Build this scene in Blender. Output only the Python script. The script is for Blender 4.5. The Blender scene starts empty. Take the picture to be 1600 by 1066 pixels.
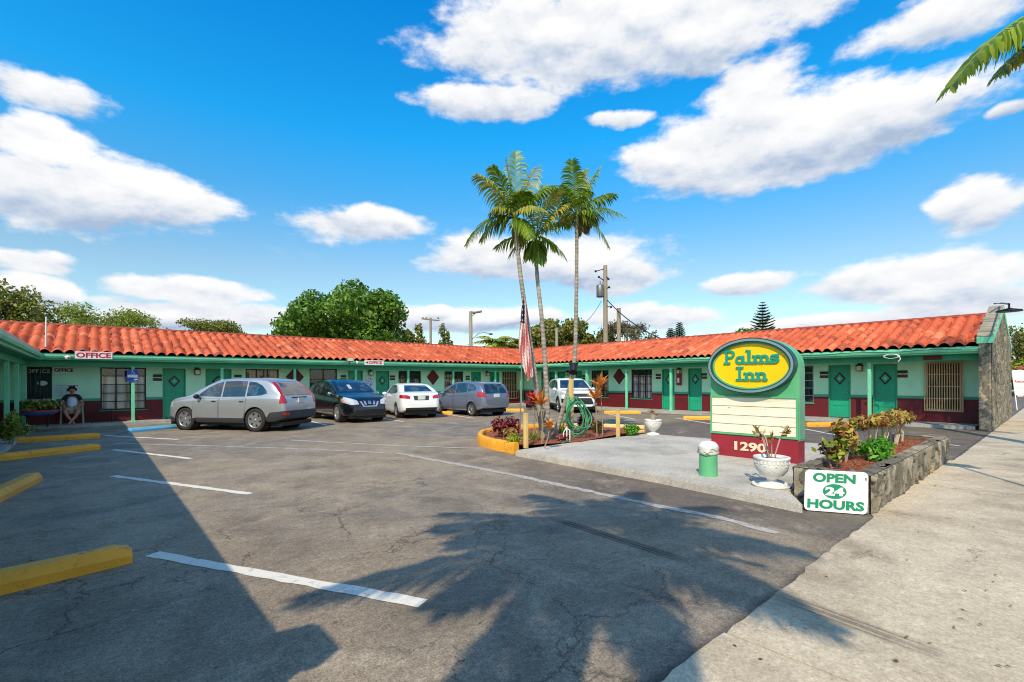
import bpy, bmesh, math, random
import numpy as np
from mathutils import Vector, Matrix, Euler
R = math.radians
# ------------------------------------------------------------------ camera
# world axes: x = across the court (left wing -> right wing), y = away from the street, z up
FPX, HZ, TH, ROLL, CH = 749.5, 594.9, R(41.02), 0.0042, 1.55
CT, ST = math.cos(TH), math.sin(TH)
sc = bpy.context.scene
cam = bpy.data.cameras.new('camera'); camo = bpy.data.objects.new('camera', cam)
sc.collection.objects.link(camo); sc.camera = camo
cam.sensor_width = 36; cam.lens = FPX / 1600 * 36; cam.shift_y = (HZ - 533) / 1600
cam.clip_end = 2000; cam.clip_start = .05
camo.matrix_world = (Matrix.Translation((0, 0, CH)) @ Matrix.Rotation(-TH, 4, 'Z')
                     @ Matrix.Rotation(R(90), 4, 'X') @ Matrix.Rotation(-ROLL, 4, 'Z'))
# ------------------------------------------------------------------ sun, sky, exposure
SUN_EL = R(45.3); SUN_TO = Vector((.857, .514, 0)).normalized()      # horizontal direction in which shadows fall
sunl = bpy.data.lights.new('sun', 'SUN'); sunl.energy = 4.7; sunl.angle = R(.53); sunl.color = (1, .86, .66)
suno = bpy.data.objects.new('sun', sunl); sc.collection.objects.link(suno)
sd = Vector((SUN_TO.x * math.cos(SUN_EL), SUN_TO.y * math.cos(SUN_EL), -math.sin(SUN_EL)))
suno.rotation_euler = sd.to_track_quat('-Z', 'Y').to_euler(); suno.location = (-8, -8, 14)
sc.view_settings.view_transform = 'Standard'; sc.view_settings.look = 'None'
sc.view_settings.exposure = 0.0; sc.view_settings.gamma = 1.0; sc.view_settings.use_curve_mapping = False
sc.cycles.max_bounces = 6; sc.cycles.use_denoising = True; sc.cycles.transparent_max_bounces = 8; sc.cycles.filter_width = 1.1

def lin(c):
    c = c / 255
    return c / 12.92 if c <= .04045 else ((c + .055) / 1.055) ** 2.4
def rgb(r, g, b, k=1.0): return (lin(r) * k, lin(g) * k, lin(b) * k, 1)

class NT:
    """small node-tree writer"""
    def __init__(s, tree): s.t = tree; s.n = tree.nodes; s.l = tree.links
    def add(s, typ, ins=None, **kw):
        n = s.n.new(typ)
        for k, v in kw.items(): setattr(n, k, v)
        for k, v in (ins or {}).items():
            if isinstance(v, bpy.types.NodeSocket): s.l.new(v, n.inputs[k])
            else: n.inputs[k].default_value = v
        return n
    def math(s, op, a, b=None, c=None, clamp=False):
        ins = {0: a}
        if b is not None: ins[1] = b
        if c is not None: ins[2] = c
        return s.add('ShaderNodeMath', ins, operation=op, use_clamp=clamp).outputs[0]
    def vm(s, op, a, b=None, scale=None):
        n = s.add('ShaderNodeVectorMath', {0: a}, operation=op)
        if b is not None:
            if isinstance(b, bpy.types.NodeSocket): s.l.new(b, n.inputs[1])
            else: n.inputs[1].default_value = b
        if scale is not None: n.inputs['Scale'].default_value = scale
        return n.outputs['Value'] if op in ('LENGTH', 'DOT_PRODUCT', 'DISTANCE') else n.outputs[0]
    def noise(s, vec, scale, detail=4, rough=.55, dist=0, col=False):
        n = s.add('ShaderNodeTexNoise', {'Vector': vec, 'Scale': scale, 'Detail': detail, 'Roughness': rough, 'Distortion': dist})
        return n.outputs['Color' if col else 'Fac']
    def ramp(s, fac, stops, interp='LINEAR'):
        n = s.add('ShaderNodeValToRGB', {0: fac}); cr = n.color_ramp; cr.interpolation = interp
        while len(cr.elements) < len(stops): cr.elements.new(.5)
        for e, (p, c) in zip(cr.elements, stops):
            e.position = p; e.color = c if hasattr(c, '__len__') else (c, c, c, 1)
        return n.outputs[0]
    def mix(s, fac, a, b, mode='MIX'):
        n = s.add('ShaderNodeMix', data_type='RGBA', blend_type=mode)
        for i, v in ((0, fac), (6, a), (7, b)):
            if isinstance(v, bpy.types.NodeSocket): s.l.new(v, n.inputs[i])
            else: n.inputs[i].default_value = v
        return n.outputs[2]
    def mr(s, v, a, b, c=0., d=1., smooth=False):
        return s.add('ShaderNodeMapRange', {0: v, 1: a, 2: b, 3: c, 4: d}, interpolation_type='SMOOTHSTEP' if smooth else 'LINEAR').outputs[0]

world = bpy.data.worlds.new('World'); sc.world = world; world.use_nodes = True
w = NT(world.node_tree); w.n.clear()
sky = w.add('ShaderNodeTexSky', sky_type='NISHITA', sun_disc=False, sun_elevation=SUN_EL,
            sun_rotation=math.atan2(-SUN_TO.x, -SUN_TO.y) % (2 * math.pi), air_density=1.0, dust_density=.35, ozone_density=2.2)
tc = w.add('ShaderNodeTexCoord').outputs['Generated']
xyz = w.add('ShaderNodeSeparateXYZ', {0: tc})
az = w.math('ARCTAN2', xyz.outputs[0], xyz.outputs[1])          # 0 = away from the street, + to the right wing
el = w.math('ARCSINE', xyz.outputs[2])
ae = w.add('ShaderNodeCombineXYZ', {0: az, 1: el, 2: 0.}).outputs[0]
n1 = w.noise(ae, 5.5, 6, .58, col=True)
warp = w.vm('MULTIPLY', w.vm('SUBTRACT', n1, (.5, .5, .5)), (.12, .040, 0))
aw = w.vm('ADD', ae, warp)
# banks of cumulus: (azimuth deg, elevation deg, half width, half height, strength)
CLOUDS = [(3.0, 17.2, 8.1, 2.9, 1.2), (-2.4, 15.9, 6.9, 3.4, 1.25), (-3.2, 19.5, 4.3, 2.0, 1.1), (-3.6, 23.4, 4.3, 1.4, 0.9), (23.3, 17.3, 7.3, 1.9, 0.8), (24.7, 18.4, 3.5, 1.2, 1.0), (53.8, 35.3, 25.4, 4.6, 1.35), (38.0, 30.1, 9.4, 1.9, 1.2), (69.7, 23.4, 17.3, 4.3, 1.35), (77.3, 23.3, 9.0, 2.6, 1.2), (83.2, 29.2, 7.2, 2.2, 1.1), (85.3, 14.7, 3.9, 2.4, 1.2), (44.1, 14.2, 15.3, 3.0, 1.2), (51.6, 12.2, 7.4, 2.4, 1.1), (67.3, 10.4, 4.9, 1.2, 1.1), (7.3, 8.8, 6.9, 1.5, 1.2), (12.9, 6.9, 17.7, 1.3, 0.9), (-4.0, 9.9, 3.1, 1.0, 1.0), (-3.6, 7.8, 3.1, 1.6, 1.2), (56.7, 7.4, 9.2, 1.6, 1.1), (81.1, 9.0, 9.0, 2.6, 1.25), (84.1, 6.4, 7.0, 1.7, 1.0), (74.2, 5.7, 8.0, 1.0, 1.1), (53.8, 27.9, 3.3, 0.8, 1.0), (33.4, 7.2, 17.5, 1.5, 1.0), (67.9, 28.4, 5.5, 3.2, 1.0), (32.7, 8.1, 2.5, 0.8, 1.2), (41.0, 7.2, 4.6, 1.0, 1.1), (87.5, 21.3, 1.8, 0.6, 0.9), (64.1, 32.3, 7.7, 2.0, 0.9), (3.8, 5.8, 7.8, 0.8, 0.8)]
field = None; low = None
for (ca, ce, cw, ch_, cs) in CLOUDS:
    q = w.vm('MULTIPLY', w.vm('SUBTRACT', aw, (R(ca), R(ce), 0)), (1 / R(cw), 1 / R(ch_), 0))
    v = w.math('MULTIPLY', w.math('SUBTRACT', 1., w.vm('LENGTH', q)), cs)
    field = v if field is None else w.math('MAXIMUM', field, v)
    qy = w.add('ShaderNodeSeparateXYZ', {0: q}).outputs[1]
    hit = w.mr(v, -.6, .4, 0, 1, True)
    contrib = w.math('MULTIPLY', hit, w.math('MULTIPLY', qy, 1.))
    low = contrib if low is None else w.math('ADD', low, contrib)
behind = w.mr(w.math('ABSOLUTE', w.math('SUBTRACT', az, TH)), 1.2, 1.7)
stretch = w.vm('MULTIPLY', ae, (1., 2.0, 1.))
detail = w.noise(stretch, 9., 7, .6)
det2 = w.noise(w.vm('ADD', stretch, (0, .045, 0)), 9., 7, .6)
fine = w.noise(w.vm('MULTIPLY', ae, (1., 3.2, 1.)), 15., 6, .55)
f2 = w.math('ADD', field, w.math('MULTIPLY', w.math('SUBTRACT', detail, .5), 1.5))
f2 = w.math('ADD', f2, w.math('MULTIPLY', w.math('SUBTRACT', fine, .5), .45))
gen = w.math('MULTIPLY', w.math('SUBTRACT', detail, .47), 2.4)
f3 = w.math('MAXIMUM', f2, w.math('SUBTRACT', w.math('MULTIPLY', gen, behind), w.math('MULTIPLY', w.math('SUBTRACT', 1., behind), 2.)))
mask = w.mr(f3, -.12, .34, 0., 1., True)
wisp = w.math('MULTIPLY', w.mr(w.noise(w.vm('MULTIPLY', ae, (1., 2.6, 1.)), 5., 6, .65), .56, .8, 0, .30, True), w.mr(el, .0, .42, 1., .0))
mask = w.math('MAXIMUM', mask, wisp)
shade = w.math('ADD', w.math('MULTIPLY', w.math('SUBTRACT', detail, det2), 1.5), .64)
shade = w.math('ADD', shade, w.math('MULTIPLY', low, .55), clamp=True)
ccol = w.ramp(shade, [(0, rgb(178, 197, 224)), (.30, rgb(214, 225, 241)), (.58, rgb(244, 247, 252)), (1, (1.08, 1.08, 1.08, 1))])
# clear air: the physical sky, tinted a little deeper towards the zenith
tint = w.ramp(w.mr(el, 0, R(40)), [(0, (1.05, 1.12, .98, 1)), (.30, (.95, 1.12, 1.06, 1)), (.50, (.38, 1.2, 1.44, 1)), (.66, (.10, 1.36, 1.8, 1)), (1, (.02, 1.15, 1.9, 1))])
skyc = w.mix(1., sky.outputs[0], tint, 'MULTIPLY')
clear = w.add('ShaderNodeBackground', {0: skyc, 1: .15})
cloudb = w.add('ShaderNodeBackground', {0: ccol, 1: .95})
ms = w.add('ShaderNodeMixShader', {0: mask, 1: clear.outputs[0], 2: cloudb.outputs[0]})
w.l.new(ms.outputs[0], w.add('ShaderNodeOutputWorld').inputs[0])

# ------------------------------------------------------------------ from a measured sight line to a place
def _uv(x, y):
    dx, dy = x - 800, y - 533
    return (dx - ROLL * dy) / FPX, (ROLL * dx + dy + 533 - HZ) / FPX
def at(x, y, Y):                     # the place Y metres in front of the camera plane on that sight line
    u, v = _uv(x, y); X = u * Y
    return Vector((X * CT + Y * ST, -X * ST + Y * CT, CH - v * Y))
def G(x, y, z=0.):                   # where it meets the level z
    u, v = _uv(x, y); return at(x, y, (CH - z) / v)
def onA(x, y, a):                    # where it meets the upright plane x = a
    u, v = _uv(x, y); return at(x, y, a / (u * CT + ST))
def onB(x, y, b):
    u, v = _uv(x, y); return at(x, y, b / (CT - u * ST))

# ------------------------------------------------------------------ materials
MATS = {}
def mat(name, fn=None):
    if name in MATS: return MATS[name]
    m = bpy.data.materials.new(name); m.use_nodes = True; t = NT(m.node_tree); t.n.clear()
    out = t.add('ShaderNodeOutputMaterial'); b = t.add('ShaderNodeBsdfPrincipled'); t.l.new(b.outputs[0], out.inputs[0])
    t.b = b; t.out = out
    if fn: fn(t)
    MATS[name] = m; return m
def setc(t, v, key='Base Color'):
    if isinstance(v, bpy.types.NodeSocket): t.l.new(v, t.b.inputs[key])
    else: t.b.inputs[key].default_value = v
def bump(t, h, strength=.3, dist=.02):
    n = t.add('ShaderNodeBump', {'Height': h, 'Strength': strength, 'Distance': dist}); t.l.new(n.outputs[0], t.b.inputs['Normal'])
def obc(t): return t.add('ShaderNodeTexCoord').outputs['Object']
def plain(name, c, rough=.6, metal=0., var=.12, nscale=3., bmp=0., bscale=60., spec=.5, coat=0.):
    def f(t):
        v = obc(t)
        fac = t.noise(v, nscale, 5, .6)
        k = t.mr(fac, .3, .7, 1 - var, 1 + var)
        col = t.mix(1., c, t.add('ShaderNodeCombineColor', {0: k, 1: k, 2: k}).outputs[0], 'MULTIPLY')
        setc(t, col); setc(t, rough, 'Roughness'); setc(t, metal, 'Metallic'); setc(t, spec, 'Specular IOR Level')
        if coat: setc(t, coat, 'Coat Weight'); setc(t, .05, 'Coat Roughness')
        if bmp: bump(t, t.noise(v, bscale, 3, .6), bmp, .01)
    return mat(name, f)
def painted(name, c, dirt=(.12, .1, .08, 1), amount=.35, rough=.55, bmp=.15, bscale=40., scale=6.):
    """weathered paint: tone drift, scuffs and stains"""
    def f(t):
        v = obc(t)
        k = t.mr(t.noise(v, scale * .3, 4, .6), .3, .7, .86, 1.1)
        base = t.mix(1., c, t.add('ShaderNodeCombineColor', {0: k, 1: k, 2: k}).outputs[0], 'MULTIPLY')
        st = t.mr(t.noise(v, scale, 7, .72), .56, .72, 0, amount)
        setc(t, t.mix(st, base, dirt)); setc(t, rough, 'Roughness')
        bump(t, t.noise(v, bscale, 4, .65), bmp, .01)
    return mat(name, f)
def leafmat(name, cols, trans=.35, rough=.45):
    def f(t):
        rnd = t.add('ShaderNodeNewGeometry').outputs['Random Per Island']
        n = len(cols); stops = [((i + .5) / n, c) for i, c in enumerate(cols)]
        c = t.ramp(rnd, stops)
        k = t.mr(t.noise(obc(t), .8, 2, .5), .3, .7, .8, 1.15)
        c = t.mix(1., c, t.add('ShaderNodeCombineColor', {0: k, 1: k, 2: k}).outputs[0], 'MULTIPLY')
        setc(t, c); setc(t, rough, 'Roughness'); setc(t, .25, 'Specular IOR Level')
        tr = t.add('ShaderNodeBsdfTranslucent', {0: t.mix(1., c, (1.1, 1.25, .5, 1), 'MULTIPLY')})
        m = t.add('ShaderNodeMixShader', {0: trans, 1: t.b.outputs[0], 2: tr.outputs[0]})
        t.l.new(m.outputs[0], t.out.inputs[0])
    return mat(name, f)

# ------------------------------------------------------------------ meshes
COL = sc.collection
ORG = {}
def tag(o, label=None, cat=None, group=None, kind=None):
    if label: o['label'] = label
    if cat: o['category'] = cat
    if group: o['group'] = group
    if kind: o['kind'] = kind
    return o
def root(name, loc, label, cat, group=None, rz=0.):
    o = bpy.data.objects.new(name, None); COL.objects.link(o); o.location = loc; o.rotation_euler = (0, 0, rz)
    o.empty_display_size = .3
    ORG[o] = Vector(loc); return tag(o, label, cat, group)
class MB:
    def __init__(s): s.v = []; s.f = []; s.m = []; s.mi = 0; s.sm = []; s.smooth = False
    def add(s, vs, fs, smooth=None):
        n = len(s.v); s.v.extend([tuple(p) for p in vs])
        for f in fs: s.f.append([i + n for i in f]); s.m.append(s.mi); s.sm.append(s.smooth if smooth is None else smooth)
        return s
    def box(s, x0, x1, y0, y1, z0, z1, M=None, bev=0.):
        if bev > 0:
            bm = bmesh.new(); bmesh.ops.create_cube(bm, size=1)
            for v in bm.verts: v.co = Vector(((x0 + x1) / 2 + v.co.x * (x1 - x0), (y0 + y1) / 2 + v.co.y * (y1 - y0), (z0 + z1) / 2 + v.co.z * (z1 - z0)))
            bmesh.ops.bevel(bm, geom=bm.edges[:], offset=bev, segments=2, affect='EDGES', profile=.6)
            bm.verts.index_update()
            vs = [v.co.copy() for v in bm.verts]; fs = [[v.index for v in f.verts] for f in bm.faces]; bm.free()
        else:
            vs = [Vector(p) for p in ((x0, y0, z0), (x1, y0, z0), (x1, y1, z0), (x0, y1, z0), (x0, y0, z1), (x1, y0, z1), (x1, y1, z1), (x0, y1, z1))]
            fs = [(0, 3, 2, 1), (4, 5, 6, 7), (0, 1, 5, 4), (1, 2, 6, 5), (2, 3, 7, 6), (3, 0, 4, 7)]
        if M is not None: vs = [M @ p for p in vs]
        return s.add(vs, fs)
    def quad(s, a, b, c, d): return s.add([a, b, c, d], [(0, 1, 2, 3)])
    def prism(s, poly, w0, w1, M=None):
        """poly (u,v) extruded along the third axis; M maps (u, v, w) to the world"""
        n = len(poly)
        vs = [Vector((u, v, w0)) for u, v in poly] + [Vector((u, v, w1)) for u, v in poly]
        if M is not None: vs = [M @ p for p in vs]
        fs = [tuple(range(n))[::-1], tuple(range(n, 2 * n))] + [(i, (i + 1) % n, n + (i + 1) % n, n + i) for i in range(n)]
        return s.add(vs, fs, False)
    def tube(s, pts, r, n=8, caps=True, smooth=True):
        pts = [Vector(p) for p in pts]; k = len(pts)
        rs = r if hasattr(r, '__len__') else [r] * k
        vs = []; up = Vector((0, 0, 1)); pe = None
        for i, p in enumerate(pts):
            d = (pts[min(i + 1, k - 1)] - pts[max(i - 1, 0)])
            d = d.normalized() if d.length > 1e-9 else Vector((0, 0, 1))
            if pe is None: e1 = d.cross(up if abs(d.z) < .95 else Vector((1, 0, 0))).normalized()
            else:
                e1 = (pe - d * pe.dot(d)); e1 = e1.normalized() if e1.length > 1e-6 else d.orthogonal().normalized()
            pe = e1; e2 = d.cross(e1)
            for j in range(n):
                t = 2 * math.pi * j / n; vs.append(p + (e1 * math.cos(t) + e2 * math.sin(t)) * rs[i])
        fs = [(i * n + j, i * n + (j + 1) % n, (i + 1) * n + (j + 1) % n, (i + 1) * n + j) for i in range(k - 1) for j in range(n)]
        s.add(vs, fs, smooth)
        if caps:
            s.add([vs[j] for j in range(n)], [tuple(range(n))[::-1]], False); s.add([vs[(k - 1) * n + j] for j in range(n)], [tuple(range(n))], False)
        return s
    def lathe(s, prof, c=(0, 0, 0), n=20, M=None, smooth=True):
        c = Vector(c); vs = []
        for r, z in prof:
            for j in range(n):
                t = 2 * math.pi * j / n; vs.append(c + Vector((r * math.cos(t), r * math.sin(t), z)))
        if M is not None: vs = [M @ p for p in vs]
        fs = [(i * n + j, i * n + (j + 1) % n, (i + 1) * n + (j + 1) % n, (i + 1) * n + j) for i in range(len(prof) - 1) for j in range(n)]
        return s.add(vs, fs, smooth)
    def sphere(s, c, r, n=10, m=7, M=None):
        rr = r if hasattr(r, '__len__') else (r, r, r)
        vs = []; c = Vector(c)
        for i in range(m + 1):
            p = math.pi * i / m
            for j in range(n):
                t = 2 * math.pi * j / n
                q = Vector((rr[0] * math.sin(p) * math.cos(t), rr[1] * math.sin(p) * math.sin(t), rr[2] * math.cos(p)))
                vs.append(c + (M @ q if M is not None else q))
        fs = [(i * n + j, (i + 1) * n + j, (i + 1) * n + (j + 1) % n, i * n + (j + 1) % n) for i in range(m) for j in range(n)]
        return s.add(vs, fs, True)
    def leaf(s, p, d, nrm, L, W, fold=0.):
        """pointed leaf from p along d"""
        d = Vector(d).normalized(); side = d.cross(Vector(nrm)); side = side.normalized() if side.length > 1e-6 else d.orthogonal().normalized()
        up = side.cross(d)
        p = Vector(p)
        return s.add([p, p + d * L * .45 + side * W * .5 + up * fold, p + d * L - up * fold * .5, p + d * L * .45 - side * W * .5 + up * fold], [(0, 1, 2, 3)], False)
    def build(s, name, material, parent=None, local=False, kind=None, label=None, cat=None, group=None):
        me = bpy.data.meshes.new(name)
        off = Vector((0, 0, 0))
        if parent is not None and not local: off = ORG.get(parent, Vector((0, 0, 0)))
        vs = [(p[0] - off[0], p[1] - off[1], p[2] - off[2]) for p in s.v]
        me.from_pydata(vs, [], s.f)
        ms = material if isinstance(material, (list, tuple)) else [material]
        for m in ms: me.materials.append(m)
        me.polygons.foreach_set('material_index', s.m); me.polygons.foreach_set('use_smooth', s.sm)
        me.update()
        o = bpy.data.objects.new(name, me); COL.objects.link(o)
        if parent is not None:
            o.parent = parent; ORG[o] = ORG.get(parent, Vector((0, 0, 0)))
        return tag(o, label, cat, group, kind)
def copy_tree(o, parent=None):
    c = o.copy(); COL.objects.link(c); c.parent = parent
    if o in ORG: ORG[c] = ORG[o]
    for ch in [x for x in bpy.data.objects if x.parent == o]: copy_tree(ch, c)
    return c
def frame_M(o, u, v):
    """matrix taking (u, v, w) to o + u*U + v*V + w*(U x V)"""
    u = Vector(u).normalized(); v = Vector(v).normalized(); n = u.cross(v)
    return Matrix(((u.x, v.x, n.x, o[0]), (u.y, v.y, n.y, o[1]), (u.z, v.z, n.z, o[2]), (0, 0, 0, 1)))
def lettering(mb, text, M, size, depth=.006, bold=0., width=None, align='CENTER', lift=0.):
    """raised letters on the plane M (u right, v up), centred at its origin"""
    cu = bpy.data.curves.new('t', 'FONT'); cu.body = text; cu.size = size; cu.extrude = depth / 2; cu.offset = bold
    cu.align_x = align; cu.align_y = 'CENTER'; cu.resolution_u = 3
    ob = bpy.data.objects.new('t', cu); COL.objects.link(ob)
    me = ob.to_mesh(); vs = [v.co.copy() for v in me.vertices]; fs = [list(p.vertices) for p in me.polygons]
    if vs:
        xs = [v.x for v in vs]; k = 1.
        ys = [v.y for v in vs]; cx = (max(xs) + min(xs)) / 2 if align == 'CENTER' else 0; cy = (max(ys) + min(ys)) / 2
        if width: k = width / max(1e-6, max(xs) - min(xs))
        vs = [M @ Vector(((v.x - cx) * k, v.y - cy, v.z + depth / 2 + lift)) for v in vs]
        mb.add(vs, fs, False)
    ob.to_mesh_clear(); bpy.data.objects.remove(ob); bpy.data.curves.remove(cu)
    return mb
def rrect(w_, h_, r, n=5):
    p = []
    for cx, cy, a0 in ((w_ / 2 - r, h_ / 2 - r, 0), (-w_ / 2 + r, h_ / 2 - r, 90), (-w_ / 2 + r, -h_ / 2 + r, 180), (w_ / 2 - r, -h_ / 2 + r, 270)):
        for i in range(n + 1):
            a = R(a0 + 90 * i / n); p.append((cx + r * math.cos(a), cy + r * math.sin(a)))
    return p
# ================================================================== THE SETTING
def tyre(t, v, p0, p1, half, seed=0.):
    """mask of a tyre track along the straight from p0 to p1"""
    d = Vector((p1[0] - p0[0], p1[1] - p0[1], 0)); L = d.length; d /= L; n = Vector((-d.y, d.x, 0))
    q = t.vm('SUBTRACT', v, (p0[0], p0[1], 0))
    al = t.vm('DOT_PRODUCT', q, tuple(d)); ac = t.math('ABSOLUTE', t.vm('DOT_PRODUCT', q, tuple(n)))
    m = t.math('MULTIPLY', t.mr(ac, half * .8, half, 1, 0), t.math('MULTIPLY', t.mr(al, 0, .3, 0, 1, True), t.mr(al, L - .6, L, 1, 0, True)))
    tr = t.math('SINE', t.math('MULTIPLY', ac, 6.28 / half * 2.2))
    return t.math('MULTIPLY', m, t.mr(tr, -.6, .6, .35, 1))
def asphalt(t):
    v = obc(t)
    big = t.noise(v, .28, 5, .6); mid = t.noise(v, 1.3, 6, .65, .6); fine = t.noise(v, 160., 2, .7); speck = t.noise(v, 45., 3, .7)
    base = t.ramp(mid, [(.25, rgb(98, 90, 79)), (.45, rgb(121, 111, 97)), (.6, rgb(142, 130, 112)), (.75, rgb(166, 151, 128))])
    base = t.mix(t.mr(big, .42, .60, 0, .6), base, rgb(150, 132, 106))
    # newer, darker strip of asphalt by the pad, and dark patches
    sx = t.add('ShaderNodeSeparateXYZ', {0: v})
    a0, a1 = G(640, 708), G(1205, 828); d = (a1 - a0).normalized(); nn = Vector((-d.y, d.x, 0))
    side = t.vm('DOT_PRODUCT', t.vm('SUBTRACT', v, tuple(a0)), tuple(nn))
    strip = t.math('MULTIPLY', t.mr(side, 0, .12, 0, 1), t.mr(sx.outputs[0], 5., 5.2, 0, 1))
    strip = t.math('MULTIPLY', strip, t.mr(sx.outputs[1], 10.0, 9.0, 0, 1))
    base = t.mix(t.math('MULTIPLY', strip, .6), base, rgb(84, 74, 68))
    patch = t.mr(t.noise(v, .55, 6, .68, 1.), .54, .68, 0, .5)
    base = t.mix(patch, base, rgb(80, 76, 72))
    light = t.mr(t.noise(t.vm('ADD', v, (31, 7, 0)), .9, 9, .76, .8), .54, .70, 0, .5)
    base = t.mix(light, base, rgb(190, 174, 148))
    worn = t.math('MULTIPLY', t.mr(t.vm('DISTANCE', t.vm('MULTIPLY', v, (.55, 1, 1)), (2.2, 8.5, 0)), 1.5, 4.5, 1, 0, True), t.mr(t.noise(v, 1.1, 7, .7), .42, .62, .1, .7))
    base = t.mix(worn, base, rgb(164, 148, 122))
    # aggregate
    k = t.mr(t.noise(v, 70., 3, .85), .34, .66, .55, 1.42); k2 = t.math('MULTIPLY', t.mr(t.noise(v, 24., 4, .75), .36, .64, .76, 1.22), t.mr(t.noise(v, 8., 5, .7), .36, .64, .88, 1.12))
    base = t.mix(1., base, t.add('ShaderNodeCombineColor', {0: k, 1: k, 2: k}).outputs[0], 'MULTIPLY')
    base = t.mix(1., base, t.add('ShaderNodeCombineColor', {0: k2, 1: k2, 2: k2}).outputs[0], 'MULTIPLY')
    # cracks
    wv = t.vm('ADD', v, t.vm('SCALE', t.vm('SUBTRACT', t.noise(v, 1.8, 7, .7, col=True), (.5, .5, .5)), scale=.55))
    cr = None
    for sc_, wd, th0, th1 in ((.42, .011, .42, .5), (1.7, .007, .50, .56)):
        vo = t.add('ShaderNodeTexVoronoi', {'Vector': wv, 'Scale': sc_}, feature='DISTANCE_TO_EDGE')
        m = t.mr(vo.outputs['Distance'], wd * sc_ * .28, wd * sc_, 1, 0)
        m = t.math('MULTIPLY', m, t.mr(t.noise(t.vm('ADD', v, (9, 3, 0)), .45 + .2 * sc_, 3, .5), th0, th1, 0, 1))
        cr = m if cr is None else t.math('MAXIMUM', cr, m)
    near = t.mr(t.vm('DISTANCE', v, (.6, 3.6, 0)), 1.6, 4.6, 1., .0, True)
    cr = t.math('MULTIPLY', cr, t.math('ADD', near, t.mr(t.noise(v, .35, 2), .56, .6, 0, .7), clamp=True))
    base = t.mix(t.math('MULTIPLY', cr, .6), base, rgb(34, 32, 32))
    ed = t.math('MULTIPLY', t.mr(t.math('ADD', sx.outputs[1], t.math('MULTIPLY', t.noise(v, 3., 5, .7), .16)), 1.43, 1.52, 1., 0.), .8)
    base = t.mix(ed, base, rgb(52, 48, 46))
    p = G(858, 808), G(1120, 892)
    base = t.mix(t.math('MULTIPLY', tyre(t, v, p[0], p[1], .085), .85), base, rgb(40, 38, 38))
    setc(t, base); setc(t, t.mr(mid, .3, .7, .82, .62), 'Roughness'); setc(t, .35, 'Specular IOR Level')
    h = t.math('ADD', t.math('MULTIPLY', fine, .5), t.math('MULTIPLY', t.mr(cr, 0, 1, 0, -1.4), 1.))
    bump(t, h, .55, .012)
def concrete(t, c0=rgb(176, 160, 134), c1=rgb(208, 192, 163), dark=rgb(128, 112, 88), tracks=True):
    v = obc(t)
    mid = t.noise(v, 1.1, 6, .62, .4); fine = t.noise(v, 120., 3, .7); st = t.noise(t.vm('ADD', v, (5, 2, 0)), .7, 7, .68, .3)
    base = t.mix(t.mr(mid, .32, .66), c0, c1)
    base = t.mix(t.mr(st, .52, .70, 0, .75), base, dark)
    base = t.mix(t.mr(t.noise(t.vm('ADD', v, (1, 8, 0)), 4.5, 8, .75), .55, .72, 0, .45), base, dark)
    spots = t.mr(t.noise(v, 26., 3, .6), .66, .70, 0, .5)
    base = t.mix(spots, base, rgb(90, 80, 66))
    k = t.math('MULTIPLY', t.mr(t.noise(v, 60., 3, .8), .34, .66, .74, 1.2), t.mr(t.noise(v, 16., 5, .75), .36, .64, .86, 1.1))
    base = t.mix(1., base, t.add('ShaderNodeCombineColor', {0: k, 1: k, 2: k}).outputs[0], 'MULTIPLY')
    if tracks:
        for (q0, q1) in ((G(1195, 925), G(1560, 1060)),):
            base = t.mix(t.math('MULTIPLY', t.math('MULTIPLY', tyre(t, v, q0, q1, .10), t.mr(fine, .4, .6, .5, 1)), .85), base, rgb(84, 74, 58))
        vo = t.add('ShaderNodeTexVoronoi', {'Vector': t.vm('ADD', v, t.vm('SCALE', t.vm('SUBTRACT', t.noise(v, 2., 6, .7, col=True), (.5, .5, .5)), scale=.8)), 'Scale': .35}, feature='DISTANCE_TO_EDGE')
        m = t.math('MULTIPLY', t.mr(vo.outputs['Distance'], .001, .004, 1, 0), t.mr(t.noise(v, .6, 2, .5), .5, .56, 0, .7))
        base = t.mix(m, base, rgb(86, 78, 68))
    setc(t, base); setc(t, .85, 'Roughness'); bump(t, fine, .3, .008)
M_ASPH = mat('asphalt', asphalt); M_CONC = mat('sidewalk_concrete', concrete)
M_PAD = mat('pad_concrete', lambda t: concrete(t, rgb(172, 167, 156), rgb(196, 190, 176), rgb(140, 132, 118), False))
M_WALK = mat('walkway_concrete', lambda t: concrete(t, rgb(150, 148, 142), rgb(182, 178, 168), rgb(112, 108, 102), False))
M_GRASS = plain('grass_ground', rgb(86, 98, 52), .9, var=.4, nscale=.6, bmp=.5)
M_LINE = mat('line_paint')
def linepaint(t):
    v = obc(t); worn = t.mr(t.noise(v, 9., 7, .75), .55, .66, 0, .75); fine = t.noise(v, 150., 2, .6)
    c = t.mix(worn, rgb(224, 218, 204), rgb(150, 144, 132)); k = t.mr(fine, .3, .7, .85, 1.08)
    setc(t, t.mix(1., c, t.add('ShaderNodeCombineColor', {0: k, 1: k, 2: k}).outputs[0], 'MULTIPLY')); setc(t, .7, 'Roughness'); bump(t, fine, .3, .006)
del MATS['line_paint']; M_LINE = mat('line_paint', linepaint)
def fadedpaint(t):
    v = obc(t); k = t.noise(v, 14., 6, .75); c = t.mix(t.mr(k, .4, .6), rgb(150, 145, 136), rgb(184, 178, 168)); setc(t, c); setc(t, .8, 'Roughness')
M_FADED = mat('faded_line_paint', fadedpaint)

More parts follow.
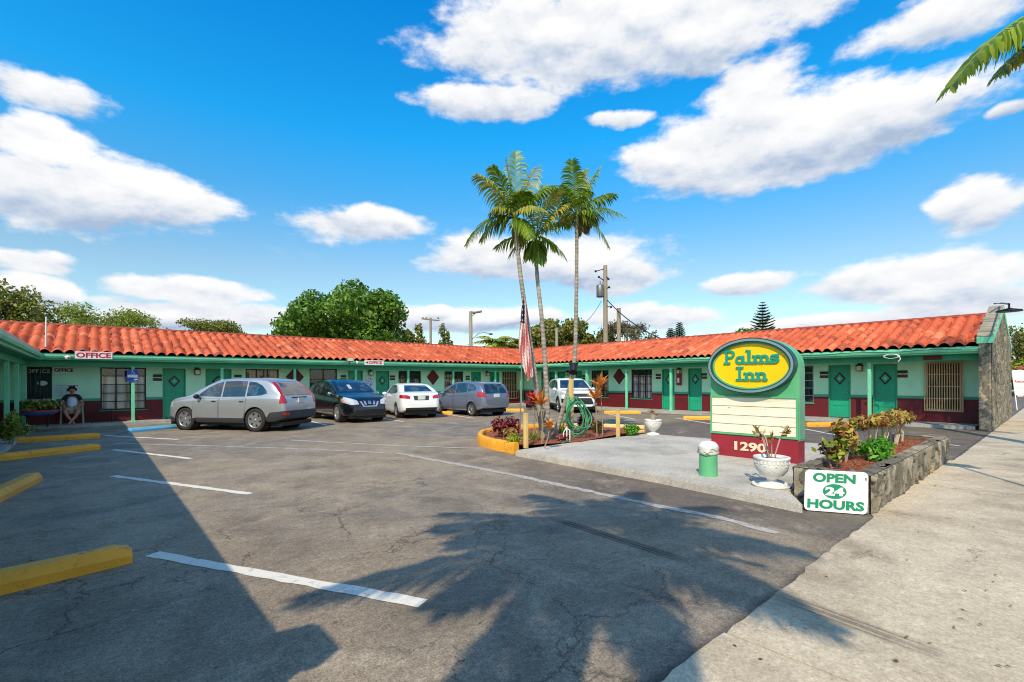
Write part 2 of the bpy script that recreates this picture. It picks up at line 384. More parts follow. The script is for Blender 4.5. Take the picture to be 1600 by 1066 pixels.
m = MB(); m.add([(-400, 1.3, -.03), (400, 1.3, -.03), (400, 600, -.03), (-400, 600, -.03)], [(0, 1, 2, 3)]); m.build('ground', M_GRASS, kind='structure')
EDGE = 1.36
random.seed(3)
m = MB(); vs = []; xs = [x * .12 for x in range(-80, 240)]
m.add([(-60, 1.30, 0), (60, 1.30, 0), (60, 46, 0), (-60, 46, 0)], [(0, 1, 2, 3)]); m.build('parking_lot', M_ASPH, kind='structure')
# sidewalk slabs with open joints and a ragged edge against the asphalt
m = MB(); joints = [2.9 + 3.92 * i for i in range(-6, 16)]
for j0, j1 in zip(joints[:-1], joints[1:]):
    x0, x1 = j0 + .007, j1 - .007; n = 34; pr = None
    ev = lambda a: EDGE + (.10 if 6.62 < a < 12.2 else .0) + (.03 if 4.3 < a < 6.62 else 0)
    e = [ev(x0 + (x1 - x0) * i / n) + random.uniform(-.010, .012) for i in range(n + 1)]
    for i in range(n):
        xa, xb = x0 + (x1 - x0) * i / n, x0 + (x1 - x0) * (i + 1) / n
        ta, tb = (xa, e[i], .008), (xb, e[i + 1], .008)
        m.quad((xa, -1.45, .008), (xb, -1.45, .008), tb, ta)
        m.quad(ta, tb, (xb, e[i + 1], -.03), (xa, e[i], -.03))
    m.quad((x0, -1.45, .008), (x0, e[0], .008), (x0, e[0], -.04), (x0, -1.45, -.04)); m.quad((x1, -1.45, .008), (x1, e[-1], .008), (x1, e[-1], -.04), (x1, -1.45, -.04))
m.build('sidewalk', M_CONC, kind='structure')
M_JOINT = plain('joint_dirt', rgb(62, 54, 46), .9)
m = MB(); m.add([(-30, -1.45, -.006), (60, -1.45, -.006), (60, 1.36, -.006), (-30, 1.36, -.006)], [(0, 1, 2, 3)]); m.build('joint_bed', M_JOINT, kind='structure')
m = MB(); m.box(-30, 60, -1.62, -1.452, -.2, .008, bev=.01); m.build('kerb', M_CONC, kind='structure')
m = MB(); m.add([(-400, -1.62, -.13), (400, -1.62, -.13), (400, -14, -.13), (-400, -14, -.13)], [(3, 2, 1, 0)]); m.build('road', M_ASPH, kind='structure')
m = MB(); m.add([(-400, -14, -.05), (400, -14, -.05), (400, -300, -.05), (-400, -300, -.05)], [(3, 2, 1, 0)]); m.build('verge', M_GRASS, kind='structure')
# painted stall lines
def stripe(pts, wd, material=M_LINE, z=.004, name='painted_line', jag=.012):
    m = MB(); pts = [Vector(p) for p in pts]; P = []
    for a, b in zip(pts[:-1], pts[1:]):
        n = max(2, int((b - a).length / .12))
        P += [a.lerp(b, i / n) for i in range(n)]
    P.append(pts[-1]); prev = None
    for i, p in enumerate(P):
        d = (P[min(i + 1, len(P) - 1)] - P[max(0, i - 1)]); d.z = 0; d.normalize(); n_ = Vector((-d.y, d.x, 0))
        l = p + n_ * (wd / 2 + random.uniform(-jag, jag)); r = p - n_ * (wd / 2 + random.uniform(-jag, jag)); l.z = r.z = z
        if prev: m.quad(prev[1], r, l, prev[0])
        prev = (l, r)
    return m.build(name, material, kind='structure')
g = lambda x, y: G(x, y)
for a, b, wd in (((238, 866), (662, 943), .12), ((176, 744), (392, 772), .11), ((178, 703), (299, 717), .11), ((165, 681), (279, 687), .11),
                 ((950, 647), (993, 655.6), .10), ((1057, 653.6), (1113, 663), .10), ((1243, 668), (1330, 684), .10), ((1440, 690), (1500, 697), .1),
                 ((476, 656), (512, 665), .10), ((588, 652), (630, 659), .10), ((700, 648), (742, 654), .10)):
    stripe([g(*a), g(*b)], wd)
stripe([g(620, 708), g(800, 742), g(1000, 785), g(1120, 808), g(1215, 834)], .13, M_FADED, .0045, jag=.03)
stripe([g(455, 688), g(600, 696), g(748, 701)], .12, M_FADED, .0045, jag=.03)
stripe([g(180, 693), g(330, 697), g(480, 702), g(600, 708)], .10, M_FADED, .0045, jag=.03)

# ------------------------------------------------------------------ paints of the motel
MINT, MINTW, TEAL, DOORG, MAROON = rgb(118, 208, 164), rgb(192, 242, 204), rgb(34, 140, 106), rgb(24, 156, 118), rgb(100, 6, 18)
M_STUC = mat('mint_stucco', lambda t: (setc(t, t.mix(t.mr(t.noise(obc(t), 1.6, 6, .7), .35, .7), MINTW, rgb(172, 230, 190))), setc(t, .8, 'Roughness'), bump(t, t.noise(obc(t), 22., 5, .7), .6, .02)))
M_DADO = mat('maroon_dado', lambda t: (setc(t, t.mix(t.mr(t.noise(obc(t), 3., 6, .7), .4, .75), MAROON, rgb(78, 12, 20))), setc(t, .6, 'Roughness'), bump(t, t.noise(obc(t), 22., 5, .7), .4, .015)))
M_MINT = painted('mint_paint', MINT, rgb(70, 100, 84), .3, .5)
M_MINTD = painted('soffit_paint', rgb(44, 150, 108), rgb(40, 70, 60), .25, .6)
M_TEAL = painted('trim_band_paint', rgb(66, 158, 124), rgb(40, 80, 70), .2)
M_DOOR = painted('door_paint', DOORG, rgb(12, 80, 62), .3, .42, scale=4)
M_BLACK = plain('black_trim', rgb(20, 20, 22), .5)
M_DARKR = plain('maroon_board', rgb(92, 16, 22), .6)
M_WHITE = painted('white_paint', rgb(232, 230, 222), rgb(140, 130, 112), .35, .5)
M_METAL = plain('grey_metal', rgb(120, 120, 118), .45, .6)
M_ALU = plain('aluminium', rgb(170, 170, 168), .35, .8)
M_RUST = painted('bar_paint', rgb(206, 168, 122), rgb(90, 54, 30), .6, .6)
M_GLASS = mat('dark_glass', lambda t: (setc(t, (.012, .016, .02, 1)), setc(t, .06, 'Roughness'), setc(t, .7, 'Specular IOR Level')))
def clearglass(t):
    gl = t.add('ShaderNodeBsdfGlossy', {'Roughness': .03}); tr = t.add('ShaderNodeBsdfTransparent', {0: (.95, .97, .97, 1)})
    fr = t.add('ShaderNodeFresnel', {0: 1.45}).outputs[0]
    ms = t.add('ShaderNodeMixShader', {0: t.mr(fr, 0, 1, .05, 1), 1: tr.outputs[0], 2: gl.outputs[0]}); t.l.new(ms.outputs[0], t.out.inputs[0])
M_PANE = mat('window_glass', clearglass)
def stripes(name, cols, freq, axis=0, blotch=None):
    def f(t):
        v = obc(t); s = t.add('ShaderNodeSeparateXYZ', {0: v}).outputs
        c = t.math('ADD', s[0], s[1]) if axis == 2 else s[axis]
        k = t.math('FRACT', t.math('ADD', t.math('MULTIPLY', c, freq), t.math('MULTIPLY', t.noise(v, 1.2, 2), .5)))
        col = t.ramp(k, cols)
        if blotch: col = t.mix(t.mr(t.noise(v, 1.3, 3, .6, .8), .5, .6, 0, .8), col, blotch)
        setc(t, col); setc(t, .85, 'Roughness')
    return mat(name, f)
M_CURT = stripes('tan_curtain', [(0, rgb(60, 40, 26)), (.3, rgb(226, 184, 134)), (.6, rgb(190, 136, 86)), (1, rgb(70, 46, 30))], 7., 2, rgb(36, 22, 14))
M_CURTP = stripes('grey_curtain', [(0, rgb(92, 78, 78)), (.4, rgb(226, 208, 200)), (.7, rgb(186, 166, 160)), (1, rgb(96, 80, 80))], 5., 2)
M_CURTW = stripes('cream_curtain', [(0, rgb(170, 160, 140)), (.35, rgb(250, 246, 236)), (.8, rgb(236, 228, 212)), (1, rgb(150, 130, 104))], 3., 2)
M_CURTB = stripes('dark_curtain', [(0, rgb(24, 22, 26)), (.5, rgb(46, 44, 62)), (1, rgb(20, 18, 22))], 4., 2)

def tiles(t):
    v = obc(t); rnd = t.add('ShaderNodeAttribute', attribute_name='tone').outputs['Fac']
    c = t.ramp(rnd, [(0, rgb(150, 66, 42)), (.3, rgb(188, 84, 50)), (.7, rgb(204, 98, 58)), (1, rgb(216, 128, 90))])
    st = t.mr(t.noise(v, 1.6, 8, .75), .53, .70, 0, .6); c = t.mix(st, c, rgb(128, 60, 44))
    k = t.mr(t.noise(v, 60., 3, .6), .3, .7, .88, 1.1); c = t.mix(1., c, t.add('ShaderNodeCombineColor', {0: k, 1: k, 2: k}).outputs[0], 'MULTIPLY')
    setc(t, c); setc(t, .72, 'Roughness'); bump(t, t.noise(v, 40., 4, .6), .25, .01)
M_TILE = mat('clay_tile', tiles)
AEAVE, BEAVE, ARIDGE, BRIDGE, ZE, ZR = 19.96, 22.18, 23.72, 25.94, 2.53, 3.74
LEAVE, LRIDGE = -1.39, -5.15; AWALL, BWALL, LWALL = 21.21, 23.18, -2.64
APOST, BPOST, LPOST, ZW = 20.33, 22.5, -1.77, .10
B0 = 1.66                                # near end of both side wings
def tile_roof(name, s0, s1, M, run, rise, parent, pitch=.315, course=.41, seg=8):
    """barrel tiles: M maps (s along the eave, r up the plan of the slope, z)"""
    rng = np.random.RandomState(int(abs(s0 * 7 + s1)) + 5)
    L = math.hypot(run, rise); nc = max(1, round((s1 - s0) / pitch)); pt = (s1 - s0) / nc; nr = int(round(L / course)); cl = L / nr
    us = []; hs = []; ti = []
    for c in range(nc):
        for i in range(seg + 1):
            f = i / seg
            us.append(c * pt + f * pt); hs.append(.10 * math.sin(math.pi * min(1, f / .86)) ** .75 if f < .86 else 0.); ti.append(c)
    us = np.array(us); hs = np.array(hs); n = len(us)
    V = []; F = []; T = []
    tone = rng.rand(nc, nr); jit = rng.randn(nc, nr) * .003; jl = rng.randn(nc, nr) * .008; tone = .55 * tone + .45 * rng.rand(nc, 1); tone[rng.rand(nc, nr) < .03] = 1.; tone[rng.rand(nc, nr) < .03] = 0.
    for r in range(nr):
        for e in (0, 1):
            d = r * cl + (cl + .0 if e else 0)
            for k in range(n):
                c = ti[k]; lift = (.020 if e == 0 else .0) + jit[c, r]
                dd = d + (jl[c, r] if (e == 0 and r) else 0) + (jl[c, r + 1] if (e == 1 and r + 1 < nr) else 0)
                hh = hs[k] * (1.06 if e == 0 else .92)
                rr = dd * run / L - (hh + lift) * rise / L; zz = dd * rise / L + (hh + lift) * run / L
                V.append(M(s0 + us[k], rr, zz)); T.append(tone[c, r])
        b = r * 2 * n
        for k in range(n - 1):
            F.append((b + k, b + k + 1, b + n + k + 1, b + n + k))
            if r: F.append((b - n + k, b - n + k + 1, b + k + 1, b + k))
    off = ORG.get(parent, Vector((0, 0, 0)))
    V = [Vector(p) - off for p in V]
    me = bpy.data.meshes.new(name); me.from_pydata(V, [], F); at_ = me.attributes.new('tone', 'FLOAT', 'POINT'); at_.data.foreach_set('value', T)
    me.materials.append(M_TILE); me.polygons.foreach_set('use_smooth', [True] * len(F)); me.update()
    o = bpy.data.objects.new(name, me); COL.objects.link(o); o.parent = parent; ORG[o] = off
    return o

motel = root('motel_building', (10, 23, 0), 'U-shaped one-storey motel with mint walls, green doors and orange barrel tile roof', 'motel')
# walkway slab under the eaves
m = MB(); m.box(-2.64, 21.2, 22.22, 23.18, -.1, ZW - .0, bev=0)
m.box(20.02, 21.21, 1.75, 22.2, -.1, ZW); m.box(-2.64, -1.5, 1.75, 22.2, -.1, ZW)
m.build('walkway', M_WALK, motel)
# walls with openings ------------------------------------------------
def RW(s, z, d=0.): return Vector((AWALL + d, s, z))
def BW(s, z, d=0.): return Vector((s, BWALL + d, z))
def LW(s, z, d=0.): return Vector((LWALL - d, s, z))
def rB(x): return onA(x, 600, AWALL).y          # place along the right wing wall
def bA(x): return onB(x, 600, BWALL).x          # place along the back wing wall
OPEN = {'R': [], 'B': [], 'L': []}
ZDADO, ZBAND = .88, .97
def wall(M, s0, s1, ops, flip=False):
    doors_ = sorted(o for o in ops if o[2] <= ZW + .01); segs = []; c0 = s0
    for o in doors_: segs.append((c0, o[0])); c0 = o[1]
    segs.append((c0, s1))
    def panel(m, a0, a1, z0, z1):
        oo = [o for o in ops if o[1] > a0 + 1e-6 and o[0] < a1 - 1e-6]
        xs = sorted({a0, a1} | {v for o in oo for v in o[:2] if a0 < v < a1}); zs = sorted({z0, z1} | {z for o in oo for z in o[2:4] if z0 < z < z1})
        for a, b in zip(xs[:-1], xs[1:]):
            for c, d in zip(zs[:-1], zs[1:]):
                mx, mz = (a + b) / 2, (c + d) / 2
                if any(o[0] < mx < o[1] and o[2] < mz < o[3] for o in oo): continue
                m.quad(M(a, c), M(b, c), M(b, d), M(a, d))
        for o in [o for o in ops if o[1] >= a0 - 1e-6 and o[0] <= a1 + 1e-6]:
            c, d = max(o[2], z0), min(o[3], z1)
            if d > c:
                for s in o[:2]:
                    if a0 - 1e-6 <= s <= a1 + 1e-6: m.quad(M(s, c), M(s, d), M(s, d, .16), M(s, c, .16))
            for z in o[2:4]:
                if z0 < z < z1: m.quad(M(o[0], z), M(o[1], z), M(o[1], z, .16), M(o[0], z, .16))
    for a0, a1 in segs:
        m = MB(); panel(m, a0, a1, ZW, ZDADO); m.build('dado', M_DADO, motel)
    m = MB(); panel(m, s0, s1, ZDADO, 2.60); m.build('wall', M_STUC, motel)
    cuts = sorted([s0, s1] + [v for o in ops if o[2] < ZBAND - .02 for v in o[:2]])
    for a, b in zip(cuts[0::2], cuts[1::2]):
        p = [M(a, ZDADO + .004, 0), M(b, ZBAND, -.022)]
        lo = [min(p[0][i], p[1][i]) for i in range(3)]; hi = [max(p[0][i], p[1][i]) for i in range(3)]
        m = MB(); m.box(lo[0], hi[0], lo[1], hi[1], lo[2], hi[2]); m.build('trim_band', M_TEAL, motel)
def pbox(m, M, s0, s1, z0, z1, d0, d1, bev=0.):
    p, q = M(s0, z0, d0), M(s1, z1, d1); m.box(min(p.x, q.x), max(p.x, q.x), min(p.y, q.y), max(p.y, q.y), min(p.z, q.z), max(p.z, q.z), bev=bev)
def diamond(m, M, s, z, hs, hz, d0, d1):
    p = [(s - hs, z), (s, z - hz), (s + hs, z), (s, z + hz)]
    vs = [M(a, b, d0) for a, b in p] + [M(a, b, d1) for a, b in p]
    m.add(vs, [(0, 1, 2, 3), (7, 6, 5, 4)] + [(i, (i + 1) % 4, 4 + (i + 1) % 4, 4 + i) for i in range(4)], False)
def door(key, M, s0, s1, knob=0, top=2.08, dark=False):
    s0, s1 = min(s0, s1), max(s0, s1); OPEN[key].append((s0, s1, ZW, top))
    m = MB(); w_ = s1 - s0
    pbox(m, M, s0 + .03, s1 - .03, ZW + .02, top - .03, .05, .09)
    o = m.build('door', M_DOOR, motel)
    m = MB()
    for a, b, c, d in ((s0, s0 + .035, ZW, top), (s1 - .035, s1, ZW, top), (s0 + .035, s1 - .035, top - .035, top)): pbox(m, M, a, b, c, d, -.015, .045)
    m.build('door_frame', M_MINTD, o)
    m = MB()
    pbox(m, M, s0 + .14, s1 - .14, ZW + .46, ZW + .485, .035, .0495)
    m.build('kick_rail', M_MINTD, o)
    c = (s0 + s1) / 2; zc = top - .50; hs = w_ * .27; hz = .235
    m = MB(); diamond(m, M, c, zc, hs, hz, .03, .0495); m.build('diamond_frame', M_BLACK, o)
    m = MB(); diamond(m, M, c, zc, hs * .66, hz * .66, .024, .0295); m.build('diamond_pane', M_TEAL, o)
    m = MB(); diamond(m, M, c, zc, hs * .26, hz * .26, .019, .0235); m.build('diamond_boss', M_MINT, o)
    k = s0 + .10 if knob <= 0 else s1 - .10
    m = MB(); m.sphere(M(k, 1.05, .015), .032, 8, 6); m.build('knob', M_ALU, o)
    m = MB(); m.sphere(M(k, 1.42, .03), .024, 8, 6); m.build('deadbolt', M_ALU, o)
def number_plates(M, s, n=2):
    for i in range(n):
        m = MB(); pbox(m, M, s - .14, s + .14, 1.60 + .145 * i, 1.705 + .145 * i, -.022, 0)
        m.build('number_plate', M_DARKR if i == 0 else M_BLACK, motel)
def window(key, M, s0, s1, z0, z1, cols=2, rows=4, curtain=M_CURT, frame=M_BLACK, bars=None, upper=None):
    s0, s1 = min(s0, s1), max(s0, s1); OPEN[key].append((s0, s1, z0, z1))
    m = MB(); f = .045
    for a, b, c, d in ((s0, s0 + f, z0, z1), (s1 - f, s1, z0, z1), (s0 + f, s1 - f, z0, z0 + f), (s0 + f, s1 - f, z1 - f, z1)): pbox(m, M, a, b, c, d, .03, .09)
    for i in range(1, cols):
        s = s0 + (s1 - s0) * i / cols; pbox(m, M, s - .02, s + .02, z0 + f, z1 - f, .035, .085)
    for i in range(1, rows):
        z = z0 + (z1 - z0) * i / rows; pbox(m, M, s0 + f, s1 - f, z - .013, z + .013, .04, .08)
    o = m.build('window', frame, motel)
    m = MB(); m.quad(M(s0 + .02, z0 + .02, .06), M(s1 - .02, z0 + .02, .06), M(s1 - .02, z1 - .02, .06), M(s0 + .02, z1 - .02, .06)); m.build('pane', M_PANE, o)
    zt = z1 if upper is None else z1 - (z1 - z0) * upper
    m = MB(); n = max(10, int((s1 - s0) / .045))
    def cur(za, zb):
        for i in range(n):
            a, b = s0 + (s1 - s0) * i / n, s0 + (s1 - s0) * (i + 1) / n
            da, db = .135 + .018 * math.sin(a * 31), .135 + .018 * math.sin(b * 31)
            m.quad(M(a, za, da), M(b, za, db), M(b, zb, db), M(a, zb, da))
    cur(z0, zt); m.build('curtain', curtain, o)
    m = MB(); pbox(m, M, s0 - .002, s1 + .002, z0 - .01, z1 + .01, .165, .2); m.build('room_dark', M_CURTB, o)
    m = MB(); pbox(m, M, s0 - .03, s1 + .03, z0 - .035, z0 - .002, -.03, .03); m.build('sill', M_ALU if bars else M_MINTD, o)
    if bars:
        m = MB(); nb = bars
        for i in range(nb + 1):
            s = s0 - .02 + (s1 - s0 + .04) * i / nb; pbox(m, M, s - .013, s + .013, z0 - .01, z1 + .01, -.10, -.082)
        for k in range(5):
            z = z0 + (z1 - z0) * k / 4; pbox(m, M, s0 - .035, s1 + .035, z - .012, z + .012, -.081, -.065)
        for s in (s0 - .02, s1 + .02):
            for z in (z0 + .1, z1 - .1): pbox(m, M, s - .008, s + .008, z - .008, z + .008, -.064, 0)
        m.build('burglar_bars', M_RUST, o)
# right wing, from the street end inwards
M_CURTK = stripes('brown_slats', [(0, rgb(24, 14, 10)), (.5, rgb(70, 40, 22)), (1, rgb(30, 18, 12))], 3., 2, rgb(120, 76, 36))
window('R', RW, rB(1504), rB(1447), .50, 2.10, 1, 1, M_CURTK, M_RUST, bars=15)
door('R', RW, rB(1402.3), rB(1364.6), 1); door('R', RW, rB(1329.3), rB(1295), -1)
window('R', RW, rB(1271.8), rB(1240), .62, 2.10, 2, 5, M_CURTB, M_ALU)
door('R', RW, rB(1222), rB(1190), 1); door('R', RW, rB(1176), rB(1150), -1); 
door('R', RW, rB(1096.9), rB(1075.8), 1); door('R', RW, rB(1054), rB(1034.9), -1)
window('R', RW, rB(1019), rB(986.8), .60, 2.10, 3, 4, M_CURTP, M_BLACK, upper=.2)
window('R', RW, rB(951), rB(924.5), .60, 2.10, 3, 4, M_CURT, M_BLACK, upper=.28)
door('R', RW, rB(910), rB(900), 1); door('R', RW, rB(883), rB(872), -1); window('R', RW, rB(867), rB(846), .6, 2.1, 3, 4, M_DARKR, M_BLACK)
for x in (1410.5, 1288, 1100.5, 1029, 913.5): number_plates(RW, rB(x))
# back wing
window('B', BW, bA(42), bA(81.5), .97, 2.10, 2, 1, M_CURTB, M_BLACK)
window('B', BW, bA(157), bA(228.5), .52, 2.10, 3, 5, M_CURTW, M_BLACK, upper=.2)
door('B', BW, bA(254.5), bA(290.5), -1); door('B', BW, bA(321.5), bA(362), 1)
window('B', BW, bA(384), bA(436), 1.62, 2.10, 3, 1, M_CURT, M_BLACK)
window('B', BW, bA(484), bA(527), .6, 2.16, 2, 3, M_CURTB, M_BLACK)
door('B', BW, bA(544.5), bA(567), -1); door('B', BW, bA(587.6), bA(608.5), 1)
window('B', BW, bA(623), bA(658), .9, 2.10, 2, 3, M_CURT, M_BLACK, upper=.35)
window('B', BW, bA(694.8), bA(724), .9, 2.10, 2, 3, M_CURT, M_BLACK, upper=.35)
door('B', BW, bA(736.5), bA(751.5), -1); door('B', BW, bA(765.4), bA(780), 1)
window('B', BW, bA(785), bA(808), .42, 2.12, 3, 1, M_CURTB, M_BLACK, bars=9)
door('B', BW, bA(818), bA(833), -1)
for x in (246.5, 372, 537, 613.5, 731, 783): 
    if x != 783: number_plates(BW, bA(x))
door('L', LW, 21.2, 20.35, 1); door('L', LW, 19.2, 18.35, 1); window('L', LW, 16.8, 15.2, .6, 2.1, 3, 4, M_CURT, M_BLACK); door('L', LW, 13.4, 12.55, 1); door('L', LW, 11.6, 10.75, 1)
wall(RW, B0, BWALL, OPEN['R']); wall(BW, LWALL, AWALL, OPEN['B']); wall(LW, B0, BWALL, OPEN['L'])
# maroon lozenges painted boards on the walls
for M, s in ((RW, rB(968)), (BW, bA(676.7)), (BW, bA(461))):
    m = MB(); diamond(m, M, s, 1.76, .40, .45, -.02, 0); m.build('wall_lozenge', M_DARKR, motel)
# office ledge
m = MB(); pbox(m, BW, bA(29), bA(88), .93, .97, -.30, -.023); m.build('counter_ledge', M_WHITE, motel)
# beams, soffit, fascia, gutter
m = MB()
m.box(LPOST - .06, APOST + .06, BPOST - .06, BPOST + .06, 2.13, 2.30); m.box(APOST - .06, APOST + .06, B0, BPOST - .06, 2.13, 2.30); m.box(LPOST - .06, LPOST + .06, B0, BPOST - .06, 2.13, 2.30)
m.build('beam', M_MINTD, motel)
m = MB()
m.box(LWALL, AWALL, BEAVE + .03, BWALL, 2.302, 2.33); m.box(AEAVE + .03, AWALL, B0, BEAVE + .03, 2.302, 2.33); m.box(LWALL, LEAVE - .03, B0, BEAVE + .03, 2.302, 2.33)
m.build('soffit', M_MINTD, motel)
m = MB()
m.box(LEAVE, AEAVE, BEAVE, BEAVE + .03, 2.32, 2.53); m.box(AEAVE, AEAVE + .03, B0, BEAVE, 2.32, 2.53); m.box(LEAVE - .03, LEAVE, B0, BEAVE, 2.32, 2.53)
m.build('fascia', M_MINT, motel)
gp = [(0, 0), (0, .11), (.012, .11), (.012, .02), (.075, .015), (.098, .07), (.092, .115), (.11, .115), (.112, .065), (.085, 0)]
m = MB()
m.prism(gp, 0, AEAVE - LEAVE - .24, Matrix(((0, 0, 1, LEAVE + .12), (-1, 0, 0, BEAVE - .002), (0, 1, 0, 2.375), (0, 0, 0, 1))))
m.prism(gp, 0, BEAVE - B0 - .12, Matrix(((-1, 0, 0, AEAVE - .002), (0, 0, 1, B0), (0, 1, 0, 2.375), (0, 0, 0, 1))))
m.prism(gp, 0, BEAVE - B0 - .12, Matrix(((1, 0, 0, LEAVE + .002), (0, 0, 1, B0), (0, 1, 0, 2.375), (0, 0, 0, 1))))
m.build('gutter', M_MINT, motel)
# posts
def post(x, y, r=.05):
    m = MB(); m.box(x - r, x + r, y - r, y + r, ZW, 2.13, bev=.008); m.box(x - r - .02, x + r + .02, y - r - .02, y + r + .02, ZW, ZW + .05)
    return m.build('post', M_MINT, motel)
for x in (208, 347, 460.8, 556, 638, 708.4, 774): post(onB(x, 600, BPOST).x, BPOST)
for x in (1359, 1236, 1137, 1048.7, 979.4, 918, 869.4): post(APOST, onA(x, 600, APOST).y, .075 if x == 918 else .05)
post(APOST, BPOST)
for y in (22.5, 20.6, 18.45, 16.2, 13.9, 11.6, 9.3, 7, 4.6): post(LPOST, y)
# roofs
tr, rise = BRIDGE - BEAVE, ZR - ZE
tile_roof('back_roof', LRIDGE, ARIDGE, lambda s, r, z: (s, BEAVE - .06 + r, ZE + .01 + z), tr + .06, rise, motel)
tile_roof('right_roof', B0, BRIDGE, lambda s, r, z: (AEAVE - .06 + r, s, ZE + .01 + z), tr + .06, rise, motel)
tile_roof('left_roof', B0, BRIDGE, lambda s, r, z: (LEAVE - .10 - r, s, ZE + .02 + z), tr - .10, rise - .04, motel)
m = MB(); m.box(LEAVE - .16, LEAVE + .035, B0, BEAVE + .05, 2.535, 2.60); m.build('drip_edge', plain('drip_edge_metal', rgb(176, 180, 172), .5, var=.15), motel)
m = MB()
def slab(p): m.add(p + [(a, b, c - .05) for a, b, c in p], [(0, 1, 2, 3), (7, 6, 5, 4)])
zd = ZR + .02
slab([(LRIDGE, BRIDGE, zd), (ARIDGE, BRIDGE, zd), (ARIDGE + 3.8, BRIDGE + 3.8, ZE), (LRIDGE - 3.8, BRIDGE + 3.8, ZE)])
slab([(ARIDGE, B0, zd), (ARIDGE + 3.8, B0, ZE), (ARIDGE + 3.8, BRIDGE + 3.8, ZE), (ARIDGE, BRIDGE, zd)])
slab([(LRIDGE, B0, zd), (LRIDGE, BRIDGE, zd), (LRIDGE - 3.8, BRIDGE + 3.8, ZE), (LRIDGE - 3.8, B0, ZE)])
m.build('rear_roof', M_TILE, motel)
m = MB()
def ridge(p, q):
    p, q = Vector(p), Vector(q); n = int((q - p).length / .4); d = (q - p) / n; e = d.normalized(); sd_ = Vector((-e.y, e.x, 0))
    for i in range(n):
        a, b = p + d * i, p + d * (i + 1.06); vs = []
        for c, r in ((a, .105), (b, .09)):
            for j in range(7): t_ = math.pi * j / 6; vs.append(c + sd_ * math.cos(t_) * r + Vector((0, 0, math.sin(t_) * r * .8)))
        m.add(vs, [(j, j + 1, 8 + j, 7 + j) for j in range(6)], True)
ridge((LRIDGE, BRIDGE, ZR + .06), (ARIDGE, BRIDGE, ZR + .06)); ridge((ARIDGE, B0, ZR + .06), (ARIDGE, BRIDGE, ZR + .06)); ridge((LRIDGE, B0, ZR + .06), (LRIDGE, BRIDGE, ZR + .06))
m.box(LRIDGE - .09, ARIDGE + .09, BRIDGE - .09, BRIDGE + .09, ZR - .1, ZR + .075); m.box(ARIDGE - .088, ARIDGE + .088, B0, BRIDGE - .09, ZR - .1, ZR + .073); m.box(LRIDGE - .088, LRIDGE + .088, B0, BRIDGE - .09, ZR - .1, ZR + .073)
m.build('ridge_tiles', M_TILE, motel)
m = MB()   # outer walls behind
m.box(ARIDGE + 3.2, ARIDGE + 3.4, B0, BRIDGE + 3.4, 0, 2.5); m.box(LRIDGE - 3.4, ARIDGE + 3.2, BRIDGE + 3.2, BRIDGE + 3.4, 0, 2.5); m.box(LRIDGE - 3.4, LRIDGE - 3.2, B0, BRIDGE + 3.2, 0, 2.5)
m.build('rear_wall', M_STUC, motel)

# ------------------------------------------------------------------ rubble stone
def stonemat(t):
    v = obc(t); tone = t.add('ShaderNodeAttribute', attribute_name='tone').outputs['Fac']; gap = t.add('ShaderNodeAttribute', attribute_name='gap').outputs['Fac']
    c = t.ramp(tone, [(0, rgb(104, 98, 82)), (.3, rgb(128, 120, 102)), (.6, rgb(150, 140, 120)), (.9, rgb(170, 158, 134)), (1, rgb(176, 148, 112))])
    c = t.mix(t.mr(t.noise(v, 9., 6, .7), .45, .7, 0, .5), c, rgb(96, 92, 78))
    c = t.mix(t.math('MULTIPLY', gap, .85), c, rgb(54, 50, 44))
    k = t.mr(t.noise(v, 70., 4, .7), .3, .7, .78, 1.18); c = t.mix(1., c, t.add('ShaderNodeCombineColor', {0: k, 1: k, 2: k}).outputs[0], 'MULTIPLY')
    setc(t, c); setc(t, .9, 'Roughness'); bump(t, t.noise(v, 35., 6, .7), .7, .02)
M_STONE = mat('rubble_stone', stonemat)
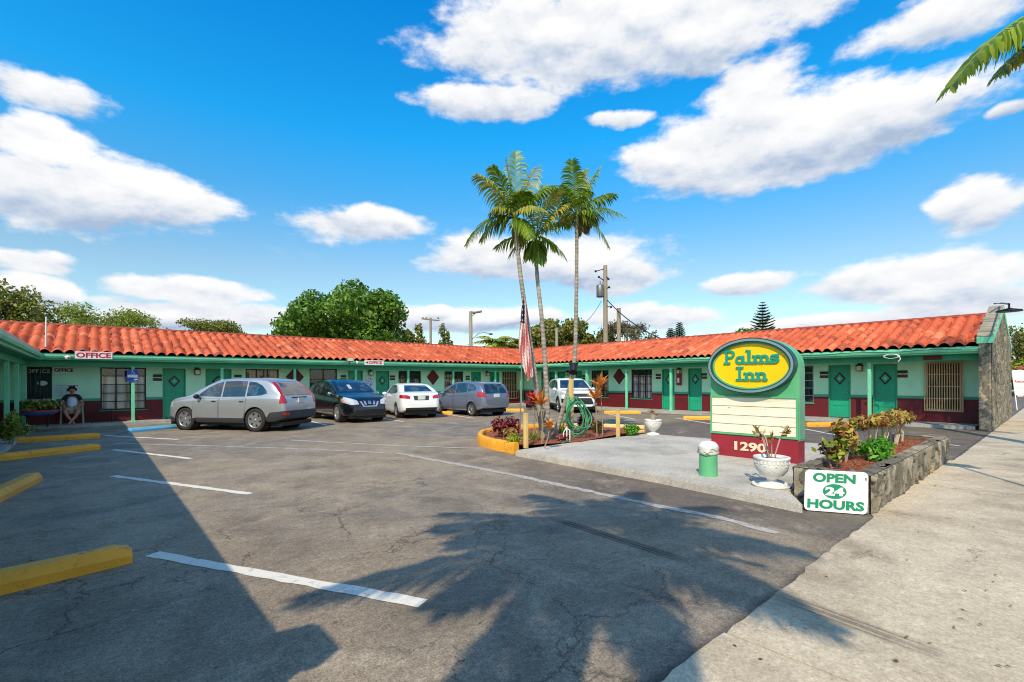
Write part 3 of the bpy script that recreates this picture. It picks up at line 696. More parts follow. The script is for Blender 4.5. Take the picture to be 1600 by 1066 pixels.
def stone_wall(name, panels, parent=None, cell=.26, step=.03, depth=.035, seed=1, aspect=(1., .75), material=None, **kw):
    """panels: (origin, U, V, lu, lv, inside(u, v)->bool or None); stones are bulged, mortar is sunk"""
    V = []; F = []; T = []; Gp = []
    rng = np.random.RandomState(seed)
    for (o, U, W, lu, lv, ins) in panels:
        o, U, W = Vector(o), Vector(U).normalized(), Vector(W).normalized(); N = U.cross(W)
        nu, nv = max(2, int(lu / step)), max(2, int(lv / step))
        cu, cv = cell * aspect[0], cell * aspect[1]
        gu, gv = int(lu / cu) + 4, int(lv / cv) + 4
        su = (np.arange(gu)[:, None] - 1.5 + rng.rand(gu, gv)) * cu; sv = (np.arange(gv)[None, :] - 1.5 + rng.rand(gu, gv)) * cv
        S = np.stack([su.ravel(), sv.ravel()], 1); tone = rng.rand(len(S)) ** 1.2; bul = rng.rand(len(S)); tl = rng.randn(len(S), 2) * .12
        uu, vv = np.meshgrid(np.linspace(0, lu, nu + 1), np.linspace(0, lv, nv + 1), indexing='ij')
        P = np.stack([uu.ravel(), vv.ravel()], 1)
        Pw = P + .03 * np.stack([np.sin(P[:, 1] * 23 + P[:, 0] * 7), np.sin(P[:, 0] * 19 + 1)], 1)
        D = (np.abs((Pw[:, None, :] - S[None]) / np.array([aspect[0], aspect[1]])) ** 1.6).sum(2) ** (1 / 1.6); idx = np.argsort(D, 1)[:, :2]
        d1 = np.take_along_axis(D, idx[:, :1], 1)[:, 0]; d2 = np.take_along_axis(D, idx[:, 1:2], 1)[:, 0]; k = idx[:, 0]
        e = (d2 - d1); h = np.clip(e / (cell * .13), 0, 1) ** .6 * depth * (.55 + .6 * bul[k]) + ((Pw - S[k]) * tl[k]).sum(1)
        h = np.clip(h, 0, depth * 1.6)
        edge = (P[:, 0] < 1e-6) | (P[:, 0] > lu - 1e-6) | (P[:, 1] < 1e-6) | (P[:, 1] > lv - 1e-6)
        h[edge] = depth * .35
        base = len(V)
        for (pu, pv), hh in zip(P, h): V.append(o + U * pu + W * pv + N * float(hh))
        T += list(tone[k]); Gp += list(np.clip(1 - e / (cell * .10), 0, 1))
        for i in range(nu):
            for j in range(nv):
                if ins and not ins((i + .5) * lu / nu, (j + .5) * lv / nv): continue
                a = base + i * (nv + 1) + j; F.append((a, a + nv + 1, a + nv + 2, a + 1))
    off = ORG.get(parent, Vector((0, 0, 0))) if parent is not None else Vector((0, 0, 0))
    me = bpy.data.meshes.new(name); me.from_pydata([p - off for p in V], [], F)
    for nm, dat in (('tone', T), ('gap', Gp)): me.attributes.new(nm, 'FLOAT', 'POINT').data.foreach_set('value', [float(x) for x in dat])
    me.materials.append(material or M_STONE); me.polygons.foreach_set('use_smooth', [True] * len(F)); me.update()
    o_ = bpy.data.objects.new(name, me); COL.objects.link(o_)
    if parent is not None: o_.parent = parent; ORG[o_] = off
    return o_
GA0, GA1, GB0, GB1, GZE, GZA = 19.92, 27.5, 1.39, 1.66, 2.80, 4.02
def gable(mirror):
    X = (lambda a: a) if not mirror else (lambda a: LEAVE - (a - AEAVE))
    mid = (GA0 + GA1) / 2; L = GA1 - GA0
    top = lambda u: GZE + (GZA - GZE) * (1 - abs(u - L / 2) / (L / 2))
    if not mirror:
        pn = [((GA0, GB0, 0), (1, 0, 0), (0, 0, 1), L, GZA, lambda u, v: v < top(u) - .04),
              ((GA0, GB1, 0), (0, -1, 0), (0, 0, 1), GB1 - GB0, GZE - .06, None)]
    else:
        pn = [((X(GA1), GB0, 0), (1, 0, 0), (0, 0, 1), L, GZA, lambda u, v: v < top(u) - .04),
              ((X(GA0), GB0, 0), (0, 1, 0), (0, 0, 1), GB1 - GB0, GZE - .06, None)]
    g_ = stone_wall('stone_gable', pn, motel, .20, .03 if not mirror else .08, .035, 4, aspect=(.5, 1.35) if not mirror else (1, 1))
    m = MB()
    poly = [(X(GA0), 0), (X(GA1), 0), (X(GA1), GZE - .05), (X(mid), GZA - .05), (X(GA0), GZE - .05)]
    m.prism(poly, 0, GB1 - GB0 - .002, Matrix(((1, 0, 0, 0), (0, 0, 1, GB0 + .001), (0, 1, 0, 0), (0, 0, 0, 1)))); m.build('gable_core', M_STONE, g_)
    m = MB()      # green rake board on the street side, and the end cap
    for a, b in ((GA0, mid), (GA1, mid)):
        za, zb = GZE, GZA
        poly = [(X(a), za - .17), (X(b), zb - .17), (X(b), zb + .02), (X(a), za + .02)]
        m.prism(poly, 0, .05, Matrix(((1, 0, 0, 0), (0, 0, 1, GB0 - .052), (0, 1, 0, 0), (0, 0, 0, 1))))
    c0, c1 = sorted((X(GA0 - .06), X(GA0 + .02)))
    m.box(c0, c1, GB0 - .05, GB1 + .04, GZE - .20, GZE - .01)
    m.build('rake_board', M_MINT, g_)
    m = MB(); random.seed(8)   # flat stone coping laid up the rake
    for a, b in ((GA0, mid), (GA1, mid)):
        n = 12
        for i in range(n):
            t0, t1 = i / n + .006, (i + 1) / n - .006; a0, a1 = a + (b - a) * t0, a + (b - a) * t1; z0, z1 = GZE + (GZA - GZE) * t0, GZE + (GZA - GZE) * t1
            e = random.uniform(0, .03)
            p = [(X(a0), GB0 - .02 - e, z0), (X(a1), GB0 - .02 - e, z1), (X(a1), GB1 + .03 + e, z1), (X(a0), GB1 + .03 + e, z0)]
            h = .05 + e
            m.add(p + [(x, y, z + h) for x, y, z in p], [(0, 1, 2, 3), (4, 7, 6, 5), (0, 4, 5, 1), (1, 5, 6, 2), (2, 6, 7, 3), (3, 7, 4, 0)])
    m.build('coping', plain('coping_stone', rgb(150, 142, 122), .9, var=.3, nscale=2.5, bmp=.8, bscale=30), g_)
gable(False); gable(True)
# ================================================================== KERBS, PAD, ISLAND
M_YEL = painted('yellow_kerb_paint', rgb(236, 164, 40), rgb(96, 84, 60), .75, .6, .4, 40, 9)
M_YELP = painted('pale_yellow_paint', rgb(222, 190, 120), rgb(130, 118, 96), .5, .6, .3, 40, 7)
M_BLUE = painted('blue_kerb_paint', rgb(110, 190, 226), rgb(210, 214, 214), .35, .6, .3, 40, 7)
def xy(v): return (v.x, v.y)
def slab_poly(name, pts, z0, z1, material, bev=.015, **kw):
    bm = bmesh.new(); vs = [bm.verts.new((p[0], p[1], z0)) for p in pts]; f = bm.faces.new(vs)
    if f.normal.z < 0: f.normal_flip()
    f.normal_update()
    if f.normal.z < 0: bmesh.ops.reverse_faces(bm, faces=[f])
    r = bmesh.ops.extrude_face_region(bm, geom=[f]); up = [v for v in r['geom'] if isinstance(v, bmesh.types.BMVert)]
    for v in up: v.co.z = z1
    bmesh.ops.bevel(bm, geom=[e for e in bm.edges if all(abs(v.co.z - z1) < 1e-5 for v in e.verts)], offset=bev, segments=2, affect='EDGES')
    bm.verts.index_update(); m = MB(); m.add([v.co.copy() for v in bm.verts], [[v.index for v in f.verts] for f in bm.faces]); bm.free()
    return m.build(name, material, **kw)
PZ = .12
pad = [xy(G(806, 703.5, PZ)), xy(G(1030, 743, PZ)), xy(G(1254, 786, PZ)), (6.72, 2.3), (12.2, 2.3), (12.2, 3.4), (11.9, 5.5), xy(G(1130, 687, PZ)), xy(G(1011, 677.5, PZ)), xy(G(900, 690.5, PZ))]
pad_o = slab_poly('concrete_pad', pad, -.02, PZ, M_PAD, .02, kind='structure')
# island kerb (yellow) round the mulch bed
outer = [G(803, 709.5), G(775, 704), G(757, 699), G(748, 695), G(747, 689), G(757, 683), G(790, 678), G(840, 673.5), G(920, 672), G(1009, 676)]
def kerb_strip(name, pts, wd, z1, material, **kw):
    P = [Vector((p.x, p.y, 0)) for p in pts]; Q = []
    for i in range(len(P) - 1):
        p0, p1, p2, p3 = P[max(i - 1, 0)], P[i], P[i + 1], P[min(i + 2, len(P) - 1)]
        for k in range(8):
            t = k / 8; Q.append(.5 * ((2 * p1) + (p2 - p0) * t + (2 * p0 - 5 * p1 + 4 * p2 - p3) * t * t + (3 * p1 - p0 - 3 * p2 + p3) * t ** 3))
    Q.append(P[-1]); m = MB(); n = len(Q); vs = []
    for i, p in enumerate(Q):
        d = (Q[min(i + 1, n - 1)] - Q[max(i - 1, 0)]).normalized(); nn = Vector((d.y, -d.x, 0))   # right of travel = inwards (clockwise ring)
        j = random.uniform(-.006, .006)
        for off, z in ((0, -.02), (.0, z1 * .55), (.012 + j, z1 - .03), (.03, z1 - .006 + j), (wd - .03, z1 + j), (wd, z1 - .03), (wd, -.02)):
            q = p + nn * off; vs.append((q.x, q.y, z))
    k = 7; fs = [(i * k + j, (i + 1) * k + j, (i + 1) * k + j + 1, i * k + j + 1) for i in range(n - 1) for j in range(k - 1)]
    m.add(vs, fs, True); m.add([vs[j] for j in range(k)], [tuple(range(k))]); m.add([vs[(n - 1) * k + j] for j in range(k)], [tuple(range(k))[::-1]])
    return m.build(name, material, **kw), Q
io, ring = kerb_strip('island_kerb', outer[:8], .14, .24, M_YEL, kind='structure')
kerb_strip('island_kerb', outer[7:], .14, .22, M_YELP, kind='structure')
# mulch
def mulchmat(t):
    v = obc(t); r = t.add('ShaderNodeNewGeometry').outputs['Random Per Island']
    c = t.ramp(r, [(0, rgb(92, 44, 26)), (.4, rgb(140, 74, 44)), (.7, rgb(170, 96, 58)), (1, rgb(186, 132, 92))])
    setc(t, t.mix(t.mr(t.noise(v, 60., 3, .6), .3, .7, 0, .5), c, rgb(84, 42, 28))); setc(t, .9, 'Roughness')
M_MULCH = mat('wood_mulch', mulchmat)
def inpoly(x, y, P):
    c = False; n = len(P)
    for i in range(n):
        x1, y1 = P[i][:2]; x2, y2 = P[i - 1][:2]
        if (y1 > y) != (y2 > y) and x < (x2 - x1) * (y - y1) / (y2 - y1) + x1: c = not c
    return c
def mulch(name, P, z, n, seed, mound=.04):
    rng = random.Random(seed); m = MB(); xs_ = [p[0] for p in P]; ys_ = [p[1] for p in P]; cx, cy = sum(xs_) / len(P), sum(ys_) / len(P)
    m.add([(cx, cy, z + mound)] + [(p[0], p[1], z) for p in P], [(0, i + 1, (i + 1) % len(P) + 1) for i in range(len(P))])
    k = 0
    while k < n:
        x, y = rng.uniform(min(xs_), max(xs_)), rng.uniform(min(ys_), max(ys_))
        if not inpoly(x, y, P): continue
        k += 1; a = rng.uniform(0, 6.28); L = rng.uniform(.02, .07); W = rng.uniform(.008, .02)
        d = Vector((math.cos(a), math.sin(a), rng.uniform(-.3, .4))); zz = z + mound * .6 + rng.uniform(0, .03)
        m.leaf((x, y, zz), d, (rng.uniform(-.4, .4), rng.uniform(-.4, .4), 1), L, W)
    return m.build(name, M_MULCH, kind='stuff', label='red-brown wood mulch over the soil of the bed', cat='mulch')
bed = [xy(p) for p in (G(806, 706, 0), G(775, 700, 0), G(756, 692, 0), G(760, 684, 0), G(842, 675, 0), G(922, 673.5, 0), G(1006, 677.5, 0), G(900, 690.5, PZ))]
bed[0] = (bed[0][0] + .12, bed[0][1] - .10); bed[-2] = (bed[-2][0] + .05, bed[-2][1] - .08); bed[-1] = (bed[-1][0] + .05, bed[-1][1] - .10)
mulch('mulch', bed, .135, 3200, 5)

# ------------------------------------------------------------------ wheel stops
def wheel_stop(p, q, label, material=M_YEL, wd=.17, h=.13, L=None, group='concrete wheel stops'):
    p, q = Vector((p.x, p.y, 0)), Vector((q.x, q.y, 0)); d = (q - p).normalized(); L = L or (q - p).length; c = (p + q) / 2
    n = Vector((-d.y, d.x, 0));  c = c + n * (wd / 2 if n.dot(c) > 0 else -wd / 2)
    r = root('wheel_stop', (c.x, c.y, 0), label, 'wheel stop', group, math.atan2(d.y, d.x))
    prof = [(-wd / 2, 0), (wd / 2, 0), (wd / 2, h * .5), (wd / 2 - .035, h), (-wd / 2 + .035, h), (-wd / 2, h * .5)]
    bm = bmesh.new(); n_ = 18; ringv = []
    for i in range(n_ + 1):
        x = -L / 2 + L * i / n_; k = 1 if 0 < i < n_ else .80
        row = [bm.verts.new((x + (0 if 0 < i < n_ else 0), y * (1 if 0 < i < n_ else .93), z * k)) for y, z in prof]
        if 0 < i < n_:
            for v in row:
                if v.co.z > .01: v.co += Vector((0, random.uniform(-.003, .003), random.uniform(-.003, .003)))
        ringv.append(row)
    for a, b in zip(ringv[:-1], ringv[1:]):
        for j in range(6): bm.faces.new((a[j], a[(j + 1) % 6], b[(j + 1) % 6], b[j]))
    bm.faces.new(ringv[0][::-1]); bm.faces.new(ringv[-1]); bmesh.ops.recalc_face_normals(bm, faces=bm.faces[:])
    bm.verts.index_update(); m = MB(); m.add([v.co.copy() for v in bm.verts], [[v.index for v in f.verts] for f in bm.faces]); bm.free()
    m.build('stop_block', material, r, local=True)
    m = MB()
    for s in (-.32, .32): m.lathe([(0, .003), (.016, .003), (.016, -.01)], (s * L, 0, h), 10)
    m.build('anchor_pin', M_METAL, r, local=True)
e1 = G(208, 880); dv = (G(0, 931) - e1).normalized()
wheel_stop(e1, e1 + dv * 1.75, 'nearest yellow wheel stop, cut by the left edge of the photo', wd=.2, h=.15)
e1 = G(68, 751); dv = (G(0, 786) - e1).normalized()
wheel_stop(e1, e1 + dv * 1.75, 'faded orange-yellow wheel stop knocked askew from its row', painted('orange_kerb_paint', rgb(222, 160, 62), rgb(120, 100, 60), .4, .6, .3, 40, 7), wd=.2, h=.15)
e1 = G(158, 702.5); dv = (G(0, 721) - e1).normalized()
wheel_stop(e1, e1 + dv * 1.75, 'yellow wheel stop second from the office walkway on the shaded side', wd=.2, h=.14)
wheel_stop(G(22, 693), G(157, 684.5), 'yellow wheel stop nearest the office walkway, in front of the leafy shrub', wd=.2, h=.14)
wheel_stop(G(218, 675), G(277, 669.5), 'light blue wheel stop in front of the silver car', M_BLUE, L=1.75)
for (a, b, lab) in (((944.6, 646.8), (1002, 646.8), 'yellow wheel stop just right of the white car, facing the striped curtain window'), ((1068, 655.6), (1124, 656.5), 'yellow wheel stop partly hidden by the motel sign'),
                    ((1262, 667.2), (1341, 666.5), 'yellow wheel stop right of the motel sign, nearest the street'), ((788, 643.2), (819, 643.2), 'yellow wheel stop right behind the grey hatchback'),
                    ((690, 647.6), (707, 647.9), 'yellow wheel stop glimpsed under the grey hatchback')):
    wheel_stop(G(*a), G(*b), lab, h=.14)

# ------------------------------------------------------------------ monument sign
SA, SB0, SB1 = 8.97, 2.93, 4.47; sc_b = (SB0 + SB1) / 2
M_SGRN = painted('sign_green', rgb(96, 178, 124), rgb(60, 100, 80), .3, .45, scale=5)
M_SSIDE = painted('sign_side_green', rgb(112, 168, 138), rgb(170, 190, 180), .5, .5, scale=9)
M_SBASE = painted('sign_maroon', rgb(150, 36, 50), rgb(90, 20, 28), .4, .5, scale=5)
M_CREAM = mat('letter_board', lambda t: (setc(t, t.mix(t.mr(t.noise(t.vm('MULTIPLY', obc(t), (1, .6, 6)), 2.5, 5, .7), .45, .7), rgb(240, 234, 210), rgb(222, 214, 182))), setc(t, .35, 'Roughness')))
M_SYEL = plain('sign_yellow', rgb(250, 204, 10), .35, var=.04)
M_SRIM = plain('sign_rim_dark_teal', rgb(28, 62, 66), .35, var=.1)
M_SRIM2 = plain('sign_rim_grey', rgb(120, 150, 150), .3, var=.1)
M_STXT = plain('sign_letter_teal', rgb(20, 150, 128), .4, var=.05)
sign = root('motel_sign', (SA + .15, sc_b, PZ), 'green monument sign with a yellow oval reading Palms Inn over a blank cream letter board', 'sign')
FM = Matrix(((0, 0, -1, SA), (-1, 0, 0, sc_b), (0, 1, 0, 0), (0, 0, 0, 1)))     # u: to the viewer's right, v up, w out of the face
hw = (SB1 - SB0) / 2
m = MB(); m.box(SA - .01, SA + .30, SB0 + .01, SB1 - .01, PZ - .02, .52, bev=.012); base_ = m.build('base', M_SBASE, sign)
out = [(-hw, .50), (hw, .50)] + [(hw * math.cos(R(a)), 1.78 + .52 * math.sin(R(a))) for a in range(0, 181, 8)]
m = MB(); m.prism(out, -.27, 0, FM); m.build('cabinet', M_SGRN, sign)
m = MB(); m.box(SA + .012, SA + .262, SB0 - .006, SB0 + .001, .53, 1.74); m.build('side_panel', M_SSIDE, sign)
m = MB()
pz0, pz1, pw = .56, 1.225, hw - .035
for a, b, c, d in ((-pw - .028, -pw, pz0 - .028, pz1 + .028), (pw, pw + .028, pz0 - .028, pz1 + .028), (-pw, pw, pz0 - .028, pz0), (-pw, pw, pz1, pz1 + .028)):
    m.prism([(a, c), (b, c), (b, d), (a, d)], .001, .03, FM)
m.build('board_frame', M_SGRN, sign)
m = MB()
for i in range(4):
    c, d = pz0 + (pz1 - pz0) * i / 4 + .003, pz0 + (pz1 - pz0) * (i + 1) / 4 - .003
    m.prism([(-pw, c), (pw, c), (pw, d), (-pw, d)], .002, .012, FM)
lb = m.build('letter_board', M_CREAM, sign)
m = MB()
for i in range(4):
    c = pz0 + (pz1 - pz0) * i / 4 + .008; m.prism([(-pw, c), (pw, c), (pw, c + .003), (-pw, c + .003)], .0125, .017, FM)
m.build('letter_rail', plain('rail_ivory', rgb(206, 196, 160), .4), lb)
m = MB(); random.seed(11)
for k, (z, n) in enumerate(((1.02, 10), (.87, 16))):
    for i in range(n):
        u = random.uniform(-pw + .2, pw - .1) if k == 0 else -pw + .22 + i * .06
        m.prism([(u, z), (u + random.uniform(.02, .05), z), (u + .03, z + .012), (u + .005, z + .012)], .0125, .0135, FM)
m.build('glue_residue', M_WHITE if True else M_BLACK, lb)
OZ, OW, OH = 1.80, .755, .50
def ell(k0, k1, w0, w1, du=.0, n=56):
    mm = MB(); vs = []
    for kk, ww in ((k0, w0), (k1, w0), (k1, w1), (k0, w1)):
        for i in range(n):
            t = 2 * math.pi * i / n; vs.append(FM @ Vector(((OW + kk) * math.cos(t), OZ + (OH + kk) * math.sin(t), ww)))
    fs = [(r * n + i, r * n + (i + 1) % n, ((r + 1) % 4) * n + (i + 1) % n, ((r + 1) % 4) * n + i) for r in range(4) for i in range(n)]
    mm.add(vs, fs, False); return mm
ov = ell(-.075, 0, 0, .15).build('oval_rim', M_SRIM, sign)
ell(-.058, -.018, .148, .158).build('rim_highlight', M_SRIM2, ov)
ell(-.105, -.075, 0, .10).build('inner_rim', M_SGRN, ov)
m = MB(); m.prism([((OW - .10) * math.cos(2 * math.pi * i / 56), OZ + (OH - .10) * math.sin(2 * math.pi * i / 56)) for i in range(56)], .001, .08, FM)
face = m.build('oval_face', M_SYEL, sign)
# slab-serif letters, drawn as strokes: units of letter height 10
def arc(cx, cy, rx, ry, a0, a1, n=10): return [(cx + rx * math.cos(R(a0 + (a1 - a0) * i / n)), cy + ry * math.sin(R(a0 + (a1 - a0) * i / n))) for i in range(n + 1)]
def slabg(x0, x1, y): return [(x0, y), (x1, y)]
GL = {
 'P': (8.4, [[(2, .8), (2, 9.2)], slabg(.3, 4.2, .8), slabg(.3, 4, 9.2), [(2, 9.2), (4.6, 9.2)] + arc(4.7, 7, 2.5, 2.2, 90, -90) + [(2, 4.8)]]),
 'a': (7.4, [arc(3.1, 2.9, 2.3, 2.1, 0, 360, 16), [(5.4, 5.4), (5.4, .8), (6.9, .8)]]),
 'l': (4.6, [[(.4, 9.2), (2.2, 9.2), (2.2, .8)], slabg(.3, 4.2, .8)]),
 'm': (11.4, [[(.3, 5.2), (1.9, 5.2), (1.9, .8)], arc(3.9, 3.6, 2.0, 1.7, 160, 0) + [(5.9, .8)], arc(7.9, 3.6, 2.0, 1.7, 160, 0) + [(9.9, .8)], slabg(.4, 3.2, .8), slabg(4.7, 7.1, .8), slabg(8.7, 11.1, .8)]),
 's': (6.4, [arc(3.1, 4.1, 2.0, 1.15, 20, 200) + arc(3.2, 1.9, 2.2, 1.15, 90, -160)[1:], [(5.1, 5.6), (5.1, 4.2)], [(1., .4), (1., 1.8)]]),
 'I': (5.4, [[(2.6, .8), (2.6, 9.2)], slabg(.5, 4.7, .8), slabg(.5, 4.7, 9.2)]),
 'n': (7.6, [[(.3, 5.2), (1.9, 5.2), (1.9, .8)], arc(3.9, 3.6, 2.0, 1.7, 160, 0) + [(5.9, .8)], slabg(.4, 3.2, .8), slabg(4.7, 7.1, .8)]),
}
def slab_text(mb, word, cu, base, size, width, sw=1.5, w0=.08, th=.025):
    tot = sum(GL[c][0] for c in word); kx = width / tot; ky = size / 10; x = cu - width / 2; cnt = 0
    for ch in word:
        wd, strokes = GL[ch]
        for st in strokes:
            pts = [Vector((x + a * kx, base + b * ky)) for a, b in st]; h = sw * ky / 2; L = []; Rr = []
            for i, p in enumerate(pts):
                d = (pts[min(i + 1, len(pts) - 1)] - pts[max(i - 1, 0)]).normalized()
                ext = d * (h * .6 if len(st) > 2 or True else 0)
                q = p - ext * (1 if i == 0 else 0) + ext * (1 if i == len(pts) - 1 else 0)
                # mitre for corners
                if 0 < i < len(pts) - 1:
                    d1 = (p - pts[i - 1]).normalized(); d2 = (pts[i + 1] - p).normalized(); c_ = max(.5, math.sqrt(max(0, (1 + d1.dot(d2)) / 2))); hh = h / c_
                else: hh = h
                nn = Vector((-d.y, d.x)); L.append(q + nn * hh); Rr.append(q - nn * hh)
            cnt += 1; wt = w0 + th + cnt * .0004; n = len(pts)
            vs = [FM @ Vector((p.x, p.y, wt)) for p in L + Rr] + [FM @ Vector((p.x, p.y, w0)) for p in L + Rr]
            fs = [(i, i + 1, n + i + 1, n + i) for i in range(n - 1)] + [(i, 2 * n + i, 2 * n + i + 1, i + 1) for i in range(n - 1)] + [(n + i, n + i + 1, 3 * n + i + 1, 3 * n + i) for i in range(n - 1)]
            fs += [(0, n, 3 * n, 2 * n), (n - 1, 3 * n - 1, 4 * n - 1, 2 * n - 1)]
            mb.add(vs, fs, False)
        x += wd * kx
m = MB(); slab_text(m, 'Palms', .02, 1.835, .26, .97); m.build('letters_palms', M_STXT, face)
m = MB(); slab_text(m, 'Inn', .03, 1.53, .26, .55); m.build('letters_inn', M_STXT, face)
def digit_serif(mb, M, s, size, width):
    lettering(mb, s, M, size, .012, .006, width)
m = MB(); lettering(m, '1290', FM @ Matrix.Translation((-.03, .33, .011)), .21, .012, .007, .56); m.build('house_number', plain('number_cream', rgb(232, 214, 180), .5), base_)

# ------------------------------------------------------------------ planter with OPEN 24 HOURS board
A0, A1, Q0, Q1, PH = 6.68, 12.15, 1.46, 2.24, .44
pl = root('stone_planter', (9.4, 1.85, 0), 'long low planter of grey-brown rubble stone between the concrete pad and the sidewalk', 'planter')
stone_wall('stone_face', [((A0, Q0, 0), (1, 0, 0), (0, 0, 1), A1 - A0, PH, None), ((A0, Q1, 0), (0, -1, 0), (0, 0, 1), Q1 - Q0, PH, None),
                          ((A1, Q0, 0), (0, 1, 0), (0, 0, 1), Q1 - Q0, PH, None), ((A1, Q1, 0), (-1, 0, 0), (0, 0, 1), A1 - A0, PH, None)], pl, .22, .018, .04, 12, aspect=(.62, 1.5))
tw = .17
stone_wall('stone_rim', [((A0 - .01, Q0 - .015, PH), (1, 0, 0), (0, 1, 0), A1 - A0 + .02, tw, None), ((A0 - .01, Q1 - tw + .015, PH), (1, 0, 0), (0, 1, 0), A1 - A0 + .02, tw, None),
                         ((A0 - .012, Q0 + tw - .015, PH), (1, 0, 0), (0, 1, 0), tw, Q1 - Q0 - 2 * tw + .03, None), ((A1 - tw + .012, Q0 + tw - .015, PH), (1, 0, 0), (0, 1, 0), tw, Q1 - Q0 - 2 * tw + .03, None)], pl, .34, .025, .022, 7, aspect=(1.3, 1.))
m = MB()
for x0, x1, y0, y1 in ((A0 + .01, A1 - .01, Q0 + .01, Q0 + tw - .02), (A0 + .01, A1 - .01, Q1 - tw + .02, Q1 - .01), (A0 + .01, A0 + tw - .02, Q0 + tw, Q1 - tw), (A1 - tw + .02, A1 - .01, Q0 + tw, Q1 - tw)): m.box(x0, x1, y0, y1, 0, PH)
m.build('planter_core', M_STONE, pl)
mulch('mulch', [(A0 + tw - .02, Q0 + tw - .03), (A1 - tw + .02, Q0 + tw - .03), (A1 - tw + .02, Q1 - tw + .03), (A0 + tw - .02, Q1 - tw + .03)], PH - .07, 1800, 9)
M_SIGNW = painted('sign_white', rgb(232, 232, 226), rgb(130, 110, 90), .35, .35, .05, 40, 5)
M_SIGNG = plain('sign_letter_green', rgb(8, 134, 92), .4, var=.05)
pl_, pr_ = G(1261, 796), G(1359, 803.5)
U_ = (pr_ - pl_).normalized(); cB = (pl_ + pr_) / 2; bw_ = (pr_ - pl_).length
N_ = Vector((-U_.y, U_.x, 0)).cross(Vector((0, 0, 0)))
away = Vector((1, 0, 0)); tilt = (Vector((0, 0, 1)) * .99 + away * .10).normalized()
BM = frame_M(cB + Vector((-.10, 0, .012)), U_, tilt); bh = .475
b24 = root('open_hours_board', tuple(cB), 'white board with green letters OPEN 24 HOURS leaning against the stone planter', 'sign')
m = MB(); m.prism([(u, v + bh / 2) for u, v in rrect(bw_, bh, .05)], -.006, .004, BM); m.build('board_panel', M_SIGNW, b24)
m = MB(); lettering(m, 'OPEN', BM @ Matrix.Translation((-.02, bh - .085, .005)), .135, .003, .006, bw_ * .68); m.build('letters_open', M_SIGNG, b24)
m = MB(); lettering(m, 'HOURS', BM @ Matrix.Translation((.0, .085, .005)), .135, .003, .006, bw_ * .90); m.build('letters_hours', M_SIGNG, b24)
m = MB(); m.prism([(-.01 + .118 * math.cos(R(a)), bh / 2 + .085 * math.sin(R(a))) for a in range(0, 360, 10)], .0042, .007, BM); dd = m.build('green_disc', M_SIGNG, b24)
m = MB(); lettering(m, '24', BM @ Matrix.Translation((-.01, bh / 2, .0075)), .125, .003, .006, .19); m.build('letters_number', M_SIGNW, dd)

# ------------------------------------------------------------------ urns and bollard
M_URN = painted('urn_white', rgb(228, 226, 218), rgb(120, 108, 90), .4, .5, .25, 60, 12)
def urn(p, label, s=1., saucer=True):
    r = root('garden_urn', (p.x, p.y, PZ), label, 'planter urn', 'white urns on the concrete pad')
    m = MB(); o = (0, 0, 0)
    m.lathe([(0, .0), (.17, .0), (.172, .02), (.14, .04), (.07, .065), (.055, .09), (.075, .115), (.14, .15), (.19, .22), (.212, .30), (.21, .36), (.222, .375), (.222, .40), (.20, .405), (.19, .39), (.185, .36)], o, 32)
    m.lathe([(.0, .36), (.185, .36)], o, 24); m.build('bowl', M_URN, r, local=True)
    m = MB()
    for i in range(26):
        a = 2 * math.pi * i / 26; Mx = Matrix.Rotation(a, 4, 'Z')
        m.box(.205, .218, -.012, .012, .315, .34 if i % 2 else .35, Mx, bev=.003)
    for i in range(10):
        a = 2 * math.pi * i / 10; pts = [(.212 * math.cos(a + f * .6) * (1 - .25 * math.sin(math.pi * f)), .212 * math.sin(a + f * .6) * (1 - .25 * math.sin(math.pi * f)), .30 - .10 * math.sin(math.pi * f)) for f in [j / 8 for j in range(9)]]
        m.tube(pts, .009, 6)
    m.build('relief', M_URN, r, local=True)
    if saucer:
        m = MB(); m.lathe([(0, .0), (.23, .0), (.245, .03), (.232, .032), (.222, .012), (0, .012)], (.02, .01, .001), 28); m.build('saucer', M_URN, r, local=True)
    m = MB(); m.lathe([(0, .375), (.186, .365)], o, 16); m.build('soil', plain('soil', rgb(70, 50, 38), .95, bmp=.8), r, local=True)
    r.scale = (s, s, s); return r
U1 = G(1206, 760, PZ); U2 = G(1020.5, 679.5, PZ)
urn(U1, 'white footed urn standing in front of the motel sign base'); urn(U2, 'white footed urn at the far corner of the pad, beside the round green bush', 1., False)
bp = G(1107, 743, PZ)
bol = root('bollard', (bp.x, bp.y, PZ), 'squat green bollard with a taped white dome cap near the pad edge', 'bollard')
m = MB(); m.lathe([(.132, 0), (.13, .02), (.128, .34)], (0, 0, 0), 28); m.build('body', M_SGRN, bol, local=True)
m = MB(); m.lathe([(.140, .33), (.146, .35), (.142, .42), (.145, .43), (.138, .46), (.10, .50), (.04, .515), (0, .517)], (0, 0, 0), 28); m.build('cap', M_URN, bol, local=True)
m = MB(); rng = random.Random(4)
for i in range(16):
    a = rng.uniform(0, 6.28); z = rng.uniform(.33, .42); pts = [(.147 * math.cos(a + f), .147 * math.sin(a + f), z + .02 * math.sin(f * 5 + i)) for f in [j * .1 for j in range(8)]]
    m.tube(pts, .006, 5)
m.build('torn_tape', plain('tape_grey', rgb(150, 140, 124), .7), bol, local=True)

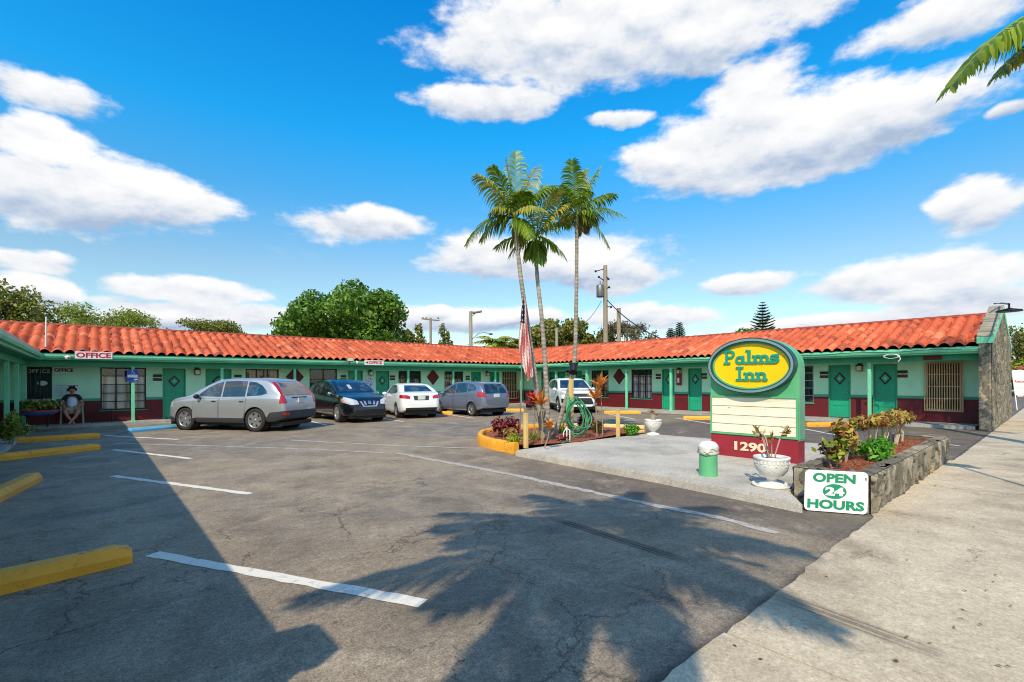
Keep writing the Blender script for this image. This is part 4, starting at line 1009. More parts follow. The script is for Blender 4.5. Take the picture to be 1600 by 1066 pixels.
# ------------------------------------------------------------------ signs on the building
def plate(name, M, w_, h_, label, cat='sign', material=None, r=.01, th=.012, loc=None, group=None):
    rt = root(name, tuple(M @ Vector((0, 0, 0))), label, cat, group)
    m = MB(); m.prism(rrect(w_, h_, r, 3), -th, 0, M); m.build('panel', material or M_SIGNW, rt); return rt
M_RED = plain('letter_red', rgb(196, 22, 48), .4, var=.05); M_BLK = plain('letter_black', rgb(28, 20, 20), .5, var=.05)
M_BLUES = plain('sign_blue', rgb(24, 70, 160), .4, var=.05)
def planeB(x, y, b, yaw=0): p = onB(x, y, b); return frame_M(p, (1, 0, 0), (0, 0, 1))
M1 = planeB(147, 555.3, BEAVE - .135); a0, a1 = onB(118, 555, BEAVE - .13).x, onB(176.5, 555, BEAVE - .13).x
s1 = plate('office_sign', M1, a1 - a0, .25, 'large white OFFICE sign with red letters on the eave fascia')
m = MB(); lettering(m, 'OFFICE', M1 @ Matrix.Translation((0, 0, .001)), .235, .004, .008, (a1 - a0) * .93); m.build('letters', M_RED, s1)
M1 = planeB(585, 566.8, BEAVE - .135); a0, a1 = onB(570, 566, BEAVE - .13).x, onB(600, 566, BEAVE - .13).x
s1 = plate('arrow_sign', M1, a1 - a0, .23, 'small white sign with a red left arrow and OFFICE on the fascia')
m = MB(); lettering(m, 'OFFICE', M1 @ Matrix.Translation((.07, 0, .001)), .19, .004, .006, (a1 - a0) * .68)
u0 = -(a1 - a0) / 2 + .04; m.prism([(u0, 0), (u0 + .16, .075), (u0 + .13, .0), (u0 + .16, -.075)], .001, .004, M1); m.build('letters', M_RED, s1)
M1 = planeB(100, 578.6, BWALL - .06); a0, a1 = onB(83.5, 578, BWALL - .05).x, onB(117, 578, BWALL - .05).x
s1 = plate('office_sign', M1, a1 - a0, .20, 'small cream OFFICE sign with black letters on the wall behind the seated man')
m = MB(); lettering(m, 'OFFICE', M1 @ Matrix.Translation((0, 0, .001)), .17, .004, .008, (a1 - a0) * .9); m.build('letters', M_BLK, s1)
M1 = planeB(93.7, 609, BWALL - .03); s1 = plate('notice_board', M1, .33, .41, 'pale printed notice on the wall left of the seated man', 'notice', plain('notice_pale', rgb(200, 224, 216), .5, var=.05))
m = MB(); rng = random.Random(2)
for i in range(9): m.prism([(-.13, .08 - i * .028), (rng.uniform(.06, .13), .08 - i * .028), (.06, .088 - i * .028), (-.13, .088 - i * .028)], .0005, .0015, M1)
lettering(m, 'Notice', M1 @ Matrix.Translation((0, .15, .0005)), .07, .002, .001, .2); m.build('print', plain('print_grey', rgb(110, 140, 140), .6), s1)
M1 = planeB(114.5, 609, BWALL - .03); s1 = plate('pets_notice', M1, .30, .41, 'white NO PETS notice on the wall right above the seated man', 'notice')
m = MB(); lettering(m, 'NO PETS', M1 @ Matrix.Translation((0, .14, .001)), .07, .003, .003, .26); lettering(m, 'NO', M1 @ Matrix.Translation((0, .04, .001)), .07, .003, .003, .1); m.build('letters', M_BLK, s1)
M1 = planeB(577.5, 598, BWALL - .03); s1 = plate('blue_notice', M1, .42, .55, 'blue and white patterned notice between two green doors', 'notice', plain('notice_white', rgb(206, 212, 226), .5))
m = MB(); rng = random.Random(6)
for i in range(40):
    u, v = rng.uniform(-.18, .14), rng.uniform(-.24, .22); m.prism([(u, v), (u + rng.uniform(.02, .06), v), (u + .04, v + .03), (u, v + .025)], .001 + i * .00005, .003 + i * .00005, M1)
m.build('print', M_BLUES, s1)
# office window lettering
M1 = planeB(60, 580, BWALL + .055)
m = MB(); lettering(m, 'OFFICE', M1 @ Matrix.Translation((0, .0, -.002)), .19, .004, .0, .62); lettering(m, 'OPEN 24 HOURS', M1 @ Matrix.Translation((0, .15, -.002)), .07, .004, .0, .62)
m.prism([(.10 + .13 * math.cos(R(a)), -.42 + .085 * math.sin(R(a))) for a in range(0, 360, 20)], -.004, -.001, M1)
o_ = m.build('window_lettering', plain('letter_ghost', rgb(196, 202, 194), .5), motel)
# accessible parking sign on the post
M1 = planeB(207.5, 587, BPOST - .075)
s1 = plate('parking_sign', M1, .34, .44, 'blue accessible parking sign on the second walkway post by the office', 'sign', M_BLUES, .03, .006)
m = MB(); m.prism([(u, v - .02) for u, v in rrect(.30, .10, .01)], .001, .003, M1); lettering(m, '$250', M1 @ Matrix.Translation((.08, -.15, .001)), .06, .003, .002, .12); m.build('white_fields', M_SIGNW, s1)
m = MB(); m.lathe([(.018, 0), (.018, .003), (0, .003)], (0, 0, 0), 12, M1 @ Matrix.Translation((-.01, .185, .001)))
W_ = lambda pts: m.tube([M1 @ Vector((a, b, .003)) for a, b in pts], .007, 5)
W_([(-.01, .165), (-.005, .115), (.04, .115), (.06, .07), (.075, .078)]); W_([(-.008, .145), (.03, .145)]); W_([(.025 + .05 * math.cos(R(a)) - .02, .09 + .045 * math.sin(R(a))) for a in range(120, 350, 20)])
m.build('wheelchair_symbol', M_SIGNW, s1)
# room plaque on the beam at the right end
q = onA(1457, 558, APOST - .08); y0, y1 = onA(1443, 558, APOST - .08).y, onA(1472, 558, APOST - .08).y
m = MB(); m.box(APOST - .085, APOST - .062, min(y0, y1), max(y0, y1), 2.16, 2.29); o_ = m.build('beam_plaque', M_DARKR, label='dark red blank plaque on the beam above the barred window', cat='plaque')

# wall lamps, floodlight, camera, extinguisher
M_LAMPG = plain('lamp_glass', rgb(226, 214, 180), .3, var=.05)
def wall_lamp(M, s, label, z=1.98):
    p = M(s, z - .12, -.08); r = root('wall_lamp', tuple(p), label, 'wall lamp', 'lantern lamps on the motel walls')
    m = MB(); pbox(m, M, s - .06, s + .06, z - .06, z + .12, -.03, 0); pbox(m, M, s - .10, s + .10, z + .055, z + .10, -.20, -.03, .008); pbox(m, M, s - .04, s + .04, z + .101, z + .15, -.15, -.03, .008); pbox(m, M, s - .09, s + .09, z - .135, z - .12, -.19, -.03)
    for a in (-.088, .088):
        for d in (-.188, -.042): pbox(m, M, s + a - .007, s + a + .007, z - .12, z + .055, d - .007, d + .007)
    m.build('lantern_frame', M_BLACK, r); m = MB(); pbox(m, M, s - .075, s + .075, z - .118, z + .054, -.175, -.045, .01); m.build('lamp_glass', M_LAMPG, r)
wall_lamp(RW, rB(1344.5), 'wall lamp between the two green doors right of the motel sign'); wall_lamp(RW, rB(1062.5), 'wall lamp above the red fire extinguisher'); wall_lamp(RW, rB(888.5), 'wall lamp above the white car')
wall_lamp(BW, bA(308), 'wall lamp between the two green doors behind the silver car'); wall_lamp(BW, bA(578.5), 'wall lamp above the blue and white notice'); wall_lamp(BW, bA(760.5), 'wall lamp above the grey hatchback tail')
q = onA(1062.5, 592, AWALL)
fe = root('fire_extinguisher_box', (AWALL - .07, q.y, 1.25), 'red fire extinguisher cabinet with white lettering on the wall', 'extinguisher')
m = MB(); m.box(AWALL - .14, AWALL, q.y - .11, q.y + .11, 1.30, 1.86, bev=.012); m.build('cabinet', plain('extinguisher_red', rgb(150, 16, 26), .35), fe)
m = MB(); m.box(AWALL - .146, AWALL - .141, q.y - .05, q.y + .05, 1.42, 1.64); m.build('cabinet_window', M_SIGNW, fe)
q = onB(546, 562, BEAVE - .2)
fl = root('floodlight', (q.x, BEAVE - .12, 2.33), 'grey square floodlight bracketed to the back eave', 'floodlight')
m = MB(); m.box(q.x - .17, q.x + .17, BEAVE - .34, BEAVE - .22, 2.47, 2.66, bev=.02); m.build('lamp_housing', M_METAL, fl)
m = MB(); m.box(q.x - .14, q.x + .14, BEAVE - .35, BEAVE - .342, 2.5, 2.64); m.build('lamp_lens', M_LAMPG, fl)
m = MB(); m.tube([(q.x, BEAVE - .12, 2.36), (q.x, BEAVE - .22, 2.38), (q.x, BEAVE - .28, 2.48)], .02, 6); m.build('bracket', M_METAL, fl)
for x, y, lab in ((106, 559, 'white dome security camera left of the big OFFICE sign'), (558.5, 567, 'white dome security camera beside the floodlight on the back eave')):
    q = onB(x, y, BEAVE - .2); cr_ = root('security_camera', (q.x, q.y, q.z), lab, 'camera')
    m = MB(); m.sphere((q.x, q.y, q.z), .07, 12, 8); m.lathe([(.078, .0), (.078, .03), (.05, .05), (0, .05)], (q.x, q.y, q.z + .01), 14); m.tube([(q.x, q.y, q.z + .05), (q.x, BEAVE - .1, q.z + .08)], .02, 6); m.build('housing', M_SIGNW, cr_)
    m = MB(); m.sphere((q.x + .02, q.y - .05, q.z - .01), .028, 8, 6); m.build('lens', M_BLACK, cr_)
# gooseneck lamp over the stone gable
ap = Vector(((GA0 + GA1) / 2, GB0, GZA + .10))
ll = root('gable_lamp', tuple(ap), 'dark arm lamp with a flat shade over the stone gable', 'lamp')
m = MB(); e_ = onB(1577, 478, GB0 - .42)
m.tube([(ap.x - 1.3, ap.y + .1, ap.z - .10), (ap.x - .2, ap.y, ap.z + .02), e_ + Vector((0, 0, .05))], .025, 6); m.tube([e_ + Vector((0, .0, .06)), e_ + Vector((0, 0, -.08))], .022, 6); m.build('arm', M_BLACK, ll)
m = MB(); m.lathe([(.04, .04), (.09, .02), (.26, -.02), (.27, -.06), (.25, -.06), (0, -.04)], e_ + Vector((0, 0, -.10)), 16); m.build('shade', M_BLACK, ll)

# loose cable loops under the right gutter
rng = random.Random(3); q = onA(1393, 556, AEAVE - .14); m = MB()
for k in range(3): m.tube([(q.x - .01 * k, q.y + .22 * math.cos(t * .5 + k) * (1 - .1 * k), q.z - .02 + .07 * math.sin(t * .5 + k)) for t in range(13)], .008, 5)
m.tube([(q.x, q.y - .2, q.z), (q.x - .02, q.y - .24, q.z - .12), (q.x - .02, q.y - .18, q.z - .2)], .014, 6)
o = m.build('cable_loop', M_SIGNW); tag(o, 'loose pale cable loops hanging from the gutter above two green doors', 'cable')
q = onA(1440, 553, AEAVE - .13); m = MB(); m.tube([(AEAVE - .125, y, 2.455 + .015 * math.sin(y * 3)) for y in [2.0 + i * .35 for i in range(48)]], .006, 5); o = m.build('gutter_cable', M_BLACK); tag(o, 'thin dark cable clipped along the gutter of the right wing', 'cable')
# ================================================================== CARS
M_TYRE = plain('tyre_rubber', rgb(38, 37, 36), .85, bmp=.3, bscale=90)
M_RIM = plain('alloy_rim', rgb(178, 178, 176), .32, .75)
M_CLAD = plain('grey_cladding', rgb(52, 54, 58), .6)
M_CHROME = plain('chrome', rgb(210, 212, 214), .12, 1.)
M_TAIL = plain('tail_lamp_red', rgb(176, 16, 24), .15, coat=1., var=.1)
M_AMBER = plain('amber_lens', rgb(220, 110, 20), .2)
M_HEAD = plain('headlamp_lens', rgb(206, 208, 206), .12, .3, coat=1.)
M_PLATE = plain('number_plate_white', rgb(206, 210, 204), .5)
M_CARGL = mat('car_glass', lambda t: (setc(t, t.mix(t.mr(t.noise(obc(t), 2.6, 3, .6, .5), .5, .62, 0, .8), (.012, .018, .022, 1), (.07, .09, .09, 1))), setc(t, .04, 'Roughness'), setc(t, .8, 'Specular IOR Level'), setc(t, 1., 'Coat Weight'), setc(t, .02, 'Coat Roughness')))
def carpaint(name, c, metal=.55, rough=.32): return plain(name, c, rough, metal, var=.03, coat=1.)
def smooth_fn(pts):
    """monotone-ish interpolation through (x, value)"""
    xs_, ys_ = zip(*pts); n = len(xs_); h = [xs_[i + 1] - xs_[i] for i in range(n - 1)]; d = [(ys_[i + 1] - ys_[i]) / h[i] for i in range(n - 1)]
    mm = [d[0]] + [0 if d[i - 1] * d[i] <= 0 else 2 * d[i - 1] * d[i] / (d[i - 1] + d[i]) for i in range(1, n - 1)] + [d[-1]]
    def f(x):
        if x <= xs_[0]: return ys_[0]
        if x >= xs_[-1]: return ys_[-1]
        i = max(j for j in range(n - 1) if xs_[j] <= x); t = (x - xs_[i]) / h[i]
        return ((2 * t ** 3 - 3 * t ** 2 + 1) * ys_[i] + (t ** 3 - 2 * t ** 2 + t) * h[i] * mm[i] + (-2 * t ** 3 + 3 * t ** 2) * ys_[i + 1] + (t ** 3 - t ** 2) * h[i] * mm[i + 1])
    return f
def solid(V, F):
    me = bpy.data.meshes.new('s'); me.from_pydata(V, [], F); bm = bmesh.new(); bm.from_mesh(me); bmesh.ops.recalc_face_normals(bm, faces=bm.faces[:]); bm.to_mesh(me); bm.free(); me.update(); return me
def boolean(a, b, op):
    """a, b meshes -> (verts, faces)"""
    oa = bpy.data.objects.new('a', a); ob = bpy.data.objects.new('b', b); COL.objects.link(oa); COL.objects.link(ob)
    md = oa.modifiers.new('m', 'BOOLEAN'); md.operation = op; md.object = ob; md.solver = 'EXACT'
    dg = bpy.context.evaluated_depsgraph_get(); ev = oa.evaluated_get(dg); me = ev.to_mesh()
    V = [v.co.copy() for v in me.vertices]; F = [list(p.vertices) for p in me.polygons]; ev.to_mesh_clear()
    bpy.data.objects.remove(oa); bpy.data.objects.remove(ob); return V, F
def prism_mesh(poly, axis, w0, w1):
    """poly in the two other axes: axis 'y' -> (x, z); 'x' -> (y, z); 'z' -> (x, y)"""
    n = len(poly); V = []
    for w_ in (w0, w1):
        for a, b in poly: V.append({'y': (a, w_, b), 'x': (w_, a, b), 'z': (a, b, w_)}[axis])
    F = [tuple(range(n)), tuple(range(n, 2 * n))[::-1]] + [(i, (i + 1) % n, n + (i + 1) % n, n + i) for i in range(n)]
    return solid(V, F)
def make_car(S):
    top, W, belt, bot = smooth_fn(S['top']), smooth_fn(S['width']), smooth_fn(S['belt']), smooth_fn(S['bot'])
    x0, x1 = S['top'][0][0], S['top'][-1][0]; tum = S.get('tumble', .30)
    n = 74; X = [x0 + (x1 - x0) * (.5 - .5 * math.cos(math.pi * i / n)) * .35 + (x1 - x0) * i / n * .65 for i in range(n + 1)]
    def section(x):
        H, b, w_, z0 = top(x), belt(x), W(x), bot(x); b = min(b, H - .035); g_ = H - b
        r = [(0, z0), (w_ * .80, z0), (w_ * .93, z0 + .03), (w_ * .985, z0 + .12), (w_ * 1.0, z0 + (b - z0) * .38), (w_ * .992, z0 + (b - z0) * .62), (w_ * .975, b - .07), (w_ * .955, b - .015)]
        e = w_ * .945; k = min(1., g_ / .35)
        r += [(e, b), (e - tum * g_ * .38, b + g_ * .38), (e - tum * g_ * .74, b + g_ * .74), (e - tum * g_ * .90 - .012 * k, b + g_ * .88), (e - tum * g_ - .07 * k - .03 * (1 - k), b + g_ * .965)]
        ee = r[-1][0]; r += [(ee * .78, H - .012 * k - .002), (ee * .45, H - .002), (0, H)]
        return r
    def body(inf=0.):
        V = []; rows = []
        for x in X:
            r = section(x); full = r + [(-y, z) for y, z in r[-2:0:-1]]
            rows.append(len(V)); V += [(x, y, z) for y, z in full]; k = len(full)
        F = [(rows[i] + j, rows[i] + (j + 1) % k, rows[i + 1] + (j + 1) % k, rows[i + 1] + j) for i in range(len(X) - 1) for j in range(k)]
        F += [tuple(range(k))[::-1], tuple(range(rows[-1], rows[-1] + k))]
        me = solid(V, F)
        if inf:
            bm = bmesh.new(); bm.from_mesh(me); bm.normal_update()
            for v in bm.verts: v.co += v.normal * inf
            bm.to_mesh(me); bm.free()
        return me
    wr, fa, ra = S['wheel_r'], S['front_axle'], S['rear_axle']; hw_ = max(w_ for _, w_ in S['width'])
    cuts = []
    for ax in (fa, ra):
        cuts.append([(ax + (wr + .055) * math.cos(R(a)), wr + (wr + .055) * math.sin(R(a))) for a in range(0, 360, 15)])
    me = body()
    for c in cuts:
        for s in (1, -1):
            V, F = boolean(me, prism_mesh(c, 'y', s * (hw_ - .30) if s > 0 else -hw_ - .2, hw_ + .2 if s > 0 else -(hw_ - .30)), 'DIFFERENCE'); me = solid(V, F)
    car_ = root(S['name'], (0, 0, 0), S['label'], S['cat'], 'cars parked round the motel court')
    def put(V, F, name, material, parent=car_, flat=False):
        m = MB(); m.add(V, F, not flat); o = m.build(name, material, parent, local=True)
        if not flat:
            md = o.modifiers.new('w', 'WEIGHTED_NORMAL') if False else None
            o.data.set_sharp_from_angle(angle=R(32))
        return o
    put([v.co.copy() for v in me.vertices], [list(p.vertices) for p in me.polygons], 'body', S['paint'])
    infl = {}
    def piece(poly, axis, w0, w1, inf, name, material, parent=car_, mirror=False):
        if inf not in infl: infl[inf] = body(inf)
        V, F = boolean(infl[inf].copy(), prism_mesh(poly, axis, w0, w1), 'INTERSECT')
        if not V: return None
        o = put(V, F, name, material, parent)
        if mirror:
            put([Vector((v.x, -v.y, v.z)) for v in V], [f[::-1] for f in F], name, material, parent)
        return o
    inner = .42
    for poly in S['doors']:
        cx_ = sum(p[0] for p in poly) / len(poly); cz_ = sum(p[1] for p in poly) / len(poly)
        for s in (1, -1):
            w0, w1 = (inner, hw_ + .1) if s > 0 else (-hw_ - .1, -inner)
            big = [(cx_ + (x - cx_) * 1.016 , cz_ + (z - cz_) * 1.018) for x, z in poly]
            d_ = piece(poly, 'y', w0, w1, .0034, 'door', S['paint'])
            piece(big, 'y', w0, w1, .0016, 'door_gap', M_BLACK, d_)
            # handle
            hx = min(p[0] for p in poly) + .16; hz = S['handle_z']; yy = s * (W(hx) * .975)
            m = MB(); m.box(hx - .08, hx + .08, yy - .012 if s > 0 else yy - .02, yy + .02 if s > 0 else yy + .012, hz - .014, hz + .016, bev=.006); m.build('handle', S.get('handle_mat', S['paint']), d_, local=True)
    for poly in S['side_glass']:
        for s in (1, -1):
            w0, w1 = (inner, hw_ + .1) if s > 0 else (-hw_ - .1, -inner)
            piece(poly, 'y', w0, w1, .006, 'side_window', M_CARGL)
    piece(S['windshield'][0], 'x', S['windshield'][1], S['windshield'][2], .006, 'windshield', M_CARGL)
    piece(S['rear_glass'][0], 'x', S['rear_glass'][1], S['rear_glass'][2], .006, 'rear_window', M_CARGL)
    for (nm, poly, axis, w0, w1, inf, mt, both) in S['pieces']:
        o = piece(poly, axis, w0, w1, inf, nm, mt)
        if both:
            if axis == 'x' or axis == 'z': piece([(-a, b) for a, b in poly][::-1] if axis == 'x' else [(a, -b) for a, b in poly][::-1], axis, w0, w1, inf, nm, mt)
            else: piece(poly, axis, -w1, -w0, inf, nm, mt)
    # mirrors
    mx, mz = S['mirror']
    for s in (1, -1):
        yy = s * (W(mx) * .95 + .10); m = MB(); m.sphere((mx, yy, mz), (.075, .105, .075), 12, 8); m.tube([(mx + .02, s * W(mx) * .90, mz - .05), (mx, yy, mz - .02)], .022, 6)
        m.build('mirror', S.get('mirror_mat', S['paint']), car_, local=True)
    # wheels
    for ax in (fa, ra):
        for s in (1, -1):
            yc = s * (hw_ - .115); Mx = Matrix.Translation((ax, yc, wr)) @ Matrix.Rotation(R(-90 * s), 4, 'X')
            w_ = root('wheel', (0, 0, 0), None, None); w_.parent = car_
            o2 = bpy.data.objects; bpy.data.objects.remove(w_)
            m = MB(); m.lathe([(wr * .66, -.10), (wr * .90, -.105), (wr * .985, -.085), (wr, -.04), (wr, .04), (wr * .985, .085), (wr * .90, .105), (wr * .70, .098), (wr * .66, .085)], (0, 0, 0), 36, Mx); wh = m.build('wheel', M_TYRE, car_, local=True)
            m = MB(); rr = wr * .68
            m.lathe([(rr, .10), (rr * .95, .105), (rr * .88, .075), (rr * .86, -.08)], (0, 0, 0), 30, Mx)
            m.lathe([(rr * .20, .045), (rr * .20, .085), (rr * .12, .095), (0, .097)], (0, 0, 0), 14, Mx)
            ns = S.get('spokes', 5)
            for k in range(ns):
                a = 2 * math.pi * k / ns + .3; Rm = Mx @ Matrix.Rotation(a, 4, 'Z'); wd = rr * S.get('spoke_w', .17)
                vs = [(rr * .12, -wd, .085), (rr * .12, wd, .085), (rr * .93, wd * 1.15, .088), (rr * .93, -wd * 1.15, .088), (rr * .12, -wd, .03), (rr * .12, wd, .03), (rr * .93, wd * 1.15, .03), (rr * .93, -wd * 1.15, .03)]
                m.add([Rm @ Vector(v) for v in vs], [(0, 1, 2, 3), (7, 6, 5, 4), (0, 4, 5, 1), (1, 5, 6, 2), (2, 6, 7, 3), (3, 7, 4, 0)], False)
            m.build('rim', S.get('rim_mat', M_RIM), wh, local=True)
            m = MB(); m.lathe([(rr * .86, -.02), (0, -.02)], (0, 0, 0), 24, Mx); m.build('brake', M_BLACK, wh, local=True)
            # wheel well
            m = MB(); m.lathe([(wr + .05, -.16), (wr + .05, .07)], (0, 0, 0), 28, Mx); m.lathe([(0, -.165), (wr + .05, -.16)], (0, 0, 0), 28, Mx); m.build('wheel_well', M_BLACK, car_, local=True)
    # number plate
    pz, px = S['plate']; m = MB(); m.box(px - .03, px + .005, -.155, .155, pz - .075, pz + .075, bev=.005); m.build('rear_plate', M_PLATE, car_, local=True)
    m = MB(); m.box(x0 + .15, x1 - .15, -hw_ * .78, hw_ * .78, .17, .30); m.build('underbody', M_BLACK, car_, local=True)
    for nm, fn in S.get('extra', []):
        m = MB(); mt = fn(m); m.build(nm, mt, car_, local=True)
    return car_
def place_car(c, wheel, hd, mid_axle, side, S):
    """put the wheel (front/rear axle x, side +1 left) on the ground point, heading hd = (x, y)"""
    h = Vector((hd[0], hd[1], 0)).normalized(); l = Vector((-h.y, h.x, 0)); hw_ = max(w_ for _, w_ in S['width']) - .115
    p = Vector((wheel.x, wheel.y, 0)) - h * mid_axle - l * side * hw_
    c.location = p; c.rotation_euler = (0, 0, math.atan2(h.y, h.x))
def arcpts(cx, cz, r, a0, a1, n=8): return [(cx + r * math.cos(R(a0 + (a1 - a0) * i / n)), cz + r * math.sin(R(a0 + (a1 - a0) * i / n))) for i in range(n + 1)]
SILVER = carpaint('silver_paint', rgb(176, 178, 178)); NAVY = carpaint('black_blue_paint', rgb(11, 12, 16), .0, .25); WHITEP = carpaint('white_car_paint', rgb(232, 232, 230), 0., .3); GREYB = carpaint('grey_blue_paint', rgb(128, 134, 148))
# --- silver compact SUV
CRV = dict(name='silver_suv', label='silver compact SUV seen from its left rear, nearest the office side', cat='car', paint=SILVER,
  top=[(-2.30, .62), (-2.285, .80), (-2.25, .98), (-2.19, 1.10), (-2.08, 1.24), (-1.94, 1.40), (-1.78, 1.54), (-1.55, 1.635), (-1.1, 1.68), (-.4, 1.68), (.1, 1.645), (.45, 1.54), (.8, 1.36), (1.12, 1.165), (1.3, 1.10), (1.65, 1.05), (1.95, .96), (2.12, .86), (2.18, .72), (2.2, .58)],
  width=[(-2.30, .70), (-2.25, .80), (-2.1, .875), (-1.7, .905), (0, .91), (1.3, .905), (1.8, .86), (2.05, .76), (2.2, .58)],
  belt=[(-2.3, .9), (-2.2, 1.07), (-1.5, 1.08), (0, 1.03), (1.2, .98), (1.8, .90), (2.2, .7)], bot=[(-2.3, .42), (-1.9, .30), (-.9, .25), (.9, .25), (1.9, .25), (2.2, .30)],
  wheel_r=.36, front_axle=1.31, rear_axle=-1.31, tumble=.30, handle_z=.93, handle_mat=M_BLACK, mirror=(.78, 1.09), mirror_mat=M_BLACK, spokes=6, spoke_w=.22,
  doors=[[(.05, .40), (1.02, .40), (.98, 1.0), (.05, 1.03)], [(-.95, .60), (-.85, .40), (0, .40), (0, 1.03), (-.98, 1.05)]],
  side_glass=[[(.90, 1.10), (.5, 1.37), (.22, 1.50), (-.02, 1.555), (-.02, 1.08)], [(-.08, 1.08), (-.08, 1.56), (-.5, 1.58), (-.92, 1.57), (-.92, 1.09)], [(-.98, 1.10), (-.98, 1.56), (-1.25, 1.53), (-1.48, 1.43), (-1.66, 1.27), (-1.70, 1.19), (-1.5, 1.13)]],
  windshield=([(-.70, 1.20), (.70, 1.20), (.56, 1.56), (-.56, 1.56)], .25, 1.16), rear_glass=([(-.64, 1.12), (.64, 1.12), (.56, 1.32), (.46, 1.56), (-.46, 1.56), (-.56, 1.32)], -2.4, -1.55),
  plate=(.955, -2.275),
  pieces=[('tail_lamp', [(.64, .88), (.95, .88), (.95, 1.12), (.68, 1.12)], 'x', -2.4, -2.15, .008, M_TAIL, True), ('tail_lamp_strip', [(.655, 1.125), (.80, 1.125), (.665, 1.56), (.525, 1.56)], 'x', -2.3, -1.76, .008, M_TAIL, True),
          ('headlamp', [(.45, .72), (.95, .76), (.95, .95), (.45, .86)], 'x', 1.86, 2.3, .008, M_HEAD, True),
          ('grille', [(-.40, .62), (.40, .62), (.44, .84), (-.44, .84)], 'x', 1.9, 2.3, .010, M_BLACK, False),
          ('rear_bumper_cladding', [(-2.4, .2), (-1.70, .2), (-1.70, .42), (-1.85, .60), (-2.4, .66)], 'y', -1, 1, .008, M_CLAD, False),
          ('front_bumper_cladding', [(1.75, .2), (2.4, .2), (2.4, .48), (1.75, .42)], 'y', -1, 1, .008, M_CLAD, False),
          ('sill_cladding', [(-.90, .2), (.90, .2), (.90, .42), (-.90, .42)], 'y', .5, 1, .009, M_CLAD, True),
          ('badge_bar', [(-.36, 1.035), (.36, 1.035), (.36, 1.065), (-.36, 1.065)], 'x', -2.4, -2.1, .014, M_BLACK, False),
          ('reflector', [(.58, .52), (.80, .52), (.80, .60), (.58, .60)], 'x', -2.4, -2.1, .012, M_TAIL, True)])
car = make_car(CRV); place_car(car, G(402, 674.5), (-.59, .806), -1.31, 1, CRV)
# --- black crossover, nose to the camera
ROG = dict(name='black_crossover', label='black-blue crossover facing the camera with a chrome grille', cat='car', paint=NAVY,
  top=[(-2.34, .62), (-2.31, .85), (-2.26, 1.02), (-2.12, 1.22), (-1.95, 1.42), (-1.75, 1.53), (-1.2, 1.60), (-.4, 1.65), (.1, 1.62), (.5, 1.50), (.85, 1.32), (1.2, 1.13), (1.4, 1.06), (1.8, 1.01), (2.1, .91), (2.26, .78), (2.31, .62), (2.33, .5)],
  width=[(-2.34, .66), (-2.25, .80), (-2.0, .88), (-1.5, .90), (0, .90), (1.4, .90), (1.85, .87), (2.1, .78), (2.33, .60)],
  belt=[(-2.34, .95), (-2.2, 1.10), (-1.5, 1.10), (0, 1.02), (1.2, .97), (1.9, .90), (2.33, .7)], bot=[(-2.34, .40), (-1.9, .28), (-.9, .24), (.9, .24), (1.9, .24), (2.33, .27)],
  wheel_r=.35, front_axle=1.345, rear_axle=-1.345, tumble=.32, handle_z=.90, handle_mat=M_CHROME, mirror=(.86, 1.08), mirror_mat=M_CHROME, spokes=5, spoke_w=.24,
  doors=[[(.12, .38), (1.05, .38), (1.0, 1.0), (.10, 1.03)], [(-.98, .62), (-.86, .38), (.07, .38), (.05, 1.03), (-1.0, 1.06)]],
  side_glass=[[(.92, 1.09), (.5, 1.36), (.2, 1.48), (.04, 1.53), (.02, 1.07)], [(-.03, 1.07), (-.02, 1.535), (-.5, 1.55), (-.95, 1.52), (-.98, 1.12)], [(-1.04, 1.14), (-1.02, 1.51), (-1.35, 1.45), (-1.6, 1.28), (-1.6, 1.20)]],
  windshield=([(-.72, 1.15), (.72, 1.15), (.58, 1.54), (-.58, 1.54)], .22, 1.26), rear_glass=([(-.62, 1.12), (.62, 1.12), (.5, 1.46), (-.5, 1.46)], -2.4, -1.7), plate=(.9, -2.30),
  pieces=[('tail_lamp', [(.58, .92), (.95, .92), (.95, 1.14), (.60, 1.12)], 'x', -2.4, -2.0, .008, M_TAIL, True),
          ('headlamp', [(.42, .70), (.70, .68), (.93, .80), (.93, 1.0), (.66, .92), (.46, .84)], 'x', 1.80, 2.4, .008, M_HEAD, True),
          ('turn_signal', [(.84, .80), (.94, .84), (.94, .96), (.86, .93)], 'x', 1.70, 2.4, .012, M_AMBER, True),
          ('grille', [(-.30, .62), (.30, .62), (.42, .86), (-.42, .86)], 'x', 1.9, 2.4, .010, M_BLACK, False),
          ('grille_bar', [(-.38, .80), (-.30, .80), (-.22, .64), (.22, .64), (.30, .80), (.38, .80), (.27, .60), (-.27, .60)], 'x', 1.95, 2.4, .018, M_CHROME, False),
          ('grille_slat', [(.12, .68), (.20, .68), (.24, .84), (.16, .84)], 'x', 1.9, 2.4, .016, M_CHROME, True), ('grille_slat', [(.01, .70), (.05, .70), (.05, .84), (.01, .84)], 'x', 1.9, 2.4, .016, M_CHROME, True),
          ('air_intake', [(-.60, .34), (.60, .34), (.66, .50), (-.66, .50)], 'x', 2.0, 2.4, .010, M_BLACK, False),
          ('front_plate', [(-.15, .50), (.15, .50), (.15, .60), (-.15, .60)], 'x', 2.1, 2.4, .022, M_CLAD, False),
          ('sill_trim', [(-.95, .30), (.95, .30), (.95, .35), (-.95, .35)], 'y', .5, 1, .012, M_CHROME, True),
          ('windshield_shade', [(-.25, 1.26), (-.12, 1.26), (-.12, 1.42), (-.25, 1.42)], 'x', .3, 1.2, .0075, M_HEAD, False)])
car = make_car(ROG); place_car(car, G(530.5, 660), (.0, -1.), 1.345, -1, ROG)
